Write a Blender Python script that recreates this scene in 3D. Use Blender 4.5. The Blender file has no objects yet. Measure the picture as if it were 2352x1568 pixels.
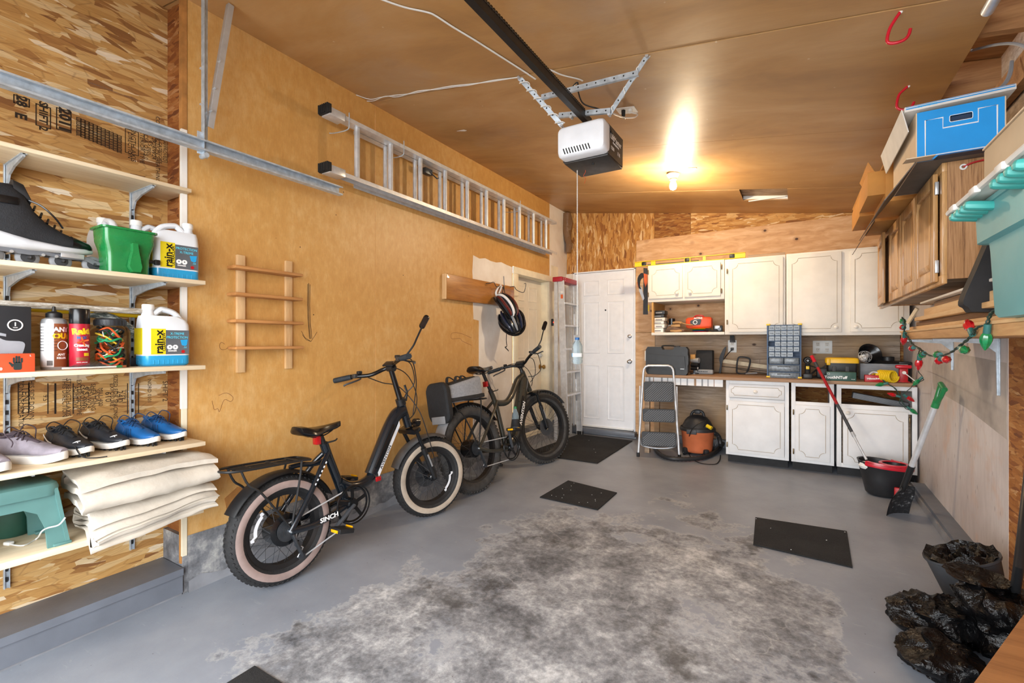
import bpy, bmesh, math, random
from mathutils import Vector, Matrix, Euler, noise as mnoise
random.seed(7)
V = Vector
PI = math.pi
SC = bpy.context.scene
COL = SC.collection

# ------------------------------------------------------------------ camera, world, light, exposure
FPX, YAW, CX, HY, CAMH = 1072.0, math.radians(31.4), 1176.0, 787.0, 1.2
cam_data = bpy.data.cameras.new('camera')
cam_data.sensor_width = 36.0
cam_data.lens = FPX / 2352 * 36.0
cam_data.shift_y = (HY - 784.0) / 2352
cam_data.clip_start = 0.02
cam = bpy.data.objects.new('camera', cam_data)
cam.location = (0, 0, CAMH)
cam.rotation_euler = (PI / 2, 0, YAW)
COL.objects.link(cam)
SC.camera = cam

world = bpy.data.worlds.new('sky')
SC.world = world
world.use_nodes = True
wbg = world.node_tree.nodes['Background']
wbg.inputs[0].default_value = (0.93, 0.965, 1.0, 1)
wbg.inputs[1].default_value = SKY_STRENGTH = 11.5

def lamp(name, kind, loc, power, col=(1, 1, 1), size=0.1, size_y=None, rot=(0, 0, 0), portal=False):
    d = bpy.data.lights.new(name, kind)
    d.energy = power
    d.color = col
    if kind == 'AREA':
        d.size = size
        if size_y:
            d.shape = 'RECTANGLE'
            d.size_y = size_y
        if portal:
            d.cycles.is_portal = True
    else:
        d.shadow_soft_size = size
    o = bpy.data.objects.new(name, d)
    o.location = loc
    o.rotation_euler = rot
    COL.objects.link(o)
    return o
# the raised overhead door behind the camera: daylight enters through this opening
lamp('garage_doorway_portal', 'AREA', (-0.95, -0.69, 1.05), 1, size=3.5, size_y=2.4, rot=(PI / 2, 0, 0), portal=True)
SC.view_settings.view_transform = 'Standard'
SC.view_settings.look = 'None'
SC.view_settings.exposure = 0.03
SC.view_settings.gamma = 1.0
SC.view_settings.use_curve_mapping = False

# ------------------------------------------------------------------ measuring helpers
_c, _s = math.cos(YAW), math.sin(YAW)
SLOPE = 0.0204
def fz(y):                                   # the floor falls gently towards the overhead door
    return -SLOPE * (5.8 - y)
def cz(x):                                   # the ceiling falls towards the right wall
    return 2.591 - 0.1441 * x
def ray(x, y):
    r = (x - CX) / FPX
    return V((r * _c - _s, r * _s + _c, -(y - HY) / FPX))
def _at(d, t):
    return V((0, 0, CAMH)) + d * t
def onX(x, y, X):
    d = ray(x, y); return _at(d, X / d.x)
def onY(x, y, Y):
    d = ray(x, y); return _at(d, Y / d.y)
def onZ(x, y, Z):
    d = ray(x, y); return _at(d, (Z - CAMH) / d.z)
def onF(x, y, dz=0.0):
    d = ray(x, y); return _at(d, (CAMH + SLOPE * 5.8 - dz) / (SLOPE * d.y - d.z))
def onC(x, y, drop=0.0):
    d = ray(x, y); return _at(d, (2.591 - drop - CAMH) / (d.z + .1441 * d.x))

# ------------------------------------------------------------------ mesh builder
def frame(z, up=(0, 0, 1)):
    z = V(z).normalized(); up = V(up)
    if abs(z.dot(up)) > .99: up = V((1, 0, 0)) if abs(z.x) < .9 else V((0, 1, 0))
    x = up.cross(z).normalized(); y = z.cross(x)
    return Matrix((x, y, z)).transposed()
def TR(loc=(0, 0, 0), rot=(0, 0, 0), sc=None):
    m = Matrix.Translation(loc) @ Euler(rot).to_matrix().to_4x4()
    if sc: m = m @ Matrix.Diagonal((*sc, 1))
    return m
def basis(o, x, y, z):                       # matrix from an origin and three axes
    m = Matrix.Identity(4)
    for i, a in enumerate((x, y, z)): m.col[i][:3] = a
    m.col[3][:3] = o
    return m
_bevcache = {}
class MB:
    def __init__(s):
        s.v, s.f, s.m = [], [], []
    def add(s, vs, fs, mi=0, M=None):
        o = len(s.v)
        s.v += [(M @ V(v) if M else V(v)) for v in vs]
        s.f += [tuple(i + o for i in f) for f in fs]
        s.m += [mi] * len(fs)
        return s
    def box(s, c, d, rot=None, bev=0, mi=0, M=None, seg=2):
        if bev:
            bm = bmesh.new(); bmesh.ops.create_cube(bm, size=1)
            bmesh.ops.scale(bm, vec=d, verts=bm.verts)
            bmesh.ops.bevel(bm, geom=bm.edges[:], offset=min(bev, .49 * min(d)), segments=seg, profile=.5, affect='EDGES')
            bm.verts.index_update()
            vs = [v.co.copy() for v in bm.verts]; fs = [tuple(v.index for v in f.verts) for f in bm.faces]; bm.free()
        else:
            h = [x / 2 for x in d]
            vs = [(x, y, z) for x in (-h[0], h[0]) for y in (-h[1], h[1]) for z in (-h[2], h[2])]
            fs = [(0, 1, 3, 2), (4, 6, 7, 5), (0, 4, 5, 1), (2, 3, 7, 6), (0, 2, 6, 4), (1, 5, 7, 3)]
        T = Matrix.Translation(c)
        if rot is not None: T = T @ (Euler(rot).to_matrix().to_4x4() if not isinstance(rot, Matrix) else rot.to_4x4())
        return s.add(vs, fs, mi, (M @ T) if M else T)
    def bb(s, a, b, bev=0, mi=0, M=None):     # box from two corners
        a, b = V(a), V(b)
        return s.box((a + b) / 2, [abs(x) for x in (b - a)], None, bev, mi, M)
    def bar(s, p0, p1, w, h, up=(0, 0, 1), bev=0, mi=0):   # rectangular bar from p0 to p1: w sideways, h along up
        p0, p1 = V(p0), V(p1); d = p1 - p0
        R = frame(d, up)
        return s.box((p0 + p1) / 2, (w, h, d.length), R, bev, mi)
    def ring(s, pts_list, closed=True, cap=True, mi=0, loop=False):   # loft rings of equal count
        n = len(pts_list[0]); o = len(s.v)
        for r in pts_list: s.v += [V(p) for p in r]
        k = len(pts_list)
        for i in range(k if loop else k - 1):
            a, b = o + i * n, o + ((i + 1) % k) * n
            for j in range(n if closed else n - 1):
                s.f.append((a + j, a + (j + 1) % n, b + (j + 1) % n, b + j)); s.m.append(mi)
        if cap and closed and not loop:
            s.f.append(tuple(o + j for j in reversed(range(n)))); s.m.append(mi)
            s.f.append(tuple(o + (k - 1) * n + j for j in range(n))); s.m.append(mi)
        return s
    def tube(s, path, r, n=8, cap=True, mi=0, loop=False, flat=1.0, up=None):
        P = [V(p) for p in path]; k = len(P); rings = []
        if not isinstance(r, (list, tuple)): r = [r] * k
        pu = None
        for i in range(k):
            t = (P[(i + 1) % k] - P[i - 1]) if loop else (P[min(i + 1, k - 1)] - P[max(i - 1, 0)])
            if t.length < 1e-9: t = V((0, 0, 1))
            t.normalize()
            if up is not None: u = V(up) - t * t.dot(V(up))
            elif pu is None:
                u = V((0, 0, 1)) if abs(t.z) < .9 else V((1, 0, 0)); u = u - t * t.dot(u)
            else: u = pu - t * t.dot(pu)
            u.normalize(); pu = u; w = t.cross(u)
            rings.append([P[i] + (u * math.cos(a) * flat + w * math.sin(a)) * r[i] for a in [2 * PI * j / n for j in range(n)]])
        return s.ring(rings, True, cap, mi, loop)
    def cyl(s, p0, p1, r0, r1=None, n=16, mi=0):
        r1 = r0 if r1 is None else r1
        return s.tube([p0, p1], [r0, r1], n, True, mi)
    def lathe(s, prof, M=None, n=20, mi=0, cap=True):      # profile (r, z) about local Z
        M = M or Matrix.Identity(4)
        return s.ring([[M @ V((max(r, 1e-5) * math.cos(2 * PI * j / n), max(r, 1e-5) * math.sin(2 * PI * j / n), z)) for j in range(n)] for r, z in prof], True, cap, mi)
    def ball(s, c, r, n=14, k=9, mi=0, M=None):
        r = (r, r, r) if not isinstance(r, (tuple, list)) else r
        T = Matrix.Translation(c) @ Matrix.Diagonal((*r, 1))
        T = (M @ T) if M else T
        return s.lathe([(math.sin(PI * i / k), -math.cos(PI * i / k)) for i in range(k + 1)], T, n, mi)
    def prism(s, poly, t, M=None, mi=0, z0=0):             # 2D outline in local XY extruded along local Z by t
        n = len(poly); M = M or Matrix.Identity(4)
        vs = [(x, y, z0) for x, y in poly] + [(x, y, z0 + t) for x, y in poly]
        fs = [tuple(reversed(range(n))), tuple(range(n, 2 * n))] + [(i, (i + 1) % n, n + (i + 1) % n, n + i) for i in range(n)]
        return s.add(vs, fs, mi, M)
    def grid(s, fn, nu, nv, mi=0, wrap=False):
        o = len(s.v)
        for i in range(nu + 1):
            for j in range(nv + (0 if wrap else 1)): s.v.append(V(fn(i / nu, j / nv)))
        w = nv if wrap else nv + 1
        for i in range(nu):
            for j in range(nv):
                a = o + i * w + j; b = o + i * w + (j + 1) % w
                s.f.append((a, b, b + w, a + w)); s.m.append(mi)
        return s
    def torus(s, c, R, r, M=None, n=40, m=10, mi=0, sx=1.0, a0=0, a1=2 * PI):  # about local Z
        M = M or Matrix.Identity(4); full = abs(a1 - a0 - 2 * PI) < 1e-6
        cc = V(c)
        rings = []
        for i in range(n if full else n + 1):
            a = a0 + (a1 - a0) * i / n
            rings.append([M @ (cc + V(((R + r * math.cos(b)) * math.cos(a), (R + r * math.cos(b)) * math.sin(a), r * sx * math.sin(b)))) for b in [2 * PI * j / m for j in range(m)]])
        return s.ring(rings, True, not full, mi, full)
    def xf(s, M):
        s.v = [M @ v for v in s.v]; return s
    def jitter(s, amp, sc=20, seed=0):
        o = V((seed * 13.7, seed * 7.1, seed * 3.3))
        s.v = [v + mnoise.noise_vector(v * sc + o) * amp for v in s.v]; return s
    def build(s, name, mat, parent=None, ang=38, label=None, world=False, kind=None):
        if parent is not None and world:
            inv = ROOTM[parent.name].inverted(); vs = [inv @ v for v in s.v]; off = None
        elif parent is None:
            lo = V([min(v[i] for v in s.v) for i in range(3)]); hi = V([max(v[i] for v in s.v) for i in range(3)])
            off = V(((lo.x + hi.x) / 2, (lo.y + hi.y) / 2, lo.z)); vs = [v - off for v in s.v]
        else: vs = s.v; off = None
        me = bpy.data.meshes.new(name)
        me.from_pydata(vs, [], s.f)
        mats = mat if isinstance(mat, (list, tuple)) else [mat]
        for m in mats: me.materials.append(MAT(m))
        if len(mats) > 1: me.polygons.foreach_set('material_index', s.m)
        bm = bmesh.new(); bm.from_mesh(me); bmesh.ops.recalc_face_normals(bm, faces=bm.faces); bm.to_mesh(me); bm.free()
        me.polygons.foreach_set('use_smooth', [True] * len(me.polygons))
        me.set_sharp_from_angle(angle=math.radians(ang))
        o = bpy.data.objects.new(name, me); COL.objects.link(o)
        if parent is not None:
            o.parent = parent
            if parent.name in ROOTM: ROOTM[o.name] = ROOTM[parent.name]
        elif off is not None:
            o.location = off; ROOTM[o.name] = Matrix.Translation(off)
        if label: o['label'] = label
        if kind: o['kind'] = kind
        return o
ROOTM = {}
def thing(name, label, cat, loc=(0, 0, 0), rot=(0, 0, 0), group=None, M=None):
    o = bpy.data.objects.new(name, None); COL.objects.link(o)
    m = M if M is not None else TR(loc, rot)
    o.empty_display_size = .05
    o.matrix_world = m; ROOTM[o.name] = m.copy()
    o['label'] = label; o['category'] = cat
    if group: o['group'] = group
    return o
def tag(o, label, cat, group=None):
    o['label'] = label; o['category'] = cat
    if group: o['group'] = group
    return o
def struct(o, label=None, cat=None):
    o['kind'] = 'structure'
    if label: o['label'] = label
    if cat: o['category'] = cat
    return o
def sroot(name, label=None, cat=None):
    o = bpy.data.objects.new(name, None); COL.objects.link(o); ROOTM[o.name] = Matrix.Identity(4); o.empty_display_size = .05
    return struct(o, label, cat)
def copy_part(src, parent, M=None):
    c = src.copy(); COL.objects.link(c); c.parent = parent
    if M is not None: c.matrix_local = M
    ROOTM[c.name] = ROOTM.get(parent.name, Matrix.Identity(4))
    return c
def text(t, size, M, mat, parent, name='lettering', align='CENTER', ext=.0004, bend=None, xs=1.0, bold=0.0, world=False, label=None):
    c = bpy.data.curves.new('t', 'FONT'); c.body = t; c.size = size; c.align_x = align; c.align_y = 'CENTER'
    c.extrude = ext; c.resolution_u = 2; c.offset = bold
    o = bpy.data.objects.new('t', c)
    me = bpy.data.meshes.new_from_object(o)
    bpy.data.objects.remove(o); bpy.data.curves.remove(c)
    inv = ROOTM[parent.name].inverted() if world else Matrix.Identity(4)
    for v in me.vertices:
        p = V((v.co.x * xs, v.co.y, v.co.z))
        if bend: a = p.x / bend; p = V((math.sin(a) * (bend + p.z), p.y, math.cos(a) * (bend + p.z) - bend))
        v.co = inv @ (M @ p)
    me.materials.clear(); me.materials.append(MAT(mat))
    o = bpy.data.objects.new(name, me); COL.objects.link(o); o.parent = parent
    if label: o['label'] = label
    return o
def facing(o, n, up=(0, 0, 1)):               # matrix whose local Z points along n and local Y roughly up
    n = V(n).normalized(); u = V(up); u = (u - n * u.dot(n)).normalized(); x = u.cross(n)
    return basis(V(o), x, u, n)
def arc(c, r, a0, a1, n, ax=(1, 0, 0), ay=(0, 1, 0)):
    c, ax, ay = V(c), V(ax), V(ay)
    return [c + (ax * math.cos(a0 + (a1 - a0) * i / n) + ay * math.sin(a0 + (a1 - a0) * i / n)) * r for i in range(n + 1)]
def spline(P, n=6, loop=False):               # Catmull-Rom through points
    P = [V(p) for p in P]; k = len(P); out = []
    for i in range(k if loop else k - 1):
        g = (lambda j: P[j % k]) if loop else (lambda j: P[min(max(j, 0), k - 1)])
        p0, p1, p2, p3 = g(i - 1), g(i), g(i + 1), g(i + 2)
        for j in range(n):
            t = j / n
            out.append(.5 * ((2 * p1) + (p2 - p0) * t + (2 * p0 - 5 * p1 + 4 * p2 - p3) * t * t + (3 * p1 - p0 - 3 * p2 + p3) * t ** 3))
    if not loop: out.append(P[-1])
    return out
def rrect(w, h, r, n=4, cx=0, cy=0):          # rounded rectangle outline
    pts = []
    for sx, sy, a in ((1, 1, 0), (-1, 1, PI / 2), (-1, -1, PI), (1, -1, 1.5 * PI)):
        for i in range(n + 1):
            b = a + PI / 2 * i / n
            pts.append((cx + sx * (w / 2 - r) + r * math.cos(b), cy + sy * (h / 2 - r) + r * math.sin(b)))
    return pts

# ------------------------------------------------------------------ materials
def lin(c):
    if isinstance(c, str): c = [int(c[i:i + 2], 16) for i in (0, 2, 4)]
    return tuple(((x / 255) / 12.92 if x / 255 <= .04045 else ((x / 255 + .055) / 1.055) ** 2.4) for x in c) + (1,)
MATS = {}
def MAT(m):
    if isinstance(m, str): return MATS[m]
    return m
class MT:
    def __init__(s, name, rough=.6, metal=0.0):
        s.mat = bpy.data.materials.new(name); s.mat.use_nodes = True; MATS[name] = s.mat
        s.t = s.mat.node_tree; s.b = s.t.nodes['Principled BSDF']
        s.b.inputs['Roughness'].default_value = rough; s.b.inputs['Metallic'].default_value = metal
    def n(s, k, **kw):
        x = s.t.nodes.new(k)
        for a, b in kw.items(): setattr(x, a, b)
        return x
    def l(s, a, b): s.t.links.new(a, b)
    def _in(s, sock, v):
        if isinstance(v, bpy.types.NodeSocket): s.l(v, sock)
        else: sock.default_value = v
    def co(s, scale=(1, 1, 1), rot=(0, 0, 0), loc=(0, 0, 0), src=None):
        if src is None:
            src = s.n('ShaderNodeTexCoord').outputs['Object']
        m = s.n('ShaderNodeMapping'); s.l(src, m.inputs[0])
        m.inputs['Scale'].default_value = scale; m.inputs['Rotation'].default_value = rot; m.inputs['Location'].default_value = loc
        return m.outputs[0]
    def flat(s, plane):                        # two world axes as u, v
        sp = s.n('ShaderNodeSeparateXYZ'); s.l(s.n('ShaderNodeTexCoord').outputs['Object'], sp.inputs[0])
        cb = s.n('ShaderNodeCombineXYZ')
        for i, a in enumerate(plane): s.l(sp.outputs['xyz'.index(a)], cb.inputs[i])
        return cb.outputs[0]
    def noise(s, vec, scale=5, detail=4, rough=.55, dist=0.0):
        x = s.n('ShaderNodeTexNoise'); s.l(vec, x.inputs['Vector'])
        for k, v in (('Scale', scale), ('Detail', detail), ('Roughness', rough), ('Distortion', dist)): x.inputs[k].default_value = v
        return x.outputs[0]
    def noisec(s, vec, scale=5, detail=2):
        x = s.n('ShaderNodeTexNoise'); s.l(vec, x.inputs['Vector']); x.inputs['Scale'].default_value = scale; x.inputs['Detail'].default_value = detail
        return x.outputs[1]
    def vor(s, vec, scale=5, feature='F1', dim='3D', rnd=1.0):
        x = s.n('ShaderNodeTexVoronoi', feature=feature, voronoi_dimensions=dim); s.l(vec, x.inputs['Vector'])
        x.inputs['Scale'].default_value = scale; x.inputs['Randomness'].default_value = rnd
        return x
    def wave(s, vec, scale=5, dist=2, detail=2, dscale=1.0, direction='X', kind='BANDS'):
        x = s.n('ShaderNodeTexWave', wave_type=kind); s.l(vec, x.inputs['Vector'])
        if kind == 'BANDS': x.bands_direction = direction
        for k, v in (('Scale', scale), ('Distortion', dist), ('Detail', detail), ('Detail Scale', dscale)): x.inputs[k].default_value = v
        return x.outputs[1]
    def ramp(s, fac, stops, interp='LINEAR'):
        x = s.n('ShaderNodeValToRGB'); s.l(fac, x.inputs[0]); r = x.color_ramp; r.interpolation = interp
        while len(r.elements) < len(stops): r.elements.new(.5)
        for e, (p, c) in zip(r.elements, stops):
            e.position = p
            e.color = (c, c, c, 1) if isinstance(c, (int, float)) else lin(c) if not (isinstance(c, tuple) and len(c) == 4) else c
        return x.outputs[0]
    def mix(s, fac, a, b, blend='MIX'):
        x = s.n('ShaderNodeMix', data_type='RGBA', blend_type=blend)
        s._in(x.inputs[0], fac)
        for k, v in ((6, a), (7, b)):
            if isinstance(v, (str,)) or (isinstance(v, tuple) and len(v) == 3): v = lin(v)
            s._in(x.inputs[k], v)
        return x.outputs[2]
    def math(s, op, a, b=0.0, clamp=False):
        x = s.n('ShaderNodeMath', operation=op, use_clamp=clamp); s._in(x.inputs[0], a); s._in(x.inputs[1], b)
        return x.outputs[0]
    def sep(s, c):
        x = s.n('ShaderNodeSeparateColor'); s.l(c, x.inputs[0]); return x.outputs
    def bump(s, h, strength=.3, dist=.01):
        x = s.n('ShaderNodeBump'); s.l(h, x.inputs['Height']); x.inputs['Strength'].default_value = strength; x.inputs['Distance'].default_value = dist
        s.l(x.outputs[0], s.b.inputs['Normal'])
    def out(s, col=None, rough=None):
        if col is not None:
            if isinstance(col, str) or (isinstance(col, tuple) and len(col) == 3): col = lin(col)
            s._in(s.b.inputs['Base Color'], col)
        if rough is not None: s._in(s.b.inputs['Roughness'], rough)
        return s.mat
def pm(name, col, rough=.5, metal=0.0, var=.06, sc=12, coat=0.0, bump=0.0, bsc=60):
    m = MT(name, rough, metal); c = lin(col)
    if var:
        v = m.co(); f = m.noise(v, sc, 4)
        lo = tuple(x * (1 - var * 2.2) for x in c[:3]) + (1,); hi = tuple(min(1, x * (1 + var * 2.2)) for x in c[:3]) + (1,)
        m.out(m.ramp(f, [(.3, lo), (.7, hi)]))
        r = m.noise(v, sc * 2.3, 3); m.out(rough=m.math('ADD', m.math('MULTIPLY', r, .16), rough - .08))
        if bump: m.bump(m.noise(v, bsc, 3), bump, .004)
    else: m.out(c)
    if coat: m.b.inputs['Coat Weight'].default_value = coat
    return m
def emis(name, col, k):
    m = MT(name, .4); m.out(col); m.b.inputs['Emission Color'].default_value = lin(col); m.b.inputs['Emission Strength'].default_value = k
def wood(name, dark, light, axis='x', sc=1.0, rough=.55, knots=None, fine=1.0, coat=0.0):
    m = MT(name, rough); s = [9 * sc, 9 * sc, 9 * sc]; s['xyz'.index(axis)] = .8 * sc
    v = m.co(tuple(s))
    a = m.noise(v, 2.2, 5, .6, .6); b = m.noise(m.co(tuple(x * 6 for x in s)), 3, 3)
    f = m.math('ADD', m.math('MULTIPLY', a, .75), m.math('MULTIPLY', b, .25 * fine))
    col = m.ramp(f, [(.32, dark), (.5, tuple((lin(dark)[i] * .45 + lin(light)[i] * .55) for i in range(3)) + (1,)), (.68, light)])
    if knots:
        q = [2.2 * sc, 2.2 * sc, 2.2 * sc]; q['xyz'.index(axis)] = 1.3 * sc
        k = m.vor(m.co(tuple(q)), 1.6); kk = m.ramp(k.outputs['Distance'], [(.05, 1.0), (.13, 0.0)])
        col = m.mix(kk, col, knots)
    m.out(col); m.bump(b, .12, .003)
    if coat: m.b.inputs['Coat Weight'].default_value = coat
    return m
def osb(name, plane, ang=0.0, sc=1.0, tint=None, pale=.55, dark=.35):
    m = MT(name, .75); uv = m.flat(plane)
    wob = m.mix(.04, uv, m.noisec(uv, 5 * sc), 'ADD')
    pal = [(0.0, '8a5c30'), (.12, 'a97840'), (.4, 'c49655'), (.75, 'd3aa6c'), (.93, 'e0c494'), (1.0, 'eedfc6')]
    col = None
    for i, (da, sx, sy, th) in enumerate([(.1, 7, 28, 0), (.95, 10, 42, .5), (-.7, 9, 36, .5), (.4, 10, 48, .5), (-.25, 11, 52, .5), (1.4, 13, 56, .55), (-1.2, 12, 52, .55), (.65, 11, 50, .55), (-.45, 12, 62, .55), (.05, 9, 44, .65)]):
        vv = m.co((sx * sc, sy * sc, 1), (0, 0, ang + da), (i * 3.7, i * 5.1, 0), src=wob)
        vo = m.vor(vv, 1.0, dim='2D'); ch = m.sep(vo.outputs['Color'])
        lay = m.ramp(ch[0], pal)
        if col is None: col = lay
        else: col = m.mix(m.ramp(ch[1], [(th, 0.0), (th + .02, 1.0)]), col, lay)
    ed = m.vor(m.co((9 * sc, 42 * sc, 1), (0, 0, ang - .35), (2.2, .4, 0), src=wob), 1.0, 'DISTANCE_TO_EDGE', '2D')
    col = m.mix(m.ramp(ed.outputs[0], [(0.0, dark), (.05, 0.0)]), col, '6b4522')  # thin shadow along flake edges, painted into the colour
    fib = m.noise(m.co((18 * sc, 160 * sc, 1), (0, 0, ang + .1), src=wob), 1.0, 4, .7)
    col = m.mix(.35, col, m.ramp(fib, [(.25, .35), (.7, 1.0)]), 'MULTIPLY')
    big = m.noise(uv, 1.3, 3); col = m.mix(.3, col, m.ramp(big, [(.3, .6), (.7, 1.1)]), 'MULTIPLY')
    if tint: col = m.mix(1.0, col, tint, 'MULTIPLY')
    m.out(col); m.bump(fib, .25, .004)
    return m

# base palette
pm('white_paint', 'e9e7e2', .45, var=.02); pm('white_door', 'eef0f4', .4, var=.015); pm('cream_trim', 'e6dcc2', .5, var=.05, sc=6)
pm('black', '17181a', .45, var=.08); pm('black_gloss', '0d0f12', .22, var=.05); pm('black_matte', '1d1d1f', .75, var=.1, bump=.2)
pm('steel', 'c9ced3', .32, .55, var=.05); pm('galv', 'b9c4ce', .4, .4, var=.1, sc=30); pm('dark_steel', '55595e', .4, .8, var=.1)
pm('alu', 'd2d5d9', .36, .45, var=.06, sc=20); pm('chrome', 'dfe2e6', .12, 1.0, var=0); pm('rust', '6b3f22', .8, var=.2)
pm('brass', 'a8854a', .35, .9, var=.1); pm('red', 'b3151d', .4, var=.05); pm('red_plastic', 'c3122a', .35, var=.05, coat=.2)
pm('yellow', 'e8c41a', .4, var=.03); pm('white', 'e6e6e3', .5, var=.01); pm('grey_plastic', '85888c', .5, var=.04); pm('dark_grey', '3a3c40', .6, var=.06)
pm('blue', '1d5f9e', .5, var=.06); pm('green', '1f7a45', .35, var=.05, coat=.2); pm('orange', 'd8622a', .5, var=.05); pm('teal', '5f9c98', .5, var=.04)
pm('card', 'c89a5c', .8, var=.05, sc=5); pm('rubber', '1c1c1d', .8, var=.12, bump=.3, bsc=90)
pm('mid_grey', '8c8f93', .6, var=.05); pm('ink', '2c2016', .85, var=.1); pm('dark_void', '0a0908', .9, var=0)

# ------------------------------------------------------------------ structural materials
m = MT('ply_tan', .5)                                     # stained hardboard sheets, fine vertical fleck
v = m.co((3, 3, .35)); g = m.noise(m.co((60, 60, 7)), 3, 5, .7); big = m.noise(m.co(), 1.1, 4); mo = m.noise(m.co((5, 5, 3)), 4, 5, .65)
c = m.ramp(m.math('ADD', m.math('MULTIPLY', big, .5), m.math('MULTIPLY', mo, .5)), [(.3, 'be8b48'), (.5, 'cc9c59'), (.68, 'd9b176')])
c = m.mix(.3, c, m.ramp(g, [(.3, .62), (.62, 1.05)]), 'MULTIPLY')
sp = m.vor(m.co((1, 1, .6)), 9); spk = m.ramp(sp.outputs['Distance'], [(.035, 1.0), (.06, 0.0)])
sel = m.ramp(m.sep(sp.outputs['Color'])[0], [(.78, 0.0), (.8, 1.0)])
c = m.mix(m.math('MULTIPLY', m.math('MULTIPLY', spk, sel), .7), c, 'efe0c4')
sp2 = m.vor(m.co(loc=(3, 1, 2)), 5); c = m.mix(m.ramp(sp2.outputs['Distance'], [(.018, 1.0), (.024, 0.0)]), c, '3a2411')
m.out(c); m.bump(g, .12, .003); m.out(rough=.42)

m = MT('ply_ceiling', .5)
big = m.noise(m.co((.7, 1.6, 1)), 1.6, 5, .6, .4); g = m.noise(m.co((3, 70, 40)), 2, 4, .7)
c = m.ramp(big, [(.28, '987046'), (.5, 'b48a57'), (.72, 'c49e70')])
c = m.mix(.25, c, m.ramp(g, [(.3, .7), (.65, 1.05)]), 'MULTIPLY')
st = m.noise(m.co((1, 1, 1), loc=(4, 2, 0)), 1.1, 5, .6); c = m.mix(m.ramp(st, [(.55, 0.0), (.72, .45)]), c, 'a99684')
sp = m.vor(m.co(), 6); c = m.mix(m.math('MULTIPLY', m.ramp(sp.outputs['Distance'], [(.02, 1.0), (.04, 0.0)]), .6), c, 'd8c8b0')
m.out(c); m.out(rough=m.ramp(g, [(.2, .32), (.8, .5)])); m.bump(g, .08, .002)

osb('osb_left', 'yz', 0.25, .8); osb('osb_back', 'zx', .2, 1.0, 'ffe9c8'); osb('osb_backtop', 'xz', .1, .9, 'ffeed6'); osb('osb_dark', 'xz', .4, 1.5, 'c9a878')
osb('osb_right', 'yz', -.6, 1.0, 'dcb890'); osb('osb_return', 'xz', 1.2, 1.0, 'c89d78')
m = MT('knotty_ply', .6)                                   # rotary-cut plywood with knots
w = m.wave(m.co((.35, .5, 1.0)), 2.0, 14, 4, .9, 'Z'); n = m.noise(m.co((2, 2, 9)), 2.4, 5, .6, .8)
c = m.ramp(m.math('ADD', m.math('MULTIPLY', w, .12), m.math('MULTIPLY', n, .88)), [(.28, 'b98a5a'), (.5, 'cfa274'), (.72, 'dfbb92')])
k = m.vor(m.co((1, 1, 1.2)), 4.6); c = m.mix(m.ramp(k.outputs['Distance'], [(.02, .8), (.2, .0)]), c, '9a6a40'); c = m.mix(m.ramp(k.outputs['Distance'], [(.055, 1.0), (.085, 0.0)]), c, '4a2c16')
m.out(c); m.bump(n, .1, .003)
m = MT('grey_wood', .7)
n = m.noise(m.co((1.5, 8, 20)), 2.5, 5, .65, .5); b = m.noise(m.co(), 2.2, 4)
c = m.ramp(n, [(.3, '7d6a58'), (.5, 'a08c78'), (.7, 'bda996')]); c = m.mix(m.ramp(b, [(.42, 0.0), (.68, .8)]), c, 'b89468')
k = m.vor(m.co((1, 1, 1.5)), 3.2); c = m.mix(m.ramp(k.outputs['Distance'], [(.045, 1.0), (.09, 0.0)]), c, '45301e')
m.out(c); m.bump(n, .2, .003)
m = MT('pink_ply', .65)                                    # worn painted plywood sheet
b = m.noise(m.co((1, 1.2, .8)), 1.7, 5, .62); n = m.noise(m.co((9, 9, 1.2)), 4, 5, .7); b2 = m.noise(m.co(loc=(2, 5, 1)), 2.6, 4, .6)
c = m.ramp(b, [(.3, 'b8aeab'), (.5, 'c5bdba'), (.7, 'd2ccca')]); c = m.mix(m.ramp(b2, [(.58, 0.0), (.72, .55)]), c, 'c9a184')
c = m.mix(.35, c, m.ramp(n, [(.3, .65), (.6, 1.05)]), 'MULTIPLY')
k = m.vor(m.co((1, 4, 1.6)), 4.5); c = m.mix(m.math('MULTIPLY', m.ramp(k.outputs['Distance'], [(.06, 1.0), (.14, 0.0)]), .5), c, '6d6058')
m.out(c); m.bump(n, .15, .003)

m = MT('floor_concrete', .5)                               # grey floor paint, worn through where the car drives
v = m.co(); sp = m.n('ShaderNodeSeparateXYZ'); m.l(v, sp.inputs[0])
wn = m.noise(v, 1.4, 7, .62); wn2 = m.noise(v, 6, 8, .7)
ex = m.math('DIVIDE', m.math('ADD', sp.outputs[0], .8), 1.16); ey = m.math('DIVIDE', m.math('ADD', sp.outputs[1], -.6), 3.1)
d2 = m.math('ADD', m.math('POWER', m.math('ABSOLUTE', ex), 3.0), m.math('POWER', m.math('ABSOLUTE', ey), 4.0))
wear = m.math('ADD', m.math('SUBTRACT', 1.0, d2), m.math('ADD', m.math('MULTIPLY', m.math('SUBTRACT', wn, .5), 4.2), m.math('MULTIPLY', m.math('SUBTRACT', wn2, .5), 2.0)))
mask = m.ramp(wear, [(.22, 0.0), (.6, 1.0)])
paint = m.ramp(m.noise(v, 2.5, 6, .6), [(.3, '7f858f'), (.5, '898f99'), (.7, '949aa3')])
scr = m.noise(m.co((2.5, 14, 1), (0, 0, .5)), 3, 5, .75); paint = m.mix(m.ramp(scr, [(.62, 0.0), (.78, .5)]), paint, 'bcbdbd')
big = m.noise(m.co(loc=(1, 4, 0)), 1.7, 5, .55, .8); blo = m.noise(v, 5.5, 8, .66, .5); fine = m.noise(v, 34, 8, .74)
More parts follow.
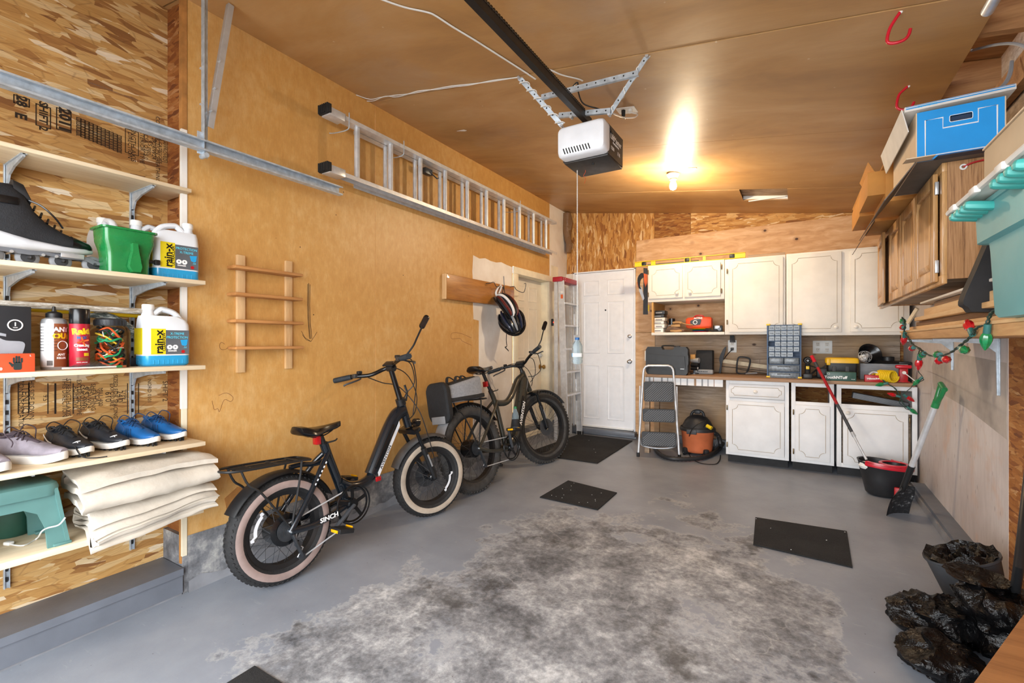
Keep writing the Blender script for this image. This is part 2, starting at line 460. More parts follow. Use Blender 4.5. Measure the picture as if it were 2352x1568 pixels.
f = m.math('ADD', m.math('MULTIPLY', big, .34), m.math('ADD', m.math('MULTIPLY', blo, .36), m.math('MULTIPLY', fine, .3)))
bare = m.ramp(f, [(.37, '3e3f43'), (.43, '5d5f63'), (.49, '7d7f83'), (.54, '9b9da0'), (.61, 'c8cacb')])
cr = m.vor(m.mix(.12, v, m.noisec(v, 9, 5), 'ADD'), 9, 'DISTANCE_TO_EDGE'); crk = m.ramp(cr.outputs[0], [(.0, 1.0), (.045, 0.0)])
bare = m.mix(m.math('MULTIPLY', crk, m.ramp(m.noise(v, 3, 4), [(.5, 0.0), (.7, .4)])), bare, 'c8c8c5')
edge = m.ramp(wear, [(.2, 0.0), (.3, .55), (.45, 0.0)]); tan = m.mix(m.math('MULTIPLY', edge, fine), m.mix(mask, paint, bare), 'cfcfcc')
oil = m.noise(m.co(loc=(7, 3, 0)), 2.1, 7, .68); col = m.mix(m.math('MULTIPLY', m.ramp(oil, [(.56, 0.0), (.66, .75)]), m.ramp(wear, [(.2, 0.0), (.5, 1.0)])), tan, '373432')
fl = m.vor(v, 26); col = m.mix(m.math('MULTIPLY', m.ramp(fl.outputs['Distance'], [(.05, 1.0), (.09, 0.0)]), m.ramp(m.sep(fl.outputs['Color'])[1], [(.8, 0.0), (.82, .8)])), col, '4d4b4b')
m.out(col); m.out(rough=m.math('ADD', m.math('MULTIPLY', mask, .25), .38)); m.bump(m.math('ADD', m.math('MULTIPLY', mask, -.5), m.math('MULTIPLY', fine, .5)), .3, .004)
m = MT('kerb_concrete', .7)
v = m.co(); a = m.noise(v, 9, 7, .7); b = m.noise(v, 3, 5)
c = m.ramp(a, [(.35, '55565a'), (.5, '77797d'), (.68, 'b3b2ae')]); sz = m.n('ShaderNodeSeparateXYZ'); m.l(v, sz.inputs[0])
m.out(c); m.bump(a, .5, .01)
pm('sill_paint', '666b74', .42, var=.05, sc=6, bump=.1); pm('kerb_paint', '85878c', .5, var=.08, sc=8, bump=.4, bsc=14)
m = MT('stain_white', .6); v = m.co(); b = m.noise(v, 2.5, 4); m.out(m.ramp(b, [(.35, 'd9cfc2'), (.6, 'ece7df')]))
pm('trim_wood', 'a9763f', .6, var=.15); pm('bounce_driveway', '9a9893', .85, var=.05)

# ------------------------------------------------------------------ floor, kerbs
XL, XR, YB, YF, XO = -2.70, .888, 5.88, -.7, -2.92
b = MB()
def floor_pt(u, w): y = YF + (6.0 - YF) * w; return (-3.0 + 4.0 * u, y, fz(y))
b.grid(floor_pt, 2, 2)
b.add([(-3, YF, fz(YF) - .15), (1, YF, fz(YF) - .15), (1, 6, -.15), (-3, 6, -.15)], [(0, 1, 2, 3)])
ROOTM['floor'] = Matrix.Identity(4)
def wstruct(name, mb, mat, label=None):       # a structural mesh left in world coordinates
    r = sroot('tmp'); o = mb.build(name, mat, r); o.parent = None; bpy.data.objects.remove(r)
    return struct(o, label)
wstruct('floor', b, 'floor_concrete', 'grey painted concrete floor worn bare and blotchy in the middle')
b = MB().box((-.9, -5.2, fz(YF) - .06), (12, 9, .1)); wstruct('bounce_driveway', b, 'bounce_driveway')  # unseen ground outside, added to bounce daylight in through the doorway

# left foundation kerb under the tan sheets
kl = sroot('trim_1', 'low grey concrete kerb under the tan wall')
def kerb_pt(u, w):
    y = 1.19 + (5.9 - 1.19) * u; z = fz(y) + (.20 - fz(y)) * w
    return (XL + .004 + .006 * mnoise.noise(V((0, y * 6, z * 9))) + .004 * (1 - w), y, z)
MB().grid(kerb_pt, 60, 6).build('kerb_face', 'kerb_concrete', kl)
def kerb_low(u, w):
    y = 1.19 + (5.9 - 1.19) * u; z = fz(y) + (.06 + .012 * math.sin(y * 17) + .01 * math.sin(y * 41)) * w
    return (XL + .012 + .004 * mnoise.noise(V((3, y * 12, z * 12))), y, z)
MB().grid(kerb_low, 80, 3).build('paint_band', 'kerb_paint', kl)
MB().bb((-2.95, 1.17, -.2), (XL - .003, 5.9, .2)).build('kerb_core', 'kerb_concrete', kl)

# sill in front of the flake board
sl = sroot('trim_2', 'grey painted sill along the foot of the flake board wall')
y0, y1 = YF, 1.165
def sbox(x0, x1, za, zb):
    b = MB(); b.add([(x, y, fz(y) + z) for x in (x0, x1) for y in (y0, y1) for z in (za, zb)], [(0, 1, 3, 2), (4, 6, 7, 5), (0, 4, 5, 1), (2, 3, 7, 6), (0, 2, 6, 4), (1, 5, 7, 3)]); return b
sbox(-3.0, -2.682, .105, .14).build('sill_plate', 'sill_paint', sl)
sbox(-3.0, -2.692, .012, .104).build('sill_board', 'sill_paint', sl)
sbox(-3.0, -2.70, -.02, .012).build('kerb_foot', 'kerb_paint', sl)

# right kerb
kr = sroot('trim_3', 'grey kerb along the foot of the right wall')
y0, y1 = YF, 5.0
sbox(.80, .95, -.02, .07).build('kerb', 'sill_paint', kr)
sbox(.787, .802, -.02, .045).build('kerb_skirt', 'kerb_paint', kr)

# ------------------------------------------------------------------ left wall
wl = sroot('wall_left', 'tan stained sheet wall with nail holes and scuffs')
def panel(parent, lo, hi, mat, name='panel'): return MB().bb(lo, hi).build(name, mat, parent)
CZL = cz(XL) + .02
for a, c in ((1.19, 2.452), (2.456, 3.68)):
    panel(wl, (XL - .02, a, .195), (XL, c, CZL), 'ply_tan')
def polyX(x, pts, t=.02):                     # prism in the Y-Z plane, extruded towards -X
    return MB().prism([(y, z) for y, z in pts], t, basis((x, 0, 0), (0, 1, 0), (0, 0, 1), (-1, 0, 0)))
polyX(XL, [(3.684, .195), (4.44, .195), (4.44, 2.055), (5.342, 2.055), (5.342, CZL), (3.684, CZL)]).build('panel', 'ply_tan', wl)
panel(wl, (-2.86, 5.344, -.05), (XL - .004, 5.9, CZL), 'stain_white', 'plaster_strip')
panel(wl, (XL - .02, 5.395, .19), (XL - .002, 5.6, 2.2), 'cream_trim', 'trim_board')
# ragged white paint patch beside the side door
rg = random.Random(3)
pts = [(3.70, .2)] + [(3.695 + rg.uniform(-.012, .02), z) for z in (.4, .6, .8)] + [(3.70, .93), (3.79, .93), (3.79, 1.42), (3.70, 1.43)] + [(3.69 + rg.uniform(-.01, .012), z) for z in (1.55, 1.7, 1.9)] + \
      [(3.695, 2.055)] + [(y, 2.05 + rg.uniform(-.012, .012)) for y in (3.8, 3.9, 4.0, 4.1, 4.2, 4.3)] + [(4.42, 2.04), (4.42, .2)]
polyX(XL + .0015, pts, .0015).build('white_patch', 'stain_white', wl, label='ragged patch of white paint')
# pencilled arrow and old stains on the tan sheets
def scribble(pts, r=.0018, mat='ink'):
    MB().tube([V((XL + .0006, y, z)) for y, z in pts], r, 5, flat=.3, up=(1, 0, 0)).build('pencil_mark', mat, wl)
def xy(px, py): p = onX(px, py, XL); return (p.y, p.z)
for dx in (-2, 0, 3): scribble([xy(709 + dx, 650 + abs(dx)), xy(708 + dx, 700), xy(710 + dx, 745), xy(713 + dx, 778)])
for q in ([(692, 760), (700, 775), (714, 784)], [(714, 784), (722, 772), (728, 762)], [(694, 768), (703, 780), (714, 784)]): scribble([xy(*a) for a in q], .0013)
def stain(pts, r=.0015): MB().tube([V((XL + .0005, *xy(*p))) for p in spline(pts, 4)], r, 5, flat=.3, up=(1, 0, 0)).build('stain_outline', 'trim_wood', wl)
def spl2(pts, n=4): return [(p.x, p.y) for p in spline([V((a, c, 0)) for a, c in pts], n)]
def stain(pts, r=.0014): MB().tube([V((XL + .0005, *xy(*p))) for p in spl2(pts)], r, 5, flat=.3, up=(1, 0, 0)).build('stain_outline', 'rust', wl)
stain([(1083, 776), (1060, 766), (1040, 764), (1035, 772), (1039, 778), (1056, 777), (1062, 783), (1083, 793)])
stain([(487, 920), (492, 940), (500, 938), (504, 945), (515, 918), (530, 922), (535, 912), (520, 902), (502, 908)], .001)
stain([(516, 790), (508, 786), (504, 794), (508, 802), (518, 802), (525, 796)], .001)
# torn sheet corner low behind the rear wheel
polyX(XL + .003, [xy(*p) for p in ((515, 1145), (545, 1118), (560, 1120), (556, 1150), (535, 1170), (520, 1168))], .004).build('torn_edge', 'trim_wood', wl)

# ------------------------------------------------------------------ recessed flake board behind the shelves
wr = sroot('wall_left_recess', 'flake board wall set back behind the shelves')
panel(wr, (XO - .02, YF, 2.46), (XO, 1.22, CZL + .1), 'osb_left', 'osb_panel')
panel(wr, (XO - .02, YF, -.2), (XO, 1.22, 2.457), 'osb_left', 'osb_panel')
panel(wr, (XO, 1.19, 2.33), (-2.735, 1.205, CZL + .1), 'osb_return', 'osb_panel')
panel(wr, (XO, 1.19, .02), (-2.735, 1.205, 2.327), 'osb_return', 'osb_panel')
panel(wr, (-2.733, 1.165, .06), (-2.712, 1.205, CZL), 'trim_wood', 'edge_strip')
panel(wr, (-2.712, 1.16, .86), (-2.695, 1.187, 2.30), 'white_paint', 'edge_strip')
panel(wr, (-2.712, 1.165, .10), (-2.697, 1.187, .86), 'cream_trim', 'edge_strip')
panel(wr, (-2.712, 1.165, 2.30), (-2.697, 1.187, CZL), 'trim_wood', 'edge_strip')

# printed mill stamps on the flake board: read turned a quarter
def stamp(t, px, py, size, rot=-PI / 2, bold=0.0):
    p = onX(px, py, XO + .0006)
    M = Matrix.Translation(p) @ facing((0, 0, 0), (1, 0, 0)) @ Matrix.Rotation(rot, 4, 'Z')
    text(t, size, M, 'ink', wr, 'mill_stamp', ext=.0002, bold=bold)
def stamp_frame(px0, py0, px1, py1, w=.004):
    a, c = onX(px0, py0, XO + .0006), onX(px1, py1, XO + .0006); b = MB()
    for p, q in (((a.y, a.z), (c.y, a.z)), ((a.y, c.z), (c.y, c.z)), ((a.y, a.z), (a.y, c.z)), ((c.y, a.z), (c.y, c.z))):
        b.bb((XO, min(p[0], q[0]) - w / 2, min(p[1], q[1]) - w / 2), (XO + .0008, max(p[0], q[0]) + w / 2, max(p[1], q[1]) + w / 2))
    b.build('mill_stamp', 'ink', wr)
stamp('28', 49, 232, .046, bold=.002); stamp_frame(32, 217, 67, 246)
stamp('E', 47, 266, .05, -PI / 2, bold=.002)
stamp('SHIFT 2', 99, 267, .04, bold=.001); stamp_frame(83, 238, 116, 296)
stamp('2011', 148, 276, .056, bold=.0025); stamp_frame(130, 247, 163, 305)
for i in range(11):
    stamp('[][][][][][][]' if i % 2 else '[]][[][][][]][', 182 + i * 9.3, 291 + i * 4, .019, bold=.0008)
stamp('STRENGTH AXIS', 306, 322, .03); stamp('THIS DIRECTION', 298, 320, .026); stamp_frame(288, 295, 318, 358, .003)
for i, t in enumerate(('EXTERIOR TYPE', 'CSA O325.0', '9.5 mm', '2R24/W24', 'CONSTRUCTION SHEATHING')): stamp(t, 326 + i * 9, 335 + i * 2, .026)
stamp('S6 CATEGORY', 368, 345, .022); stamp('APPROVED', 378, 347, .022); stamp_frame(357, 317, 384, 374, .002)
for i, (t, px) in enumerate((('TILLATION INFORMATION', 48), ('ATTENTION', 58), ('THIS SIDE DOWN', 72), ('9.5', 104), ('THIS DIRECTION', 148), ('STRENGTH AXIS', 157), ('ADHESIVE', 174), ('EXTERIOR TYPE', 181),
                             ('CSA O325.0', 189), ('9.5 mm', 196), ('2R24/W24', 204), ('SHEATHING', 214), ('S6 CAT', 223), ('MILL 400', 231), ('610', 248), ('24/0', 275), ('SIZED FOR SPACING', 265), ('EXPOSURE 1', 257), ('TYPE 1', 285), ('NORD 0101', 343), ('SHIFT 2', 379))):
    stamp(t, px, 915 - (px - 48) * .02 if px < 300 else 898, .034 if t in ('ATTENTION', '24/0', '610', 'SHIFT 2', '9.5 mm') else .024)
for px in (42, 66, 110, 126, 128, 168, 293, 318, 388): 
    a, c = onX(px, 880, XO), onX(px, 950, XO); MB().bb((XO, a.y - .002, c.z), (XO + .0008, a.y + .002, a.z)).build('mill_stamp', 'ink', wr)

# ------------------------------------------------------------------ side door in the left wall
def six_panel_door(root, w, h, t, mat, cols=2, rows=((.10, .80), (.95, 1.62), (1.70, 1.90))):
    """local: x across 0..w, y out of the face, z up; slab plus raised-and-sunk panel mouldings"""
    b = MB(); b.bb((0, -t, 0), (w, 0, h))
    slab = b.build('door_slab', mat, root)
    st = .12 * w / .8; mid = .1
    pw = (w - 2 * st - mid) / 2
    for i in range(cols):
        x0 = st + i * (pw + mid)
        for z0, z1 in rows:
            z0, z1 = z0 * h / 2.0, z1 * h / 2.0
            q = MB()
            def rect(i_, y): return [(x0 + i_, y, z0 + i_), (x0 + pw - i_, y, z0 + i_), (x0 + pw - i_, y, z1 - i_), (x0 + i_, y, z1 - i_)]
            q.ring([rect(0, .0002), rect(.008, .006), rect(.016, .0015), rect(.03, .0015), rect(.055, .008)], True, False)
            q.add(rect(.055, .008), [(0, 1, 2, 3)])
            q.build('door_panel', mat, root)
    return slab
def knob_set(root, p, n, mat='chrome'):
    b = MB(); M = facing(p, n)
    b.lathe([(0.001, 0), (.032, 0), (.032, .006), (.026, .01), (.012, .014), (.011, .035), (.02, .042), (.027, .055), (.024, .068), (.012, .074), (.001, .075)], M, 20)
    return b
d1 = sroot('door_1', 'cream painted panel side door in the left wall')
dm = basis((-2.80, 5.30, .15), (0, -1, 0), (1, 0, 0), (0, 0, 1))
ROOTM[d1.name] = dm; d1.matrix_world = dm
pm('door_cream', 'e4dccb', .45, var=.04, sc=4)
six_panel_door(d1, .762, 1.82, .04, 'door_cream')
def wpart(b, name, mat, root, label=None): return b.build(name, mat, root, world=True, label=label)
for nm, lo, hi in (('casing', (-2.70, 4.44, .19), (-2.682, 4.535, 1.975)), ('casing', (-2.70, 5.305, .19), (-2.682, 5.392, 1.975)), ('casing', (-2.70, 4.44, 1.975), (-2.680, 5.392, 2.05)),
                   ('jamb', (-2.86, 4.52, .12), (-2.70, 4.537, 1.99)), ('jamb', (-2.86, 5.303, .12), (-2.70, 5.32, 1.99)), ('jamb', (-2.86, 4.52, 1.972), (-2.70, 5.32, 1.99)), ('threshold', (-2.86, 4.52, .09), (-2.69, 5.32, .15))):
    wpart(MB().bb(lo, hi, .003), nm, 'cream_trim', d1)
p = onX(1240, 842, -2.80); wpart(knob_set(d1, p, (1, 0, 0)), 'door_knob', 'brass', d1)
p = onX(1240, 816, -2.80); b = MB().box(p + V((.006, 0, 0)), (.012, .05, .07), bev=.004); b.cyl(p, p + V((.03, 0, 0)), .017); wpart(b, 'deadbolt', 'steel', d1)

# ------------------------------------------------------------------ back wall
wb = sroot('wall_back', 'back wall of flake board and knotty plywood')
MB().bb((-3.0, YB, -.3), (1.0, YB + .06, 3.2)).build('backing', 'osb_dark', wb)
def polyY(y, pts, t=.015): return MB().prism(pts, t, basis((0, y, 0), (1, 0, 0), (0, 0, 1), (0, 1, 0)))
def wxz(px, py, Y=YB - .01): p = onY(px, py, Y); return (p.x, p.z)
polyY(YB - .01, [(-2.70, 2.14), (-1.745, 2.14), (-1.73, 2.49), (-1.51, 2.49), (-1.51, cz(-1.51)), (-2.70, cz(-2.70))]).build('osb_panel', 'osb_back', wb)
polyY(YB - .012, [(-1.507, 2.49), (-1.085, 2.49), (-1.085, cz(-1.085)), (-1.507, cz(-1.507))]).build('osb_panel', 'osb_dark', wb)
polyY(YB - .01, [(-1.082, 2.49), (.86, 2.49), (.86, cz(.86)), (-1.082, cz(-1.082))]).build('osb_panel', 'osb_backtop', wb)
polyY(YB - .03, [(-1.745, 1.33), (.86, 1.33), (.86, 2.497), (-1.73, 2.487)], .02).build('plywood_panel', 'knotty_ply', wb)
polyY(YB - .028, [(-1.74, .05), (-1.50, .05), (-1.50, 1.325), (-1.74, 1.325)], .018).build('plywood_panel', 'knotty_ply', wb)
polyY(YB - .028, [(-1.49, .0), (-.55, .0), (-.55, .855), (-1.49, .855)], .018).build('plywood_panel', 'grey_wood', wb)
zz = [.858, 1.02, 1.165, 1.327]
for i in range(3):
    cuts = [-1.497, -.35 + i * .1, .25 - .2 * (i == 1), .858]
    for a, c in zip(cuts[:-1], cuts[1:]):
        MB().bb((a + .001, YB - .03 - .003 * ((i + int(a * 10)) % 2), zz[i] + .0015), (c - .001, YB - .01, zz[i + 1] - .0015)).build('plank', 'grey_wood', wb)
b = MB().bb((-1.5, 5.82, .0), (-1.44, 5.87, .855)); b.build('batten', 'grey_wood', wb)
# exterior door in the back wall
d2 = sroot('door_2', 'white six panel door in the back wall')
dm = basis((-1.765, 5.868, .09), (-1, 0, 0), (0, -1, 0), (0, 0, 1)); ROOTM[d2.name] = dm; d2.matrix_world = dm
six_panel_door(d2, .81, 2.04, .03, 'white_door')
for lo, hi in (((-2.60, 5.845, .06), (-2.577, 5.88, 2.15)), ((-1.763, 5.845, .06), (-1.742, 5.88, 2.15)), ((-2.60, 5.845, 2.133), (-1.742, 5.88, 2.15))): wpart(MB().bb(lo, hi, .003), 'jamb', 'white_door', d2)
wpart(MB().bb((-2.66, 5.74, .02), (-1.72, 5.88, .078), .006), 'threshold', 'sill_paint', d2)
wpart(MB().bb((-2.66, 5.80, -.03), (-1.72, 5.88, .02), .004), 'threshold_board', 'kerb_paint', d2)
wpart(MB().bb((-2.56, 5.845, .082), (-1.77, 5.87, .10), .004), 'door_sweep', 'white', d2)
for py, nm in ((830, 'door_knob'), (772, 'deadbolt')):
    p = onY(1447, py, 5.866); wpart(knob_set(d2, p, (0, -1, 0)).xf(Matrix.Translation(p) @ Matrix.Scale(.9 if py > 800 else .75, 4) @ Matrix.Translation(-p)), nm, 'chrome', d2)
p = onY(1391, 712, 5.866); b = MB(); b.cyl(p, p + V((0, -.006, 0)), .011, n=12); b.cyl(p, p + V((0, -.007, 0)), .005, n=10); wpart(b, 'peephole', 'dark_steel', d2)
trim = MB().bb((-2.72, 5.86, .1), (-2.60, 5.88, 2.14)); trim.build('corner_board', 'stain_white', wb)
MB().bb((-1.5, 5.80, -.03), (-.6, 5.88, .09), .004).build('sill_board', 'sill_paint', wb)

# ------------------------------------------------------------------ right wall
pm('scuff', 'aba39c', .7, var=.12, sc=5)
wR = sroot('wall_right', 'right wall of worn pale plywood and flake board')
panel(wR, (XR, 3.233, -.2), (XR + .02, YB, 1.6), 'pink_ply', 'plywood_panel')
panel(wR, (XR, YF, -.2), (XR + .02, 3.228, 1.6), 'osb_right', 'osb_panel')
panel(wR, (XR + .002, YF, 1.603), (XR + .02, YB, 2.95), 'grey_wood', 'plywood_panel')
p0, p1 = onX(2110, 800, XR - .001), onX(2296, 930, XR - .001)
MB().prism([(4.75, 1.02), (4.7, .85), (3.9, .80), (3.25, .72), (3.25, 1.1), (4.6, 1.15)], .002, basis((XR - .0005, 0, 0), (0, 1, 0), (0, 0, 1), (1, 0, 0))).build('scuffed_patch', 'scuff', wR)

# ------------------------------------------------------------------ ceiling
ce = sroot('ceiling', 'sloping ceiling of brown plywood sheets')
ys = [YF, 1.17, 2.405, 3.66, 4.93, YB]
def slab(x0, x1, y0, y1, z=0.0, t=.012):
    vs = [(x, y, cz(x) + z + k) for x in (x0, x1) for y in (y0, y1) for k in (0, t)]
    return MB().add(vs, [(0, 1, 3, 2), (4, 6, 7, 5), (0, 4, 5, 1), (2, 3, 7, 6), (0, 2, 6, 4), (1, 5, 7, 3)])
XE = .655
for i in range(5):
    a, c = ys[i] + .0045, ys[i + 1] - .0045
    if i == 4:                                # the last sheet has a slot cut in it
        for x0, x1, y0, y1 in ((-2.72, -.47, a, c), (-.47, -.075, 5.32, c), (-.075, XE, a, c)): slab(x0, x1, y0, y1).build('panel', 'ply_ceiling', ce)
    else: slab(-2.95 if i < 2 else -2.72, XE, a, c, (.0, .001, -.0015, .001)[i]).build('panel', 'ply_ceiling', ce)
slab(-3.0, XE - .03, YF, 6.0, .05, .05).build('backing', 'trim_wood', ce)
# slot liner boards and white edge
slab(-.475, -.07, 4.93, 5.325, .045, .004).build('slot_liner', 'grey_wood', ce)
b = MB().add([(x, 5.321 + dy, cz(x) + z) for x in (-.47, -.075) for dy in (0, .006) for z in (0, .045)], [(0, 1, 3, 2), (4, 6, 7, 5), (0, 4, 5, 1), (2, 3, 7, 6), (0, 2, 6, 4), (1, 5, 7, 3)]); b.build('slot_edge', 'white', ce)
b = MB().bb((-.42, 5.295, 2.632), (-.095, 5.312, 2.642)).build('slot_edge', 'white', ce)
# open rafters beyond the ceiling edge
wood('rafter_wood', '7d5230', 'b88a5a', 'x', .8, .7)
for y in (.9, 1.5, 2.1, 2.72, 3.33, 3.94, 4.55, 5.16):
    b = MB(); b.add([(x, yy, cz(x) + z) for x in (.45, 1.0) for yy in (y, y + .04) for z in (.014, .19)], [(0, 1, 3, 2), (4, 6, 7, 5), (0, 4, 5, 1), (2, 3, 7, 6), (0, 2, 6, 4), (1, 5, 7, 3)]); b.build('rafter', 'rafter_wood', ce)
slab(.4, 1.0, YF, 6.0, .195, .02).build('roof_deck', 'rafter_wood', ce)
MB().bb((.84, YF, 2.35), (.88, YB, 2.47)).build('wall_plate', 'rafter_wood', ce)
# wall above the doorway behind the camera and returns at its sides
wf = sroot('wall_front', 'header over the overhead door opening behind the camera')
MB().bb((-3.0, YF - .12, 2.3), (1.0, YF, 3.1)).build('header', 'stain_white', wf)
MB().bb((-3.0, YF - .12, -.2), (-2.40, YF, 2.3)).build('side_return', 'stain_white', wf)  # out of view; widened to keep direct daylight off the left shelves
MB().bb((.8, YF - .12, -.2), (1.0, YF, 2.3)).build('side_return', 'stain_white', wf)

# ------------------------------------------------------------------ ceiling bulb in its porcelain holder
emis('bulb_glow', 'fff1d0', 60)
bp = onC(1546, 398); cb = thing('ceiling_bulb', 'bare glowing bulb in a round white ceiling holder', 'light', bp)
MB().lathe([(.001, .0), (.05, 0), (.055, -.012), (.045, -.03), (.03, -.045), (.03, -.06), (.001, -.06)], None, 20).build('lamp_holder', 'white', cb)
MB().lathe([(.001, -.055), (.017, -.06), (.02, -.075), (.03, -.1), (.032, -.12), (.024, -.142), (.001, -.152)], None, 16).build('bulb', 'bulb_glow', cb)
lamp('ceiling_bulb_light', 'POINT', bp + V((0, 0, -.2)), 58, (1, .8, .54), .04)

# ================================================================== shelves on the flake board wall
wood('shelf_board', 'cbb491', 'e6d6b8', 'y', .8, .6); pm('shelf_white', 'd9d4cb', .6, var=.04)
GS = 'shelf boards on the slotted rails'
SH = [(1.985, -2.64, .018, 'top board of the left shelves, empty'), (1.507, -2.50, .02, 'shelf board carrying the skate and the green spreader'), (1.089, -2.50, .02, 'shelf board carrying spray cans and the cord jar'),
      (.712, -2.50, .02, 'shelf board carrying the row of shoes'), (.391, -2.49, .026, 'bottom shelf board under the step stool and folded canvas')]
for i, (z, xf, t, lab) in enumerate(SH):
    b = MB(); b.bb((-2.90, .2, z - t), (xf, 1.183 if i < 4 else 1.17, z), .002)
    tag(b.build('shelf_board', 'shelf_board' if i else 'shelf_board'), 'pale ' + lab, 'shelf', GS)
for Y, ztop, zbot, lab in ((.583, 2.02, .14, 'slotted metal shelf rail nearest the camera'), (1.028, 2.02, .14, 'slotted metal shelf rail beside the tan wall')):
    st = thing('shelf_rail', lab, 'shelf rail', (XO + .001, Y, zbot), group='slotted shelf rails')
    h = ztop - zbot
    b = MB(); b.bb((0, -.008, 0), (.004, .008, h)); b.bb((0, -.0095, 0), (.014, -.006, h)); b.bb((0, .006, 0), (.014, .0095, h)); b.build('rail', 'galv', st)
    b = MB(); z = .03
    while z < h - .03: b.bb((.004, -.003, z), (.0146, .003, z + .018)); z += .045
    b.build('slot', 'black', st, kind='stuff')
    for k, (z, xf, t, _) in enumerate(SH):
        zz = z - t - zbot; ln = (xf - XO) - (.05 if k else .03)
        q = MB(); q.prism([(.012, zz - .085), (.03, zz - .085), (.05, zz - .05), (ln * .5, zz - .028), (ln, zz - .014), (ln, zz), (.012, zz)], .008, basis((0, -.004, 0), (1, 0, 0), (0, 0, 1), (0, 1, 0)))
        q.bb((.012, -.010, zz - .004), (ln, .010, zz - .0003))
        q.build('bracket', 'galv', st)

def onshelf(x, y, k): return V((x, y, SH[k][0]))
FX = lambda p: basis(V(p), (0, 1, 0), (-1, 0, 0), (0, 0, 1))       # local x runs along the wall, local -y faces the room

# ---------------------------------------------------------------- windscreen fluid jugs
m = MT('jug_plastic', .35); m.out('dfe4ea'); m.b.inputs['Transmission Weight'].default_value = .0; m.b.inputs['Subsurface Weight'].default_value = .25; m.b.inputs['Subsurface Radius'].default_value = (.02, .02, .02)
pm('jug_liquid', '2b9fd8', .25, var=.03, coat=.3); pm('label_yellow', 'e3cf20', .4, var=.03); pm('label_grey', '5b6066', .4, var=.08, sc=5); pm('print_cyan', '55d3ee', .4, var=0); pm('print_white', 'f5f5f5', .4, var=0); pm('print_black', '101214', .4, var=0)
def jug(p, lab, cap_left, word, l1, l2, rz=0.0, plain=False):
    t = thing('fluid_jug', lab, 'jug', M=FX(p) @ Matrix.Rotation(rz, 4, 'Z'), group='windscreen fluid jugs')
    w, d = .196, .115
    def sec(z, sw=1.0, sd=1.0, cx=0): return [V((x, y, z)) for x, y in rrect(w * sw, d * sd, .028 * min(sw, sd), 4, cx, 0)]
    b = MB()
    lo = [sec(0, .9, .85), sec(.006, .97, .96), sec(.012), sec(.05)]
    b.ring(lo, True, True, 0); b.build('liquid_base', 'jug_liquid', t)
    b = MB(); s = -1 if cap_left else 1
    b.ring([sec(.05), sec(.052), sec(.185), sec(.2, .985, .97), sec(.222, .93, .88, .004 * s), sec(.24, .74, .7, .02 * s)], True, True, 0)
    nx = s * .062
    b.lathe([(.034, .205), (.03, .235), (.021, .258), (.021, .272)], Matrix.Translation((nx, 0, 0)), 16)
    b.build('bottle_body', 'jug_plastic', t)
    hx = -s
    hp = spline([(nx - .012 * s, 0, .238), (nx - .045 * s, 0, .268), (.0, 0, .272), (hx * .045, 0, .258), (hx * .074, 0, .225), (hx * .08, 0, .19)], 4)
    MB().tube(hp, .0155, 10, flat=.9).build('handle', 'jug_plastic', t)
    b = MB().lathe([(.001, .268), (.0235, .268), (.0245, .272), (.0245, .29), (.022, .294), (.001, .294)], Matrix.Translation((nx, 0, 0)), 20); b.build('cap', 'white', t)
    for i in range(7): pass
    b = MB()
    for i in range(7): b.box((-.06 + i * .02, -d / 2 + .002, .02), (.006, .006, .022), bev=.002)
    b.build('base_rib', 'jug_liquid', t, kind='stuff')
    fy = -d / 2 - .0006
    b = MB(); b.bb((-.072, fy, .056), (-.012, fy + .002, .178), 0, 0); b.bb((-.012, fy, .056), (.088, fy + .002, .172), 0, 1)
    lb = b.build('label', ['label_yellow', 'label_grey'], t)
    MB().bb((-w / 2 - .0006, -.035, .056), (-w / 2 + .002, .05, .18)).build('label', 'label_yellow', t)
    if plain: return t
    F = lambda x, z: basis((x, fy - .0003, z), (1, 0, 0), (0, 0, 1), (0, -1, 0))
    R90 = Matrix.Rotation(PI / 2, 4, 'Z')
    text('rain-x', .047, F(-.039, .115) @ R90, 'print_black', t, bold=.0012)
    text(word, .0165, F(-.019, .115) @ R90, 'print_black', t, bold=.0004)
    text(l1, .0165, F(.037, .155), 'print_cyan', t, xs=.9); text(l2, .0165, F(.037, .137), 'print_cyan', t, xs=.9)
    b = MB()
    for x in (.004, .028): b.prism([(x + .012 * math.cos(PI / 8 + i * PI / 4), .09 + .012 * math.sin(PI / 8 + i * PI / 4)) for i in range(8)], .0004, F(0, 0))
    b.build('warning_mark', 'print_white', t)
    b = MB()
    for x in (.004, .028): b.ball((x, fy - .0004, .091), (.006, .0004, .006), 10, 5)
    b.build('warning_mark', 'label_grey', t)
    text('DANGER', .009, F(.016, .072), 'print_white', t, bold=.0003); text('-50', .012, F(.07, .088), 'print_cyan', t)
    MB().prism([(.05, .125), (.082, .128), (.078, .1), (.07, .095), (.056, .1)], .0003, F(0, 0)).build('print_drop', 'jug_liquid', t)
    MB().cyl((.062, fy, .068), (.062, fy - .0005, .068), .008, n=14).build('print_seal', 'red', t)
    return t
jug(onshelf(-2.64, 1.10, 1), 'blue fluid jug with grey and yellow label at the end beside the spreader', False, 'ULTRACLAIR', 'PROTECTION', 'X-TREME', -.06)
jug(onshelf(-2.78, 1.06, 1), 'blue fluid jug half hidden behind the spreader and the front jug', True, '', '', '', .0, True)
jug(onshelf(-2.80, .895, 1), 'blue fluid jug almost hidden behind the green spreader, only its top showing', False, '', '', '', PI / 2, True)
jug(onshelf(-2.64, 1.057, 2), 'blue fluid jug with handle on the right standing beside the cord jar', True, 'CLEARVIEW', 'X-TREME', 'PROTECTION', .0)

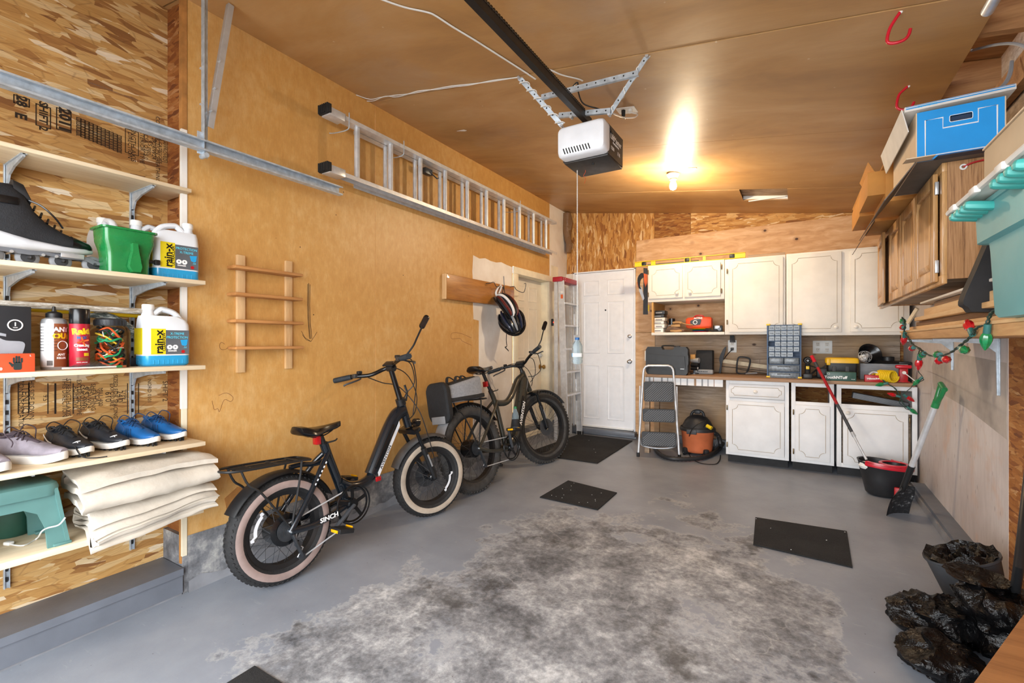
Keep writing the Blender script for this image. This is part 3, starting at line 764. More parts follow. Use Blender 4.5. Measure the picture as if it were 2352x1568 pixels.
# ---------------------------------------------------------------- green hand spreader
pm('spreader_green', '1b7a3e', .28, var=.06, coat=.4)
t = thing('hand_spreader', 'green plastic hand spreader with a wide hopper on the shelf', 'spreader', M=FX(onshelf(-2.60, .89, 1)))
def rr(w, d, z, r=.02, cx=0, cy=0): return [V((x, y, z)) for x, y in rrect(w, d, r, 4, cx, cy)]
b = MB(); b.ring([rr(.155, .11, 0), rr(.158, .115, .07), rr(.165, .12, .1), rr(.185, .135, .14), rr(.19, .14, .195)], True, False)
b.ring([rr(.184, .134, .195), rr(.16, .12, .14), rr(.13, .09, .12)], True, True); b.build('hopper', 'spreader_green', t)
b = MB(); b.ring([rr(.188, .138, .19), rr(.208, .158, .191), rr(.208, .158, .199), rr(.182, .132, .2)], True, False); b.build('rim', 'spreader_green', t)
b = MB(); b.prism([(-.012, .03), (.0, .008), (.028, .008), (.034, .03), (.022, .1), (.018, .135), (.0, .135), (.0, .1), (-.008, .06)], .03, basis((.0, -.062, 0), (1, 0, 0), (0, 0, 1), (0, -1, 0))); b.build('handle', 'spreader_green', t)
b = MB(); b.cyl((.075, -.02, .072), (.115, -.02, .072), .008, n=10); b.box((.118, -.02, .072), (.022, .02, .024), bev=.004); b.build('crank_knob', 'black', t)

# ---------------------------------------------------------------- inline skate
pm('skate_black', '16181d', .7, var=.12, sc=60, bump=.3, bsc=200); pm('skate_frame', '6d7178', .4, var=.06); pm('skate_shell', 'c9ccd2', .4, var=.04); pm('wheel_grey', '8a8d92', .5, var=.05)
t = thing('inline_skate', 'black inline skate with pale sole shell lying along the upper shelf', 'skate', M=TR(onshelf(-2.66, .79, 1), (0, 0, PI / 2)) @ Matrix.Translation((-.30, 0, 0)))
# local x: heel 0 to toe .3
def boot(x, wid, zb, zt, lean=0.0, n=16):
    out = []
    for j in range(n):
        a = 2 * PI * j / n; cy, sz = math.cos(a), math.sin(a)
        out.append(V((x + lean * (sz + 1) / 2, wid * math.copysign(abs(cy) ** .75, cy), (zb + zt) / 2 + (zt - zb) / 2 * math.copysign(abs(sz) ** .8, sz))))
    return out
Z0 = .078
b = MB(); b.ring([boot(-.012, .02, Z0 + .03, Z0 + .2), boot(.0, .042, Z0, Z0 + .24), boot(.05, .05, Z0 - .004, Z0 + .245, .0), boot(.085, .05, Z0 - .004, Z0 + .215, .0), boot(.115, .047, Z0 - .002, Z0 + .15), boot(.15, .047, Z0, Z0 + .11), boot(.2, .049, Z0 + .002, Z0 + .078), boot(.245, .047, Z0 + .006, Z0 + .06), boot(.28, .036, Z0 + .01, Z0 + .048), boot(.296, .016, Z0 + .016, Z0 + .036)])
b.build('boot', 'skate_black', t)
b = MB(); b.ring([boot(-.016, .03, Z0 - .01, Z0 + .07), boot(.02, .052, Z0 - .016, Z0 + .055), boot(.1, .054, Z0 - .016, Z0 + .034), boot(.2, .054, Z0 - .012, Z0 + .022), boot(.27, .044, Z0 - .006, Z0 + .022), boot(.302, .016, Z0 + .004, Z0 + .02)]); b.build('sole_shell', 'skate_shell', t)
b = MB(); b.ring([boot(.228, .0505, Z0 + .008, Z0 + .07), boot(.255, .047, Z0 + .008, Z0 + .0585), boot(.287, .034, Z0 + .012, Z0 + .047), boot(.301, .014, Z0 + .018, Z0 + .035)]); b.build('toe_cap', 'black_gloss', t)
b = MB()
for y in (-.03, .022): b.prism([(-.03, .046), (.0, .05), (.1, .046), (.15, .052), (.2, .046), (.27, .05), (.30, .034), (.325, .034), (.325, .046), (.27, .066), (.2, .062), (.1, .068), (-.02, .075), (-.04, .045)], .008, basis((0, y, 0), (1, 0, 0), (0, 0, 1), (0, 1, 0)).copy())
fr = b.build('frame', 'skate_frame', t)
for x in (.0, .1, .2, .305):
    w = MB(); M = basis((x, 0, .037), (1, 0, 0), (0, 0, 1), (0, -1, 0))
    w.lathe([(.012, -.012), (.03, -.011), (.036, -.006), (.037, 0), (.036, .006), (.03, .011), (.012, .012)], M, 24); wh = w.build('wheel', 'wheel_grey', t)
    h = MB(); h.lathe([(.001, -.03), (.006, -.031), (.006, .031), (.001, .03)], M, 8); h.lathe([(.012, -.0135), (.022, -.013), (.022, .013), (.012, .0135)], M, 16); h.build('hub', 'dark_grey', wh)
b = MB()
for x in (.05, .14, .18): b.cyl((x, -.034, .052), (x, .034, .052), .006, n=8)
b.box((.23, -.034, .062), (.075, .004, .02), bev=.004); b.build('bolt', 'steel', t)
b = MB()
for i in range(6):
    u = i / 5; x = .1 + .1 * u; z = Z0 + .2 - .115 * u ** .8
    b.tube([(x - .008, -.03, z - .02), (x, -.012, z + .002), (x + .006, .012, z + .002), (x - .002, .03, z - .02)], .004, 6)
b.tube(spline([(.09, -.02, Z0 + .19), (.13, -.045, Z0 + .17), (.17, -.05, Z0 + .13), (.2, -.03, Z0 + .095)], 5), .0035, 6); b.build('laces', 'black_gloss', t)
b = MB(); b.ring([boot(.055, .032, Z0 + .2, Z0 + .262), boot(.085, .034, Z0 + .19, Z0 + .25), boot(.105, .03, Z0 + .17, Z0 + .2)]); b.build('tongue', 'black_matte', t)
b = MB().box((.035, -.051, Z0 + .17), (.06, .006, .03), bev=.004); b.build('cuff_strap', 'black_gloss', t)

# ---------------------------------------------------------------- third shelf
pm('box_black', '23262b', .5, var=.05); pm('glove_orange', 'd8502a', .5, var=.05); pm('glove_dark', '1f2b2a', .6, var=.1); pm('print_grey', '9aa0a8', .5, var=.05)
t = thing('compressor_box', 'black cardboard box with a printed grey compressor at the shelf edge', 'box', M=FX(onshelf(-2.70, .49, 2)))
MB().box((0, 0, .127), (.20, .19, .254), bev=.003).build('carton', 'box_black', t)
fy = -.0955; F = lambda x, z: basis((x, fy - .0002, z), (1, 0, 0), (0, 0, 1), (0, -1, 0))
b = MB(); b.prism(spl2([(-.08, .05), (-.09, .11), (-.06, .14), (.0, .135), (.03, .12), (.075, .115), (.08, .09), (.06, .045), (.0, .035)]), .0004, F(0, 0)); b.prism([(-.09, .15), (-.04, .165), (.03, .145), (.03, .135), (-.04, .152), (-.09, .14)], .0004, F(0, 0)); b.build('print', 'print_grey', t)
b = MB(); b.prism(rrect(.06, .03, .006, 3, -.02, .085), .0007, F(0, 0)); 
for i in range(8): b.bb((.005 + i * .006, fy - .0009, .05), (.008 + i * .006, fy, .07))
b.build('print', 'box_black', t)
b = MB(); b.torus((0, 0, 0), .02, .0022, F(.055, .18), 24, 6); b.build('print', 'print_white', t)
text('1', .02, F(.055, .183), 'print_white', t, bold=.0006); text('YEAR', .006, F(.055, .17), 'print_white', t)
t = thing('glove_box', 'small orange glove box in front of the black box', 'box', M=FX(onshelf(-2.545, .50, 2)))
MB().box((0, 0, .035), (.155, .08, .07), bev=.002).build('carton', 'glove_orange', t)
fy = -.0405; F = lambda x, z: basis((x, fy - .0002, z), (1, 0, 0), (0, 0, 1), (0, -1, 0))
b = MB(); b.prism(rrect(.022, .03, .006, 3, .03, .024), .0004, F(0, 0))
for i, (x, h) in enumerate(((.02, .02), (.027, .026), (.034, .025), (.041, .018))): b.prism(rrect(.0055, h, .0025, 3, x, .036 + h / 2), .0004, F(0, 0))
b.prism([(.016, .018), (.01, .03), (.006, .036), (.009, .04), (.02, .03)], .0004, F(0, 0)); b.build('print', 'glove_dark', t)
text('100', .014, F(-.02, .014), 'print_white', t, bold=.0006); text('L', .01, F(.065, .062), 'print_white', t)

pm('can_silver', 'b9bbbe', .3, .5, var=.04); pm('label_brown', '8a4a28', .45, var=.06, sc=8); pm('label_red', 'b01830', .4, var=.06, sc=8)
C = lambda r, a, z: basis((r * math.sin(a), -r * math.cos(a), z), (math.cos(a), math.sin(a), 0), (0, 0, 1), (math.sin(a), -math.cos(a), 0))
def arcband(r, a0, a1, z0, z1, n=14):
    b = MB(); b.grid(lambda u, w: (r * math.sin(a0 + (a1 - a0) * u), -r * math.cos(a0 + (a1 - a0) * u), z0 + (z1 - z0) * w), n, 1); return b
t = thing('ant_powder_bottle', 'silver bottle with brown label and black nozzle cap beside the red can', 'bottle', M=FX(onshelf(-2.64, .665, 2)))
b = MB().lathe([(.001, 0), (.038, 0), (.041, .006), (.041, .195), (.037, .208), (.022, .216), (.022, .222)], None, 28); b.build('bottle_body', 'can_silver', t)
arcband(.0414, -.25, 1.5, .012, .19).build('label', 'label_brown', t); arcband(.0414, -1.5, -.25, .012, .19).build('label', 'print_white', t)
b = MB().lathe([(.001, .214), (.025, .214), (.026, .218), (.026, .232), (.02, .238), (.008, .242), (.005, .262), (.001, .263)], None, 18); b.build('nozzle_cap', 'black', t)
text('ANT', .026, C(.0415, .35, .165), 'print_white', t, bend=.0415, bold=.001); text('OUT', .03, C(.0415, .42, .138), 'yellow', t, bend=.0415, bold=.0016); text('ANT', .013, C(.0415, .35, .062), 'print_white', t, bend=.0415, bold=.0005); text('KILLER', .011, C(.0415, .35, .048), 'print_white', t, bend=.0415, bold=.0005)
b = MB(); b.torus((0, 0, 0), .018, .0015, C(.0415, .42, .1), 20, 6); b.build('print', 'print_white', t)
for i in range(9):
    text('POUDRE FOURMIS MODE', .0055, C(.0415, -.75, .175 - i * .012), 'print_black', t, bend=.0415)
b = MB()
for i in range(9): b.box((.0415 * math.sin(-.75 + i * .05), -.0415 * math.cos(-.75 + i * .05), .028), (.0012, .001, .02))
b.build('barcode', 'print_black', t)
t = thing('insect_spray_can', 'red aerosol can with black cap standing beside the brown bottle', 'can', M=FX(onshelf(-2.60, .735, 2)))
MB().lathe([(.001, 0), (.031, 0), (.033, .004), (.033, .19), (.03, .198), (.001, .2)], None, 26).build('can_body', 'label_red', t)
MB().lathe([(.001, .19), (.0325, .19), (.0335, .193), (.0335, .25), (.031, .255), (.001, .256)], None, 26).build('cap', 'black_gloss', t)
text('Raid', .036, C(.0334, -.12, .158) @ Matrix.Rotation(.1, 4, 'Z'), 'yellow', t, bend=.0334, bold=.002); text('MAX', .015, C(.0334, -.05, .132), 'blue', t, bend=.0334, bold=.0008)
text('Crawling', .015, C(.0334, 0, .1), 'print_white', t, bend=.0334, bold=.0008); text('Insect', .015, C(.0334, 0, .083), 'print_white', t, bend=.0334, bold=.0008)
arcband(.0336, .15, .75, .055, .068).build('print', 'yellow', t); arcband(.0335, -.6, .7, .035, .05).build('print', 'label_brown', t); text('ANTS SPIDERS', .006, C(.0336, 0, .028), 'print_white', t, bend=.0334)
b = MB(); M = C(.0336, .05, .117)
for s in (0, PI / 2): b.box((0, 0, 0), (.04, .006, .0006), M=M @ Matrix.Rotation(s + .3, 4, 'Z'))
b.build('print', 'orange', t)

m = MT('clear_plastic', .06); m.out('f4f8fa'); m.b.inputs['Transmission Weight'].default_value = 1.0; m.b.inputs['IOR'].default_value = 1.08
jp = onshelf(-2.62, .845, 2)
t = thing('cord_jar', 'clear square plastic jar with a dark lid full of bungee cords', 'jar', M=FX(jp))
def jr(s, z): return [V((x, y, z)) for x, y in rrect(.128 * s, .11 * s, .03 * s, 4)]
b = MB(); b.ring([jr(.94, .001), jr(1, .008), jr(1, .155), jr(.97, .172), jr(.8, .185), jr(.8, .195)], True, False); b.add([p for p in jr(.94, .001)], [tuple(range(20))]); b.build('jar_body', 'clear_plastic', t)
b = MB(); b.lathe([(.001, .186), (.054, .186), (.056, .19), (.056, .212), (.05, .218), (.001, .22)], None, 26)
for i in range(26): a = i * 2 * PI / 26; b.box((.056 * math.cos(a), .056 * math.sin(a), .2), (.003, .003, .02), (0, 0, a))
b.build('lid', 'blue' if False else 'box_black', t)
pm('cord_orange', 'dd5a22', .6, var=.08, sc=60); pm('cord_green', '1d9a63', .6, var=.08, sc=60); pm('cord_yellow', 'd8b22a', .6, var=.08, sc=60); pm('cord_black', '1a1a1c', .6, var=.1, sc=60); pm('cord_white', 'dcdcd6', .5, var=.05)
rg = random.Random(11)
for i in range(20):
    cn = ['orange', 'green', 'black', 'orange', 'yellow', 'black', 'green', 'orange', 'white', 'black'][i % 10]
    zc = .02 + .148 * (i / 19); ph = rg.uniform(0, 6.28); pts = []
    for k in range(7):
        a = ph + k * .95; r = rg.uniform(.55, 1.0)
        pts.append((.048 * r * math.cos(a), .04 * r * math.sin(a), min(max(zc + rg.uniform(-.03, .03), .008), .176)))
    path = [FX(jp) @ p for p in spline(pts, 5)]
    b = MB().tube(path, .0042 if cn != 'white' else .0022, 7)
    o = b.build('bungee_cord', 'cord_' + cn); tag(o, cn + ' bungee cord coiled in the clear jar', 'cord', 'bungee cords in the jar')
# grey striped roll behind the jar, small black carton, poles
m = MT('camo', .8); n = m.noise(m.co((3, 3, 9)), 14, 4); m.out(m.ramp(n, [(.4, '4f5a58'), (.5, '9aa3a0'), (.6, 'c6ccc8')], 'CONSTANT')); 
b = MB(); path = spline([onshelf(-2.80, .80, 2) + V((0, 0, .235)), onshelf(-2.80, .88, 2) + V((0, 0, .24)), onshelf(-2.79, .95, 2) + V((0, 0, .205)), onshelf(-2.78, 1.01, 2) + V((0, 0, .13)), onshelf(-2.78, 1.03, 2) + V((0, 0, .03))], 6)
b.tube(path, [.02] * 4 + [.028] * (len(path) - 4), 12, flat=.6); tag(b.build('fabric_strap_roll', 'camo'), 'mottled grey fabric band arching behind the cord jar', 'strap')
b = MB().box(onshelf(-2.71, .935, 2) + V((0, 0, .02)), (.06, .075, .04), bev=.002); t = b.build('small_carton', 'box_black'); tag(t, 'small black carton beside the foot of the blue jug', 'box')
b = MB().cyl((-2.74, .2, 1.362), (-2.74, 1.12, 1.352), .0145, n=14); b.jitter(.0008, 30)
m = MT('paint_pole', .6); n = m.noise(m.co((30, 6, 30)), 3, 5, .7); m.out(m.ramp(n, [(.4, '9b8f7c'), (.55, 'cfc9be'), (.62, 'f0efec')]))
tag(b.build('paint_pole', 'paint_pole'), 'paint-splashed pole lying behind the cans on the middle shelf', 'pole')
b = MB().cyl((-2.80, .2, 1.352), (-2.80, 1.15, 1.33), .009, n=12); tag(b.build('yellow_rod', 'yellow'), 'thin yellow rod lying behind the paint-splashed pole', 'rod')
# feathery duster lying at the front edge
t = thing('feather_duster', 'grey feathery duster lying at the front of the middle shelf', 'duster', M=FX(onshelf(-2.525, .75, 2)) @ TR((0, 0, .012)))
b = MB(); rg = random.Random(5)
for i in range(420):
    x = rg.uniform(-.075, .075); a = rg.uniform(-.2, PI + .2); L = rg.uniform(.015, .04) * (1 - .5 * abs(x) / .08)
    p0 = V((x, 0, 0)); p1 = V((x + rg.uniform(.01, .035), math.cos(a) * L, max(-.010, math.sin(a) * L * .7)))
    d = (p1 - p0); s = V((.0007, .0007, 0)); b.add([p0 - s, p0 + s, p1], [(0, 1, 2)])
b.build('barbs', 'print_grey', t, kind='stuff'); MB().cyl((-.09, 0, -.004), (.085, 0, -.004), .004, n=8).build('shaft', 'cord_white', t)
MB().cyl((.085, 0, -.004), (.105, 0, -.004), .0055, n=8).build('bead', 'green', t); MB().cyl((.105, 0, -.004), (.12, 0, -.004), .005, n=8).build('bead', 'label_brown', t)

# ---------------------------------------------------------------- shoes
pm('lav_suede', '8f8892', .85, var=.08, sc=30, bump=.2, bsc=200); pm('lav_dark', '4b4048', .85, var=.1); pm('sole_white', 'd9d7d2', .6, var=.06)
pm('cleat_black', '22262d', .4, var=.12, sc=30, bump=.2, bsc=80); pm('lace_black', '18191c', .7, var=.1); pm('shoe_blue', '185c9a', .35, var=.07, sc=20, bump=.12, bsc=90); pm('shoe_navy', '173f6b', .6, var=.08); pm('lining_dark', '14161a', .9, var=0)
def shoe(p, heading, L, up, sole, lace, lab, grp, stripes=None, studs=False, mark=None, lining='lining_dark', fat=1.0, roll=0.0, mid=.018):
    t = thing('shoe', lab, 'shoe', M=TR(p, (0, 0, heading)) @ Matrix.Rotation(roll, 4, 'X'), group=grp)
    g = .010 if studs else .0
    def w(u): return fat * L * (.105 + .03 * math.sin(min(u, 1) * PI) + .035 * math.exp(-((u - .68) / .2) ** 2)) * (1 if u < .82 else max(.15, math.sqrt(max(0, 1 - ((u - .82) / .185) ** 2)))) * (1 if u > .08 else .62 + .38 * math.sqrt(max(u, 0) / .08))
    def off(u): return .012 * L * math.sin(u * PI * 1.2)
    # sole
    us = [0, .02, .06, .12, .25, .4, .55, .68, .78, .86, .92, .96, .99, 1.0]
    def toe(u): return .014 * max(0, (u - .75) / .25) ** 2
    b = MB(); rings = []
    out = [(u * L, off(u) * 1 + w(u)) for u in us] + [(u * L, off(u) - w(u)) for u in reversed(us)]
    for z, k in ((g, .93), (g + .004, 1.0), (g + mid, 1.0), (g + mid + .006, .95)):
        rings.append([V((L / 2 + (x - L / 2) * (1 if k == 1 else .985), y * k, z + toe(x / L))) for x, y in out])
    b.ring(rings); b.build('sole', sole, t)
    # upper: rings from heel to toe
    n = 18; b = MB(); rings = []
    hs = [(0.012, .26), (.05, .30), (.15, .285), (.27, .27), (.36, .30), (.45, .275), (.55, .235), (.65, .19), (.75, .155), (.85, .125), (.93, .095), (.975, .065)]
    for u, h in hs:
        zb = g + mid + toe(u); zt = zb + h * L * .92; ww = w(u) * .97; r = []
        for j in range(n):
            a = -PI / 2 + 2 * PI * j / n; c, s = math.cos(a), math.sin(a); k = (s + 1) / 2
            nar = 1 - (.42 if u < .6 else .3) * k ** 1.6
            r.append(V((u * L + (.02 * L * k if u < .1 else 0), off(u) + ww * nar * math.copysign(abs(c) ** .6, c), zb + (zt - zb) * k ** .85)))
        rings.append(r)
    b.ring(rings); b.build('upper', up, t)
    # opening with lining
    b = MB(); zc = g + mid + .262 * L
    ring = [(L * .175 + L * .135 * math.cos(a), .052 * L * fat * math.sin(a), zc + (.035 * L if math.cos(a) > .3 else .028 * L if math.cos(a) < -.5 else .0)) for a in [2 * PI * j / 18 for j in range(18)]]
    b.tube(ring, .0055, 7, loop=True); b.build('collar', up if up != 'lav_suede' else 'lav_dark', t)
    b = MB(); b.ring([[V(p) for p in ring], [V((L * .175 + (p[0] - L * .175) * .7, p[1] * .6, zc - .01)) for p in ring]], True, False); b.add([(L * .175 + (p[0] - L * .175) * .98, p[1] * .95, zc + .004) for p in ring], [tuple(range(18))]); b.build('lining', lining, t)
    # tongue and laces
    b = MB(); b.grid(lambda a, c: (L * (.28 + .36 * a), (c - .5) * .062 * L * 2 * (1 - .25 * a), g + mid + L * (.335 - .155 * a - .03 * (2 * (c - .5)) ** 2) + .003), 8, 6); b.build('tongue', 'lav_dark' if up == 'lav_suede' else 'lace_black' if 'black' in up else 'shoe_navy', t)
    b = MB()
    for i in range(5):
        a = i / 5; x = L * (.34 + .3 * a); z = g + mid + L * (.33 - .155 * (a * .3 + .06) / .36) + .006 - L * .1 * a; yy = L * .07 * (1 - .2 * a)
        b.tube([(x, -yy * 1.2, z - .014), (x + .004, -yy * .6, z), (x + .016, yy * .6, z - .002), (x + .02, yy * 1.2, z - .016)], .0026, 6)
        b.tube([(x + .02, -yy * 1.15, z - .016), (x + .014, -yy * .6, z - .001), (x + .006, yy * .6, z + .001), (x, yy * 1.2, z - .014)], .0026, 6)
    z = g + mid + L * .335
    for s in (-1, 1): b.tube(spline([(L * .36, 0, z), (L * .33, s * .03, z + .022), (L * .37, s * .06, z + .002), (L * .42, s * .045, z - .035), (L * .43, s * .052, z - .055)], 4), .0022, 6)
    b.build('laces', lace, t)
    if stripes:
        b = MB()
        for s in (-1, 1):
            for k in range(3):
                u0 = .4 + k * .06; b.grid(lambda a, c: (L * (u0 + .02 * c - .05 * a), s * (off(.4) * s + w(u0) * (1.0 - .22 * a)), g + mid + .012 + .14 * L * a), 3, 1)
        b.build('stripe', stripes, t)
    if mark:
        b = MB()
        for s in (-1, 1): b.grid(lambda a, c: (L * (.08 + .24 * a), s * (w(.08 + .24 * a) * 1.0 - .002), g + mid + .02 + L * (.12 * (1 - a) ** 2 + .03 * c)), 6, 1)
        b.build('side_flash', mark, t)
        b = MB(); q = V((L * .8, -w(.8) * .35, g + mid + .128 * L)); b.tube([q + V((-.012, -.014, -.006)), q + V((0, -.004, .002)), q + V((.004, .008, .003))], .0018, 5); b.tube([q + V((0, -.004, .002)), q + V((.01, -.004, -.002))], .0016, 5); b.build('logo_mark', mark, t)
    if studs:
        b = MB()
        for i, (x, y) in enumerate([(.1, .05), (.1, -.05), (.2, .05), (.2, -.05), (.55, .07), (.55, -.07), (.65, .09), (.65, -.09), (.65, 0), (.75, .09), (.75, -.08), (.75, 0), (.85, .06), (.85, -.06), (.92, .02), (.92, -.03)]):
            b.cyl((x * L, y * L, .0), (x * L, y * L, g + .004 + toe(x)), .0045, .006, n=8)
        b.build('studs', 'black', t, kind='stuff')
    return t
G = 'shoes on the fourth shelf'
shoe(onshelf(-2.83, .555, 3) + V((.02, -.03, 0)), .55, .30, 'lav_suede', 'sole_white', 'lav_dark', 'lavender suede sneaker set back against the black cleat', G, fat=1.0, mid=.026, lining='lav_dark')
shoe(onshelf(-2.79, .40, 3), .35, .30, 'lav_suede', 'sole_white', 'lav_dark', 'lavender suede sneaker nearer the camera, cut by the frame edge', G, fat=1.0, mid=.026, lining='lav_dark')
shoe(onshelf(-2.85, .70, 3), .22, .285, 'cleat_black', 'sole_white', 'lace_black', 'black turf shoe with pale side flash next to the lavender sneakers', G, studs=True, mark='print_white')
shoe(onshelf(-2.87, .82, 3), .28, .285, 'cleat_black', 'sole_white', 'lace_black', 'black turf shoe touching the blue shoes', G, studs=True, mark='print_white')
shoe(onshelf(-2.84, .945, 3), .24, .275, 'shoe_blue', 'sole_white', 'shoe_navy', 'blue turf shoe beside the black shoes', G, studs=True, stripes='shoe_navy', lining='shoe_navy')
shoe(onshelf(-2.86, 1.055, 3), .30, .275, 'shoe_blue', 'sole_white', 'shoe_navy', 'blue turf shoe at the shelf end by the tan wall', G, studs=True, stripes='shoe_navy', lining='shoe_navy')
# loose laces trailing off the black shoe
b = MB().tube(spline([onshelf(-2.60, .72, 3) + V((0, 0, .05)), onshelf(-2.555, .73, 3) + V((0, 0, .012)), onshelf(-2.525, .76, 3) + V((0, 0, .004)), onshelf(-2.51, .80, 3) + V((0, 0, .004))], 5), .0025, 6)
tag(b.build('loose_lace', 'lace_black'), 'black lace end trailing over the shelf edge below the black shoe', 'lace')

# ---------------------------------------------------------------- bottom shelf: step stool, tub, cord, folded canvas
pm('stool_teal', '557f7c', .5, var=.05, sc=6); pm('tub_green', '1e4a3c', .5, var=.05); pm('canvas', 'bfb7aa', .9, var=.1, sc=5, bump=.5, bsc=45)
t = thing('step_stool', 'teal plastic step stool on the bottom shelf', 'stool', M=FX(onshelf(-2.64, .49, 4)))
def srr(w, d, z, r): return [V((x, y, z)) for x, y in rrect(w, d, r, 5)]
b = MB(); b.ring([srr(.33, .24, .205, .04), srr(.335, .245, .235, .04), srr(.325, .235, .25, .04), srr(.30, .21, .256, .035)]); b.build('seat', 'stool_teal', t)
for s in (-1, 1):
    b = MB(); o = [(-.19, 0), (-.125, 0), (-.12, .08), (-.1, .14), (-.06, .165), (.06, .165), (.1, .14), (.12, .08), (.125, 0), (.19, 0), (.165, .21), (.155, .235), (-.155, .235), (-.165, .21)]
    b.prism(o, .012, basis((0, s * .128, 0), (1, 0, 0), (0, -s * .1, 1), (0, -s, 0))); b.build('apron', 'stool_teal', t)
for sx in (-1, 1):
    b = MB(); b.prism([(-.13, 0), (-.07, 0), (-.05, .12), (.05, .12), (.07, 0), (.13, 0), (.115, .23), (-.115, .23)], .012, basis((sx * .192, 0, 0), (0, 1, 0), (-sx * .15, 0, 1), (-sx, 0, 0))); b.build('side_apron', 'stool_teal', t)
    for sy in (-1, 1):
        b = MB(); b.box((sx * .168, sy * .112, .006), (.055, .045, .012), bev=.004); b.build('foot', 'stool_teal', t)
b = MB().lathe([(.001, 0), (.06, 0), (.066, .01), (.075, .1), (.08, .102), (.08, .11), (.07, .108)], Matrix.Translation(onshelf(-2.84, .585, 4)) , 20); tag(b.build('plastic_tub', 'tub_green'), 'dark green plastic tub behind the teal stool', 'tub')
b = MB().tube(spline([onZ(25, 1250, SH[4][0] + .004), onZ(55, 1252, SH[4][0] + .004), onZ(85, 1236, SH[4][0] + .006), onX(96, 1220, -2.50), onX(110, 1212, -2.49), onX(135, 1205, -2.485), onX(150, 1188, -2.48)], 6), .0028, 7)
t = b.build('white_cord', 'white'); tag(t, 'thin white cord trailing around the stool leg', 'cord')
b = MB().box(onZ(20, 1247, SH[4][0] + .008), (.03, .02, .014), (0, 0, .4), bev=.004); b.build('plug', 'white', t, world=True)
# canvas: one ribbon folded back and forth
def ribbon(path, th):
    P = [V(p) for p in path]; L, R = [], []
    for i in range(len(P)):
        d = (P[min(i + 1, len(P) - 1)] - P[max(i - 1, 0)]).normalized(); nn = V((-d.y, d.x, 0))
        L.append(P[i] + nn * th / 2); R.append(P[i] - nn * th / 2)
    return L + R[::-1]
def folded(name, lab, xf, xb, z0, layers, th, gap, yA, yB, seed, sag):
    rg = random.Random(seed); path = []; z = z0
    for i in range(layers):
        a, c = (xb + rg.uniform(-.01, .02), xf + rg.uniform(-.045, .0)) if i % 2 == 0 else (xf + rg.uniform(-.045, .0), xb + rg.uniform(-.01, .02))
        for k in range(9):
            u = k / 8; x = a + (c - a) * u; path.append(V((x, z + .006 * math.sin(u * PI + i), 0)))
        e = 1 if i % 2 == 0 else -1
        r = (th + gap) / 2
        if i < layers - 1:
            path += [V((c + e * r * math.sin(q), z + r - r * math.cos(q), 0)) for q in (.6, 1.1, 1.6, 2.1, 2.6)]
        z += th + gap
    sec = ribbon(path, th); b = MB(); rings = []; N = 26
    for i in range(N + 1):
        u = i / N; y = yA + (yB - yA) * u; ring = []
        for p in sec:
            nz = mnoise.noise(V((p.x * 5, y * 4, seed))) * .018 + mnoise.noise(V((p.x * 14, y * 11, p.y * 9 + seed))) * .009
            over = max(0, p.x - SHX) ; dz = -sag * min(1, over / .06) * (.35 + .65 * (1 - u))
            pinch = 1 - .16 * (abs(u - .5) * 2) ** 4
            ring.append(V((p.x + mnoise.noise(V((y * 3, p.y * 6, 2 + seed))) * .018 + .02 * (u - .5), y + mnoise.noise(V((p.x * 4, p.y * 25, seed + 3))) * .02 * (2 * u - 1), z0 + (p.y - z0) * pinch + nz + dz)))
        rings.append(ring)
    b.ring(rings); o = b.build(name, 'canvas', ang=50); tag(o, lab, 'drop cloth'); return o
SHX = -2.50
folded('drop_cloth', 'off-white canvas drop cloth folded in thick layers at the bottom shelf end, lower bundle', -2.42, -2.67, SH[4][0] + .022, 5, .013, .010, .74, 1.20, 4, .085)
folded('drop_cloth', 'off-white canvas drop cloth folded on top of the other canvas bundle', -2.43, -2.67, SH[4][0] + .155, 3, .024, .028, .70, 1.21, 9, .03)

# ================================================================== overhead door track with its hanger bars
X0 = -2.46
zt, zb = onX(788, 429, X0).z, onX(788, 448, X0).z
ye = onX(788, 440, X0).y
t = thing('door_track', 'galvanised overhead door track hung along the left wall', 'door track', (X0, ye, zb))
b = MB(); P = [(0, 0), (0, .008), (-.002, .008), (-.002, .002), (-.038, .002), (-.038, zt - zb - .002), (-.002, zt - zb - .002), (-.002, zt - zb - .008), (0, zt - zb - .008), (0, zt - zb), (-.04, zt - zb), (-.04, 0)]
b.prism(P, ye + .4, basis((0, 0, 0), (1, 0, 0), (0, 0, 1), (0, -1, 0))); b.build('rail', 'galv', t)
yb = onX(470, 320, X0 - .02).y
def L_bar(p0, p1, w=.028, up=(1, 0, 0)):
    p0, p1 = V(p0), V(p1); b = MB(); d = (p1 - p0).normalized(); u = V(up); u = (u - d * u.dot(d)).normalized(); s = d.cross(u)
    for e, o in ((u, s), (s, u)): b.box((p0 + p1) / 2 + e * w / 2, (w, .003, (p1 - p0).length), Matrix((e, d.cross(e), d)).transposed())
    return b
top = onC(520, -60, 0); 
wpart(L_bar((X0 - .05, yb, zb - .02), (X0 - .05, yb, cz(X0))), 'hanger_bar', 'galv', t)
q = onX(478, 290, X0 - .03); q2 = onX(527, 0, X0 - .03); dd = (q2 - q); q3 = q + dd * ((cz(X0) - q.z) / dd.z)
wpart(L_bar(q, q3, .026, (0, 1, 0)), 'hanger_bar', 'steel', t)
b = MB(); b.box((X0 - .045, yb, (zt + zb) / 2 + .02), (.006, .045, .11), bev=.002); b.cyl((X0 - .05, yb, zb - .02), (X0 + .002, yb, zb - .02), .012); wpart(b, 'splice_plate', 'galv', t)
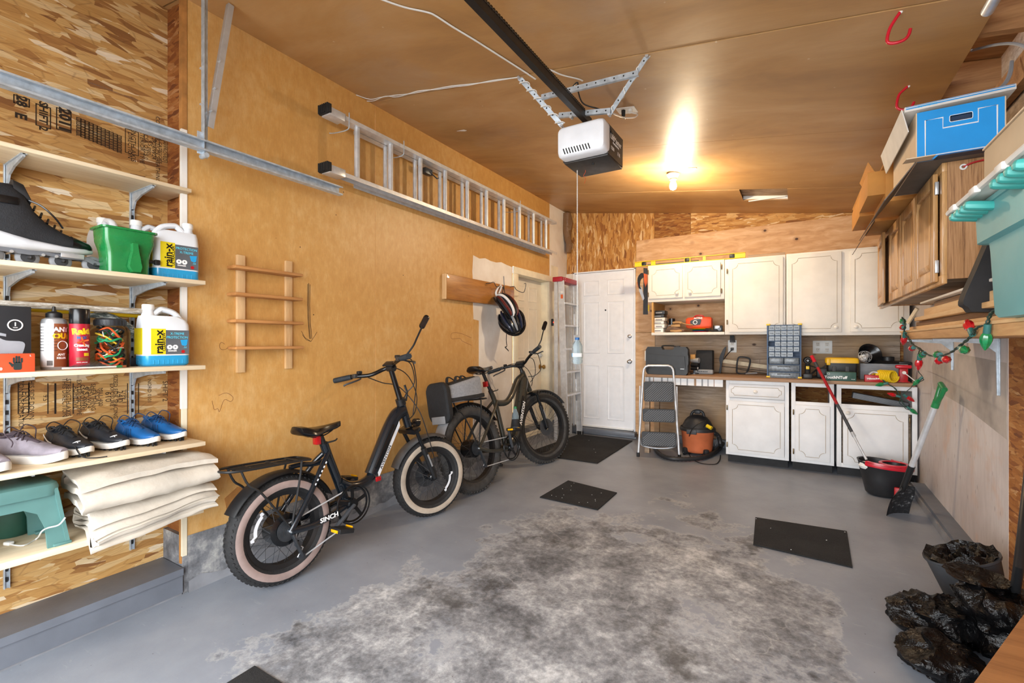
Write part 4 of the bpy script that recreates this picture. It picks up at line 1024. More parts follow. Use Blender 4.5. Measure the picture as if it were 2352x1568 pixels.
for f in (.12, .3, .52):
    p = q + (q3 - q) * f; wpart(MB().cyl(p + V((-.012, 0, 0)), p + V((.016, 0, 0)), .005, n=8), 'bolt', 'steel', t)
    p = V((X0 - .05, yb, zb + (cz(X0) - zb) * f)); wpart(MB().cyl(p + V((-.012, 0, 0)), p + V((.02, 0, 0)), .005, n=8), 'bolt', 'steel', t)

# ================================================================== small wall rack
wood('rack_wood', 'b98f5c', 'dcb98a', 'z', 1.0); wood('rack_shelf', 'a06a36', 'c48d55', 'y', 1.0)
t = thing('wall_rack', 'small wooden wall rack of two uprights and four narrow shelves', 'wall rack', (XL, 1.62, 1.03))
for (xa, xb, ya, yc) in ((545, 564, 584, 855), (657, 672, 598, 846)):
    a, c = onX(xa, ya, -2.68), onX(xb, yc, -2.68); wpart(MB().bb((XL, a.y, c.z), (-2.68, onX(xb, 700, -2.68).y, a.z), .003), 'upright', 'rack_wood', t)
for (l, r) in (((541, 609), (697, 627)), ((541, 672), (697, 682)), ((541, 735), (699, 737)), ((543, 796), (699, 794))):
    a, c = onX(*l, -2.60), onX(*r, -2.60); z = (a.z + c.z) / 2
    wpart(MB().bb((-2.692, a.y, z - .018), (-2.60, c.y, z), .005), 'shelf', 'rack_shelf', t)

# ================================================================== extension ladder on wall hooks
t = thing('extension_ladder', 'aluminium extension ladder hung sideways high on the left wall', 'ladder', (-2.6, 3.5, 2.3))
zl, zu = onX(770, 392, -2.56).z, onX(770, 268, -2.56).z; ya = onX(766, 390, -2.56).y + .03; yb2 = onX(1275, 578, -2.56).y
def lrail(x0, x1, z, y0, y1, up):
    b = MB(); w = x1 - x0; th = .003; f = .026 * up
    b.bb((x0, y0, z - th / 2), (x1, y1, z + th / 2)); b.bb((x0, y0, min(z, z + f)), (x0 + th, y1, max(z, z + f))); b.bb((x1 - th, y0, min(z, z + f)), (x1, y1, max(z, z + f)))
    return b
for (x0, x1, y0, y1, zo) in ((-2.605, -2.535, ya, yb2, 0.0), (-2.668, -2.612, ya + .22, yb2 - .05, 0.0)):
    for z, up in ((zl - zo * -1 if zo else zl, -1), (zu + zo, 1)):
        wpart(lrail(x0, x1, z, y0, y1, up), 'side_rail', 'alu', t)
for i, px in enumerate((820, 897, 965, 1022, 1073, 1117, 1157, 1193, 1225, 1254)):
    y = onX(px, 450, -2.57).y
    wpart(MB().cyl((-2.57, y, zl - .004), (-2.57, y, zu + .004), .019, n=14), 'rung', 'alu', t)
    wpart(MB().torus((0, 0, 0), .0165, .004, Matrix.Translation((-2.57, y, zl - .004)), 16, 6), 'rung_collar', 'steel', t)
    if i > 0: wpart(MB().cyl((-2.64, y + .015, zl), (-2.64, y + .015, zu), .0165, n=14), 'rung', 'alu', t)
for z, s in ((zl, -1), (zu, 1)):
    b = MB(); b.box((-2.57, ya - .02, z + s * .008), (.085, .12, .05), bev=.003); wpart(b, 'foot_plate', 'alu', t)
    b = MB(); b.box((-2.57, ya - .085, z + s * .01 + .01), (.1, .022, .056), bev=.002)
    for k in range(6): b.box((-2.57 - .042 + k * .0168, ya - .1, z + s * .01 + .012), (.009, .012, .056), bev=.002)
    wpart(b, 'foot_pad', 'rubber', t)
b = MB(); y = onX(985, 380, -2.6).y; b.box((-2.62, y, zu - .05), (.05, .09, .05), bev=.008); b.tube([(-2.6, y, zu - .05), (-2.58, y + .08, zu - .09), (-2.6, y + .12, zu - .07)], .006, 6); wpart(b, 'rung_lock', 'dark_steel', t)
def wire_hook(pts, lab, mat='galv', r=.0035):
    b = MB().tube(spline(pts, 4), r, 8); return tag(b.build('wall_hook', mat), lab, 'hook', 'ladder hooks')
for (px, py, lab) in ((757, 290, 'bent wire hook under the near end of the wall ladder'), (885, 330, 'bent wire hook looped over the ladder rail near its second rung'), (1160, 465, 'bent wire hook holding the far half of the wall ladder')):
    p = onX(px, py, XL); z = zu - .05
    wire_hook([(XL, p.y, z), (XL + .06, p.y, z - .012), (XL + .17, p.y + .01, z - .012), (XL + .185, p.y + .01, z + .03), (XL + .185, p.y + .01, zu + .045)], lab)

# ================================================================== brown plank with coat hooks, helmets
wood('plank_brown', '8a5523', 'b57a36', 'y', .9, .4, coat=.3)
a, c = onX(1026, 628, -2.65), onX(1026, 686, -2.65); yr = onX(1181, 700, -2.65).y
t = thing('hook_plank', 'brown varnished plank with bent wire hooks beside the side door', 'hook rail', (XL, a.y, c.z))
wpart(MB().bb((XL, a.y, c.z), (-2.65, yr, a.z), .004), 'plank', 'plank_brown', t)
wpart(MB().bb((XL + .001, a.y - .006, c.z), (-2.651, a.y + .001, a.z), .002), 'plank_end', 'rack_wood', t)
def ph(pts, X=-2.60): return [onX(px, py, X) for px, py in pts]
for pts in ([(1157, 634), (1158, 655), (1157, 660)], [(1181, 658), (1187, 666), (1203, 671), (1208, 652), (1204, 651)], [(1126, 650), (1134, 648), (1140, 658), (1148, 656)]):
    g = ph(pts); wpart(MB().tube(spline([V((-2.65, g[0].y, g[0].z))] + g if pts[0][0] != 1157 else g + [V((-2.65, g[-1].y, g[-1].z))], 4), .004, 8), 'wire_hook', 'dark_steel', t)
wpart(MB().tube(spline(ph([(1150, 654), (1143, 662), (1139, 672), (1142, 680), (1148, 668), (1152, 656)], -2.63), 4), .012, 8, flat=.4), 'white_rag', 'white', t)
def helmet(c, R, cols, lab, sz=.125):
    t = thing('bike_helmet', lab, 'helmet', M=Matrix.Translation(c) @ R, group='bike helmets on the plank hook')
    def dome(u, a, k=1.0):                      # local x front, z up
        th = u * PI * .56; r = math.sin(th); return V((1.32 * sz * k * r * math.cos(a) * 1.0, sz * 1.02 * k * r * math.sin(a), sz * .95 * k * math.cos(th)))
    MB().grid(lambda u, w: dome(max(u, .001), 2 * PI * w, .9), 8, 24, wrap=True).build('liner', 'black_matte', t)
    for i in range(7):
        q = (i - 3) / 3.0; pts = []
        for k in range(13):
            s = -1 + 2 * k / 12; x = s * 1.3 * sz * math.sqrt(max(0.0, 1 - (q * .8) ** 2 * .5)); y = q * sz * .95 * (1 - .35 * s * s)
            zz = 1 - (x / (1.36 * sz)) ** 2 - (y / (1.05 * sz)) ** 2
            pts.append(V((x, y, sz * .97 * math.sqrt(max(zz, .0)) - .0)))
        MB().tube(pts, [.006] + [.0135] * 11 + [.006], 8).build('shell_rib', cols[i % len(cols)], t)
    ring = [V((1.3 * sz * math.cos(a), .98 * sz * math.sin(a), -.012 - .012 * math.cos(2 * a))) for a in [2 * PI * j / 28 for j in range(28)]]
    MB().tube(ring, .014, 8, loop=True).build('rim', 'black_gloss', t)
    return t
pm('helmet_red', '5b1a18', .3, var=.1, coat=.4); pm('helmet_black', '14161b', .25, var=.05, coat=.4); pm('helmet_blue', '1c2740', .3, var=.1, coat=.4)
h1, h2 = onX(1160, 706, -2.53), onX(1176, 739, -2.50)
Rh = Matrix.Rotation(1.15, 4, 'Y') @ Matrix.Rotation(.4, 4, 'X'); 
helmet(h1, Matrix.Rotation(.2, 4, 'Z') @ Matrix.Rotation(.9, 4, 'Y'), ['helmet_red', 'white', 'helmet_black', 'helmet_red'], 'dark red and white bike helmet hanging from the plank, upper of two', .115)
helmet(h2, Matrix.Rotation(-.5, 4, 'Z') @ Matrix.Rotation(.75, 4, 'Y') @ Matrix.Rotation(.5, 4, 'X'), ['helmet_black', 'helmet_blue', 'helmet_black', 'mid_grey'], 'black bike helmet hanging lowest below the red one', .128)
b = MB()
for pts in ([(1157, 657), (1154, 672), (1149, 690)], [(1157, 657), (1160, 675), (1164, 694), (1172, 712)], [(1164, 760), (1163, 780), (1164, 795), (1160, 797), (1166, 803), (1168, 806)]):
    b.tube(spline([onX(px, py, -2.56) for px, py in pts], 4), .006, 6, flat=.4)
tag(b.build('webbing', 'black_matte', None, kind='stuff'), 'black webbing straps holding the bike helmets on the hook', 'strap')

# ================================================================== step ladder against the left wall in the corner
pm('ladder_red', 'a3182a', .4, var=.05)
X1 = -2.50; ya, yb2 = onX(1287, 800, X1).y, onX(1322, 800, X1).y - .03
zt = onX(1282, 634, X1).z
t = thing('step_ladder', 'closed aluminium step ladder with red top standing in the corner', 'ladder', (-2.55, (ya + yb2) / 2, 0))
b = MB(); b.box((-2.53, (ya + yb2) / 2, zt - .03), (.13, yb2 - ya + .06, .06), bev=.008); wpart(b, 'top_cap', 'ladder_red', t)
b = MB()
for k in range(2):
    for z in (-.018, -.042): b.cyl((-2.466 + 0, ya + .02 + k * .05, zt + z), (-2.463, ya + .02 + k * .05, zt + z), .006, n=8)
wpart(b, 'rivet', 'steel', t)
for y in (ya - .01, yb2 + .01):
    s = 1 if y < 5.5 else -1
    b = MB(); b.bar((-2.43, y, fz(y)), (-2.49, y, zt - .05), .004, .075, (1, 0, 0)); b.bar((-2.395, y + .012 * s, fz(y)), (-2.455, y + .012 * s, zt - .05), .026, .003, (1, 0, 0)); b.bar((-2.465, y + .012 * s, fz(y)), (-2.525, y + .012 * s, zt - .05), .026, .003, (1, 0, 0)); wpart(b, 'front_rail', 'alu', t)
    b = MB(); b.bar((-2.56, y + .01 * s, fz(y)), (-2.56, y + .01 * s, zt - .06), .02, .04, (1, 0, 0)); wpart(b, 'rear_rail', 'alu', t)
    b = MB(); b.box((-2.43, y, fz(y) + .02), (.09, .03, .05), bev=.005); wpart(b, 'foot', 'rubber', t)
for py in (697, 748, 801, 854, 906):
    z = onX(1305, py, -2.45).z; b = MB(); u = z / zt
    b.box((-2.43 - .06 * u, (ya + yb2) / 2, z), (.085, yb2 - ya, .022), bev=.002); wpart(b, 'tread', 'alu', t)
    b = MB()
    for k in (-1, 1): b.bar((-2.43 - .06 * u, (ya + yb2) / 2 + k * .12, z - .01), (-2.45 - .06 * u, (ya + yb2) / 2 + k * (yb2 - ya) * .48, z - .11), .012, .003)
    wpart(b, 'tread_brace', 'alu', t)
for py, h in ((682, .05), (672, .025)):
    z = onX(1291, py, X1).z; wpart(MB().box((-2.474, ya - .0125, z), (.03, .001, h)), 'sticker', 'orange' if h > .04 else 'white', t)
p = onX(1271, 740, -2.66)
t = thing('door_sensor', 'small black sensor with a red light beside the side door', 'sensor', p); MB().box((-.012, 0, 0), (.024, .03, .09), bev=.006).build('housing', 'black', t); emis('led_red', 'ff3020', 4); MB().ball((.002, -.002, .0), .007, 8, 6).build('light', 'led_red', t)
# crumpled plastic bag stuffed in the corner
m = MT('brown_film', .25); m.out('8b6a4c'); m.b.inputs['Transmission Weight'].default_value = .25; n = m.noise(m.co(), 30, 4); m.bump(n, .8, .01)
rings = []
for px, py, w in ((1302, 490, .05), (1302, 510, .07), (1301, 530, .06), (1303, 548, .05), (1308, 562, .05), (1306, 580, .03)):
    p = onY(px, py, 5.80); rings.append([V((p.x + w * math.cos(a) * (1 + .4 * mnoise.noise(V((py * .05, a, 1)))), 5.80 + .05 * math.sin(a) * (1 + .4 * mnoise.noise(V((py * .05, a, 5)))), p.z)) for a in [2 * PI * j / 16 for j in range(16)]])
tag(MB().ring(rings).build('plastic_bag', 'brown_film', ang=25), 'crumpled brown plastic film stuffed in the back left corner', 'bag')

# ================================================================== garage door opener with rail and hangers
YO = 2.50
A, B_, Cc, D_ = onY(1284, 298, YO), onY(1391, 276, YO), onY(1388, 345, YO), onY(1292, 352, YO)
xa, xb = onY(1284, 320, YO).x, onY(1393, 320, YO).x
zT, zB = onY(1340, 284, YO).z, onY(1340, 356, YO).z
oc = V(((xa + xb) / 2, YO, zB))
t = thing('garage_door_opener', 'garage door opener with white front hung from the ceiling', 'door opener', oc)
W, Hh, D = xb - xa, zT - zB, .30
pm('opener_lens', 'e6ebf2', .35, var=.02); pm('opener_body', '33302f', .45, var=.06)
b = MB(); b.ring([[V((x, y, z)) for x, z in rrect(W * k, Hh * k2, .03, 4, 0, Hh / 2 + dz)] for y, k, k2, dz in ((-.035, .86, .8, .0), (-.028, .95, .92, 0), (-.01, 1.0, 1.0, 0), (.05, 1.0, 1.0, 0))]); ln = b.build('light_lens', 'opener_lens', t)
b = MB()
for i in range(10): b.box((-W * .33 + i * W * .058, -.0352, Hh * .17), (.006, .004, .034), (0, -.35, 0))
b.build('vent_slot', 'black', ln, kind='stuff')
b = MB(); b.ring([[V((x, y, z)) for x, z in ((-W / 2 + .006, .0), (W / 2 - .006, .0), (W / 2 - .004, Hh - .012), (-W / 2 + .004, Hh - .012))] for y in (.045, D)]); b.box((0, D / 2 + .03, -.003), (W - .02, D - .04, .012), bev=.004); b.build('motor_housing', 'opener_body', t)
b = MB(); b.box((W / 2 + .002, .075, Hh - .045), (.006, .05, .02), bev=.002); b.cyl((.02, .12, -.02), (.02, .12, -.002), .008, n=8); b.build('housing_clip', 'black', t)
SM = basis((W / 2 + .0002 - .003, 0, 0), (0, 1, 0), (0, 0, 1), (1, 0, 0))
text('LiftMaster', .046, SM @ TR((.17, Hh * .62, .0)), 'print_white', t, bold=.001); text('PROFESSIONAL', .016, SM @ TR((.17, Hh * .46, 0)), 'print_white', t, bold=.0005); text('1280', .03, SM @ TR((.11, Hh * .26, 0)), 'print_white', t); text('R R', .03, SM @ TR((.22, Hh * .26, 0)), 'print_white', t)
# rail
xr = onY(1335, 285, YO - .02).x; zr = onY(1335, 270, YO - .02).z
b = MB(); b.bb((xr - .016, YF + .1, zr), (xr + .016, YO + .1, zr + .04)); wpart(b, 'rail', 'black', t)
b = MB(); y = YF + .15
while y < YO: b.box((xr + .012, y, zr + .047), (.012, .011, .014)); y += .019
wpart(b, 'chain', 'black_gloss', t).__setitem__('kind', 'stuff')
b = MB().bb((xr + .006, YF + .1, zr + .04), (xr + .018, YO, zr + .046)); wpart(b, 'chain_guide', 'dark_steel', t)
# perforated straps
def strap(p0, p1, name='hanger_strap', w=.026):
    p0, p1 = V(p0), V(p1); d = p1 - p0; n = max(3, int(d.length / .05)); v = V((0, -1, 0)); v = (v - d.normalized() * v.dot(d.normalized())).normalized()
    b = MB(); R = Matrix((d.normalized().cross(v), v, d.normalized())).transposed(); s = d.normalized().cross(v)
    b.box((p0 + p1) / 2, (w, .003, d.length), R); b.box((p0 + p1) / 2 + s * w / 2 - v * .008, (.003, .018, d.length), R)
    o = wpart(b, name, 'galv', t)
    b = MB()
    for i in range(n): q = p0 + d * ((i + .5) / n); b.cyl(q + v * .0017, q + v * .0022, .0045, n=8)
    wpart(b, 'strap_holes', 'dark_void', o).__setitem__('kind', 'stuff')
hl, hr = onC(1193, 178), onC(1487, 128)
l1, l2, r1, r2 = onY(1247, 225, 2.44), onY(1291, 288, 2.52), onY(1463, 168, 2.44), onY(1400, 262, 2.52)
strap(hl, l2); strap(hr, r2); strap(onY(1243, 222, 2.44), onY(1466, 166, 2.44)); strap(onY(1283, 264, 2.50), onY(1402, 253, 2.50))
for p in (hl, hr, r2, l2, onY(1313, 268, 2.49)): wpart(MB().cyl(p + V((0, -.016, -.005)), p + V((0, .01, -.005)), .009, n=8), 'bolt', 'steel', t)
# white bell wire wound round the left strap
b = MB(); pts = []
for i in range(60):
    u = i / 59; c = hl + (l2 - hl) * u; a = u * 2 * PI * 6; pts.append(c + V((.02 * math.cos(a), .014 * math.sin(a) - .006, .008 * math.cos(a))))
b.tube(pts, .0032, 6); wpart(b, 'wound_wire', 'white', t)
pts = []
for i in range(40):
    u = i / 39; c = hr + (r2 - hr) * u; a = u * 2 * PI * 3; pts.append(c + V((.016 * math.cos(a), .012 * math.sin(a), 0)))
wpart(MB().tube(pts, .0028, 6), 'wound_wire', 'white', t)
# ceiling outlet with plugs
op = onC(1440, 252)
t = thing('ceiling_outlet', 'white ceiling outlet plate with two plugs near the opener', 'outlet', op)
b = MB(); b.prism(rrect(.125, .085, .006, 3), .006, TR((0, 0, -.007), (0, .143, 0))); b.build('plate', 'white', t)
b = MB().cyl((-.02, -.012, -.005), (-.02, -.012, -.045), .014, .012, n=10); b.build('plug', 'black', t); b = MB().cyl((.025, -.012, -.008), (.025, -.012, -.03), .017, .015, n=10); b.build('plug', 'white', t)
for (pts, mat, lab) in (([op + V((-.02, -.012, -.045)), onY(1436, 272, 2.95), onY(1425, 268, 2.9), onY(1410, 262, 2.7), onY(1375, 250, 2.6), onY(1340, 238, 2.55), onY(1328, 210, 2.5), onY(1327, 190, 2.46), onY(1318, 196, 2.46), onY(1306, 215, 2.46), onY(1298, 202, 2.46), onY(1294, 199, 2.47), onY(1302, 222, 2.5), onY(1316, 245, 2.56)], 'black', 'black power cord looping over the opener hanger bars'),
                        ([op + V((.025, -.012, -.03)), onY(1464, 262, 2.96), onY(1458, 269, 2.9), onY(1435, 270, 2.8), onY(1415, 263, 2.65), onY(1400, 255, 2.58)], 'white', 'white lamp cord running from the ceiling outlet to the opener')):
    tag(MB().tube(spline(pts, 5), .0042, 7).build('power_cord', mat), lab, 'cord')
def ceil_cable(pts, r, mat, lab, flat=1.0):
    P = spline([onC(px, py, r * (1 if flat == 1 else .6) + .001) for px, py in pts], 5)
    return tag(MB().tube(P, r, 7, flat=flat, up=(0, 0, 1)).build('ceiling_cable', mat), lab, 'cable', 'cables stapled to the ceiling')
ceil_cable([(860, -8), (880, 0), (930, 17), (980, 28), (1000, 36), (1040, 62), (1090, 92), (1150, 130), (1205, 165), (1230, 182)], .0065, 'white', 'white flat cable stapled along the ceiling towards the rail', .45)
ceil_cable([(1245, 162), (1262, 160), (1290, 172), (1330, 182), (1338, 186)], .006, 'white', 'short white cable end painted over beside the opener hanger', .45)
ceil_cable([(818, 218), (850, 228), (872, 224), (905, 219), (935, 216), (960, 212), (1000, 204), (1040, 197), (1080, 193), (1130, 187), (1190, 177)], .003, 'white', 'thin white bell wire running from the left wall to the opener strap')
ceil_cable([(843, 232), (860, 231), (885, 221), (915, 222), (960, 209), (1005, 205), (1045, 199), (1080, 195), (1135, 184), (1192, 178)], .003, 'white', 'second thin white bell wire twisted beside the first')
# pull rope and the water bottle hung from it
px_, py_ = 1326, 386
rp = onY(px_, 384, YO + .18); zbt = onY(1327, 776, YO + .18).z
t = thing('pull_rope', 'thin grey pull rope hanging straight down from the opener', 'rope', rp)
b = MB(); b.tube([(0, 0, 0), (0, 0, zbt - rp.z + .02)], .0028, 6); b.build('rope', 'cord_white', t)
b = MB(); z = -.01
while z > zbt - rp.z + .03: b.ball((0, 0, z), (.0036, .0036, .006), 6, 4); z -= .016
b.build('rope_twist', 'cord_white', t, kind='stuff')
m = MT('pet_blue', .08); m.out('d8ecf6'); m.b.inputs['Transmission Weight'].default_value = .85; m.b.inputs['IOR'].default_value = 1.12; n = m.noise(m.co((1, 1, 2)), 40, 3); m.bump(n, .5, .01)
t = thing('water_bottle', 'clear plastic water bottle hanging on the pull rope before the white door', 'bottle', V((rp.x, rp.y, onY(1327, 836, YO + .18).z)))
hb = zbt - onY(1327, 836, YO + .18).z
b = MB().lathe([(.001, .004), (.022, 0), (.031, .006), (.0335, .02), (.031, .03), (.0345, .045), (.0345, .07), (.0325, .078), (.0325, .105), (.029, .122), (.019, .138), (.012, hb - .012), (.012, hb - .002)], None, 24); b.build('bottle_body', 'pet_blue', t)
MB().lathe([(.001, hb - .012), (.0135, hb - .012), (.0135, hb + .003), (.001, hb + .004)], None, 14).build('cap', 'blue', t)
arcband(.0349, -.6, 1.4, .046, .068).build('label', 'print_white', t)
arcband(.0349, -1.8, -.6, .046, .068).build('label', 'jug_liquid', t)
# thin pink thread beside it
p = onY(1343, 384, YO + .2); tag(MB().tube(spline([p, p + V((.005, 0, -.03)), p + V((-.008, 0, -.05)), p + V((.006, 0, -.07)), p + V((-.002, 0, -.1))], 4), .0012, 5).build('loose_thread', 'glove_orange'), 'short pink thread hanging beside the pull rope', 'thread')

# ================================================================== red ceiling hooks, conduit, cable
def red_hook(pts, lab):
    p0 = onC(*pts[0]); P = [p0] + [onY(px, py, p0.y) for px, py in pts[1:]]
    t = thing('ceiling_hook', lab, 'hook', p0, group='red ceiling hooks'); inv = ROOTM[t.name].inverted()
    MB().tube([inv @ q for q in spline(P, 6)], .0062, 10).build('hook', 'red_plastic', t); MB().ball((0, 0, -.002), .0075, 8, 6).build('screw_tip', 'white', t)
red_hook([(2069, 26), (2056, 45), (2043, 68), (2038, 95), (2054, 99), (2076, 92), (2087, 80), (2091, 66)], 'red coated ceiling hook nearest the camera')
red_hook([(2087, 197), (2074, 208), (2064, 220), (2060, 245), (2072, 252), (2090, 248), (2098, 238), (2099, 234)], 'red coated ceiling hook over the blue box')
p = onC(2268, 26, .022); tag(MB().cyl((p.x, p.y, p.z), (p.x, p.y - 1.8, p.z), .02, n=16).build('conduit', 'alu'), 'grey metal conduit along the open ceiling edge', 'pipe')
P = [onX(2232, 116, .70), onX(2262, 108, .72), onX(2300, 101, .74), onX(2335, 101, .76), onX(2365, 112, .78)]; tag(MB().tube(spline(P, 5), .006, 8).build('grey_cable', 'mid_grey'), 'grey cable crossing the open rafters', 'cable')
# nail plates and flakes on the ceiling
p = onC(1590, 386); tag(MB().box(p + V((0, 0, -.001)), (.07, .03, .002), (0, .143, 0)).build('ceiling_plate', 'grey_wood'), 'small weathered plate on the ceiling beside the bulb', 'plate')
p = onC(1060, 299); tag(MB().prism([(-.05, 0), (.03, -.008), (.045, .012), (.02, .02), (-.02, .008)], .003, TR(p + V((0, 0, -.003)), (0, .143, 0))).build('paint_flake', 'white'), 'pale torn paper scrap stuck to the ceiling', 'scrap')

# ================================================================== electric bikes
pm('bike_black', '141c24', .22, .2, var=.05, coat=.6); pm('bike_olive', '3b3a33', .3, .4, var=.05, coat=.5); pm('tire_black', '1b1b1c', .75, var=.15, sc=40, bump=.6, bsc=120); pm('wall_pink', '93807a', .7, var=.08, sc=12); pm('wall_cream', 'a99c8c', .7, var=.08, sc=12)
pm('tire_dusty', '3a3938', .85, var=.15, sc=20, bump=.6, bsc=120); pm('reflect_white', 'd7dbe0', .3, var=.05); pm('reflect_red', 'a01018', .2, var=.05, coat=.5); pm('reflect_amber', 'e0a008', .25, var=.05); pm('fender_grey', '4c4d4f', .5, var=.12, sc=15); pm('grip', '222a31', .6, var=.1)
def bike_pose(x, y, h, l):
    f = V((math.cos(h), math.sin(h), SLOPE)).normalized(); left = V((-math.sin(h), math.cos(h), 0)); up = left.cross(V((0, 0, 0))) if False else V((0, 0, 1))
    U = (up * math.cos(l) + left * math.sin(l)); U = (U - f * U.dot(f)).normalized(); Lf = U.cross(f)
    return basis((x, y, fz(y) + .001), f, Lf, U)
def bike(M, lab, G):
    t = thing('electric_bike', lab, 'bicycle', M=M)
    R, wb, fr = G['R'], G['wb'], G['frame']
    rs = R - .094 if G['fat'] == 20 else R - .09          # rim radius
    mr = .049
    def wheel(cx, st, front, side):
        Wm = Matrix.Translation((cx, 0, R)) @ Matrix.Rotation(st, 4, 'Z')
        A = Wm @ basis((0, 0, 0), (1, 0, 0), (0, 0, 1), (0, -1, 0))
        rim = MB(); rim.lathe([(rs - .014, -.024), (rs - .014, .024), (rs + .004, .032), (rs + .01, .034), (rs + .004, .03), (rs + .002, 0), (rs + .004, -.03), (rs + .01, -.034), (rs + .004, -.032), (rs - .014, -.024)], A, 48, cap=False)
        w = rim.build('wheel', 'black', t)
        rc = R - mr
        def prof(a0, a1, n, k=1.0): return [(rc + mr * k * math.cos(a0 + (a1 - a0) * i / n), mr * k * 1.02 * math.sin(a0 + (a1 - a0) * i / n)) for i in range(n + 1)]
        MB().lathe(prof(-1.05, 1.05, 8), A, 56, cap=False).build('tread', G['tire'], w)
        for s in (-1, 1):
            MB().lathe(prof(s * 1.05, s * 1.18, 2), A, 56, cap=False).build('shoulder', G['tire'], w); MB().lathe(prof(s * 1.18, s * 1.95, 5), A, 56, cap=False).build('sidewall', side, w); MB().lathe(prof(s * 1.95, s * 2.6, 4), A, 56, cap=False).build('bead', G['tire'], w)
        b = MB(); nk = 64
        for i in range(nk):
            for s in (-1, 0, 1):
                a = 2 * PI * (i + .5 * (s == 0)) / nk; th = s * .72; r = rc + (mr + (.003 if G['knob'] else .0006)) * math.cos(th)
                c = A @ V((r * math.cos(a), r * math.sin(a), mr * 1.02 * math.sin(th) * 1.03))
                b.box(c, (.008 if G['knob'] else .004, .013, .016 if G['knob'] else .011), (A.to_3x3() @ Matrix.Rotation(a, 3, 'Z') @ Matrix.Rotation(-th, 3, 'Y') @ Matrix.Rotation(.5 * s, 3, 'X')))
        b.build('tread_blocks', G['tire'], w, kind='stuff')
        hub = MB(); hr = .03 if front else (.085 if G['fat'] == 20 else .075)
        hub.lathe([(.008, -.085), (.014, -.08), (.016, -.055), (hr * .8, -.052), (hr, -.044), (hr, .044), (hr * .8, .052), (.016, .055), (.014, .08), (.008, .085)], A, 28); hub.build('hub', 'black_gloss', w)
        sp = MB(); ns = 36
        for i in range(ns):
            a = 2 * PI * i / ns; s = 1 if i % 2 else -1; da = .5 * (1 if (i // 2) % 2 else -1)
            p0 = A @ V((hr * .92 * math.cos(a + da), hr * .92 * math.sin(a + da), s * .045)); p1 = A @ V(((rs - .01) * math.cos(a), (rs - .01) * math.sin(a), s * .006)); sp.cyl(p0, p1, .0013, n=5)
        sp.build('spokes', 'dark_steel', w, kind='stuff')
        rot = MB(); k = -1 if not front else 1
        rot.lathe([(.03, .058), (.088 if front else .07, .058), (.088 if front else .07, .060), (.03, .060)], A if k == 1 and G['fat'] != 20 else A @ Matrix.Rotation(PI, 4, 'X'), 32, cap=False); rot.build('brake_disc', 'dark_steel', w)
        if G['refl'] is not None:
            aa = G['refl'][1 if front else 0]
            b = MB(); b.grid(lambda u, q: A @ V(((rs - .045 + .018 * q - .01 * (2 * u - 1) ** 2 + .02 * (abs(2 * u - 1) > .75)) * math.cos(aa + .95 * (u - .5)), (rs - .045 + .018 * q) * math.sin(aa + .95 * (u - .5)), .03)), 12, 1); b.build('wheel_reflector', 'reflect_white', w)
        return w, A
    wr_, Ar = wheel(0, 0, False, G['side'][0]); wf_, Af = wheel(wb, G['steer'], True, G['side'][1])
    # ---- frame
    def tube(pts, r, name, mat=fr, n=12, flat=1.0, y=0.0): return MB().tube(spline([(a, (q[0] if q else y), c) for a, c, *q in pts], 5), r, n, flat=flat).build(name, mat, t)
    for nm, pts, r, fl in G['tubes']: tube(pts, r, nm, flat=fl)
    for s in (-1, 1):
        for nm, pts, r in G['stays']: MB().tube(spline([(a, s * c, z) for a, c, z in pts], 5), r, 10).build(nm, fr, t)
    # ---- fork, stem and bars turn together
    top, base, dirn = V(G['stemtop']), V(G['stembase']), None
    hx = V((wb, 0, R)); ax = (base - top).normalized(); crown = base + ax * G['crown']
    MB().cyl(base - ax * .03, base + ax * (G['crown'] - .03), .027, n=16).build('head_tube', fr, t)
    fk = MB(); fk.box(crown, (.07, .17, .035), (0, math.atan2(ax.x, -ax.z) * -1, 0), bev=.01); fkp = fk.build('fork_crown', 'black_gloss', t)
    St = Matrix.Translation(hx) @ Matrix.Rotation(G['steer'], 4, 'Z') @ Matrix.Translation(-hx)
    for s in (-1, 1):
        a0 = crown + V((0, s * .072, 0)); a1 = St @ (hx + V((0, s * .072, 0))); mid = a0.lerp(a1, .42)
        MB().cyl(a0, mid, .0135, n=12).build('fork_stanchion', 'black_gloss', t); MB().tube([a0.lerp(a1, .36), mid, a1], [.019, .02, .016], 12).build('fork_leg', 'black', t)
        MB().box(a0.lerp(a1, .62) + V((0, -.021 if s < 0 else .021, 0)), (.012, .002, .1), (0, math.atan2((a1 - a0).x, -(a1 - a0).z) * -1, 0)).build('fork_decal', 'mid_grey', t)
    MB().tube([base, base + (top - base) * .12, top], [.027, .02, .018], 14).build('stem', 'black_gloss' if G['fat'] == 20 else 'black', t)
    if G['fat'] == 20:
        b = MB(); p = base + (top - base) * .08; b.cyl(p - ax * .02, p + ax * .025, .033, n=16); b.tube([p + V((.03, -.02, 0)), p + V((.045, -.02, .06)), p + V((.03, -.015, .11))], .008, 8); b.build('folding_latch', 'black', t)
    bars = [V(q) for q in G['bars']]
    MB().tube(spline(bars, 6), .0135, 12).build('handlebar', 'black_gloss', t)
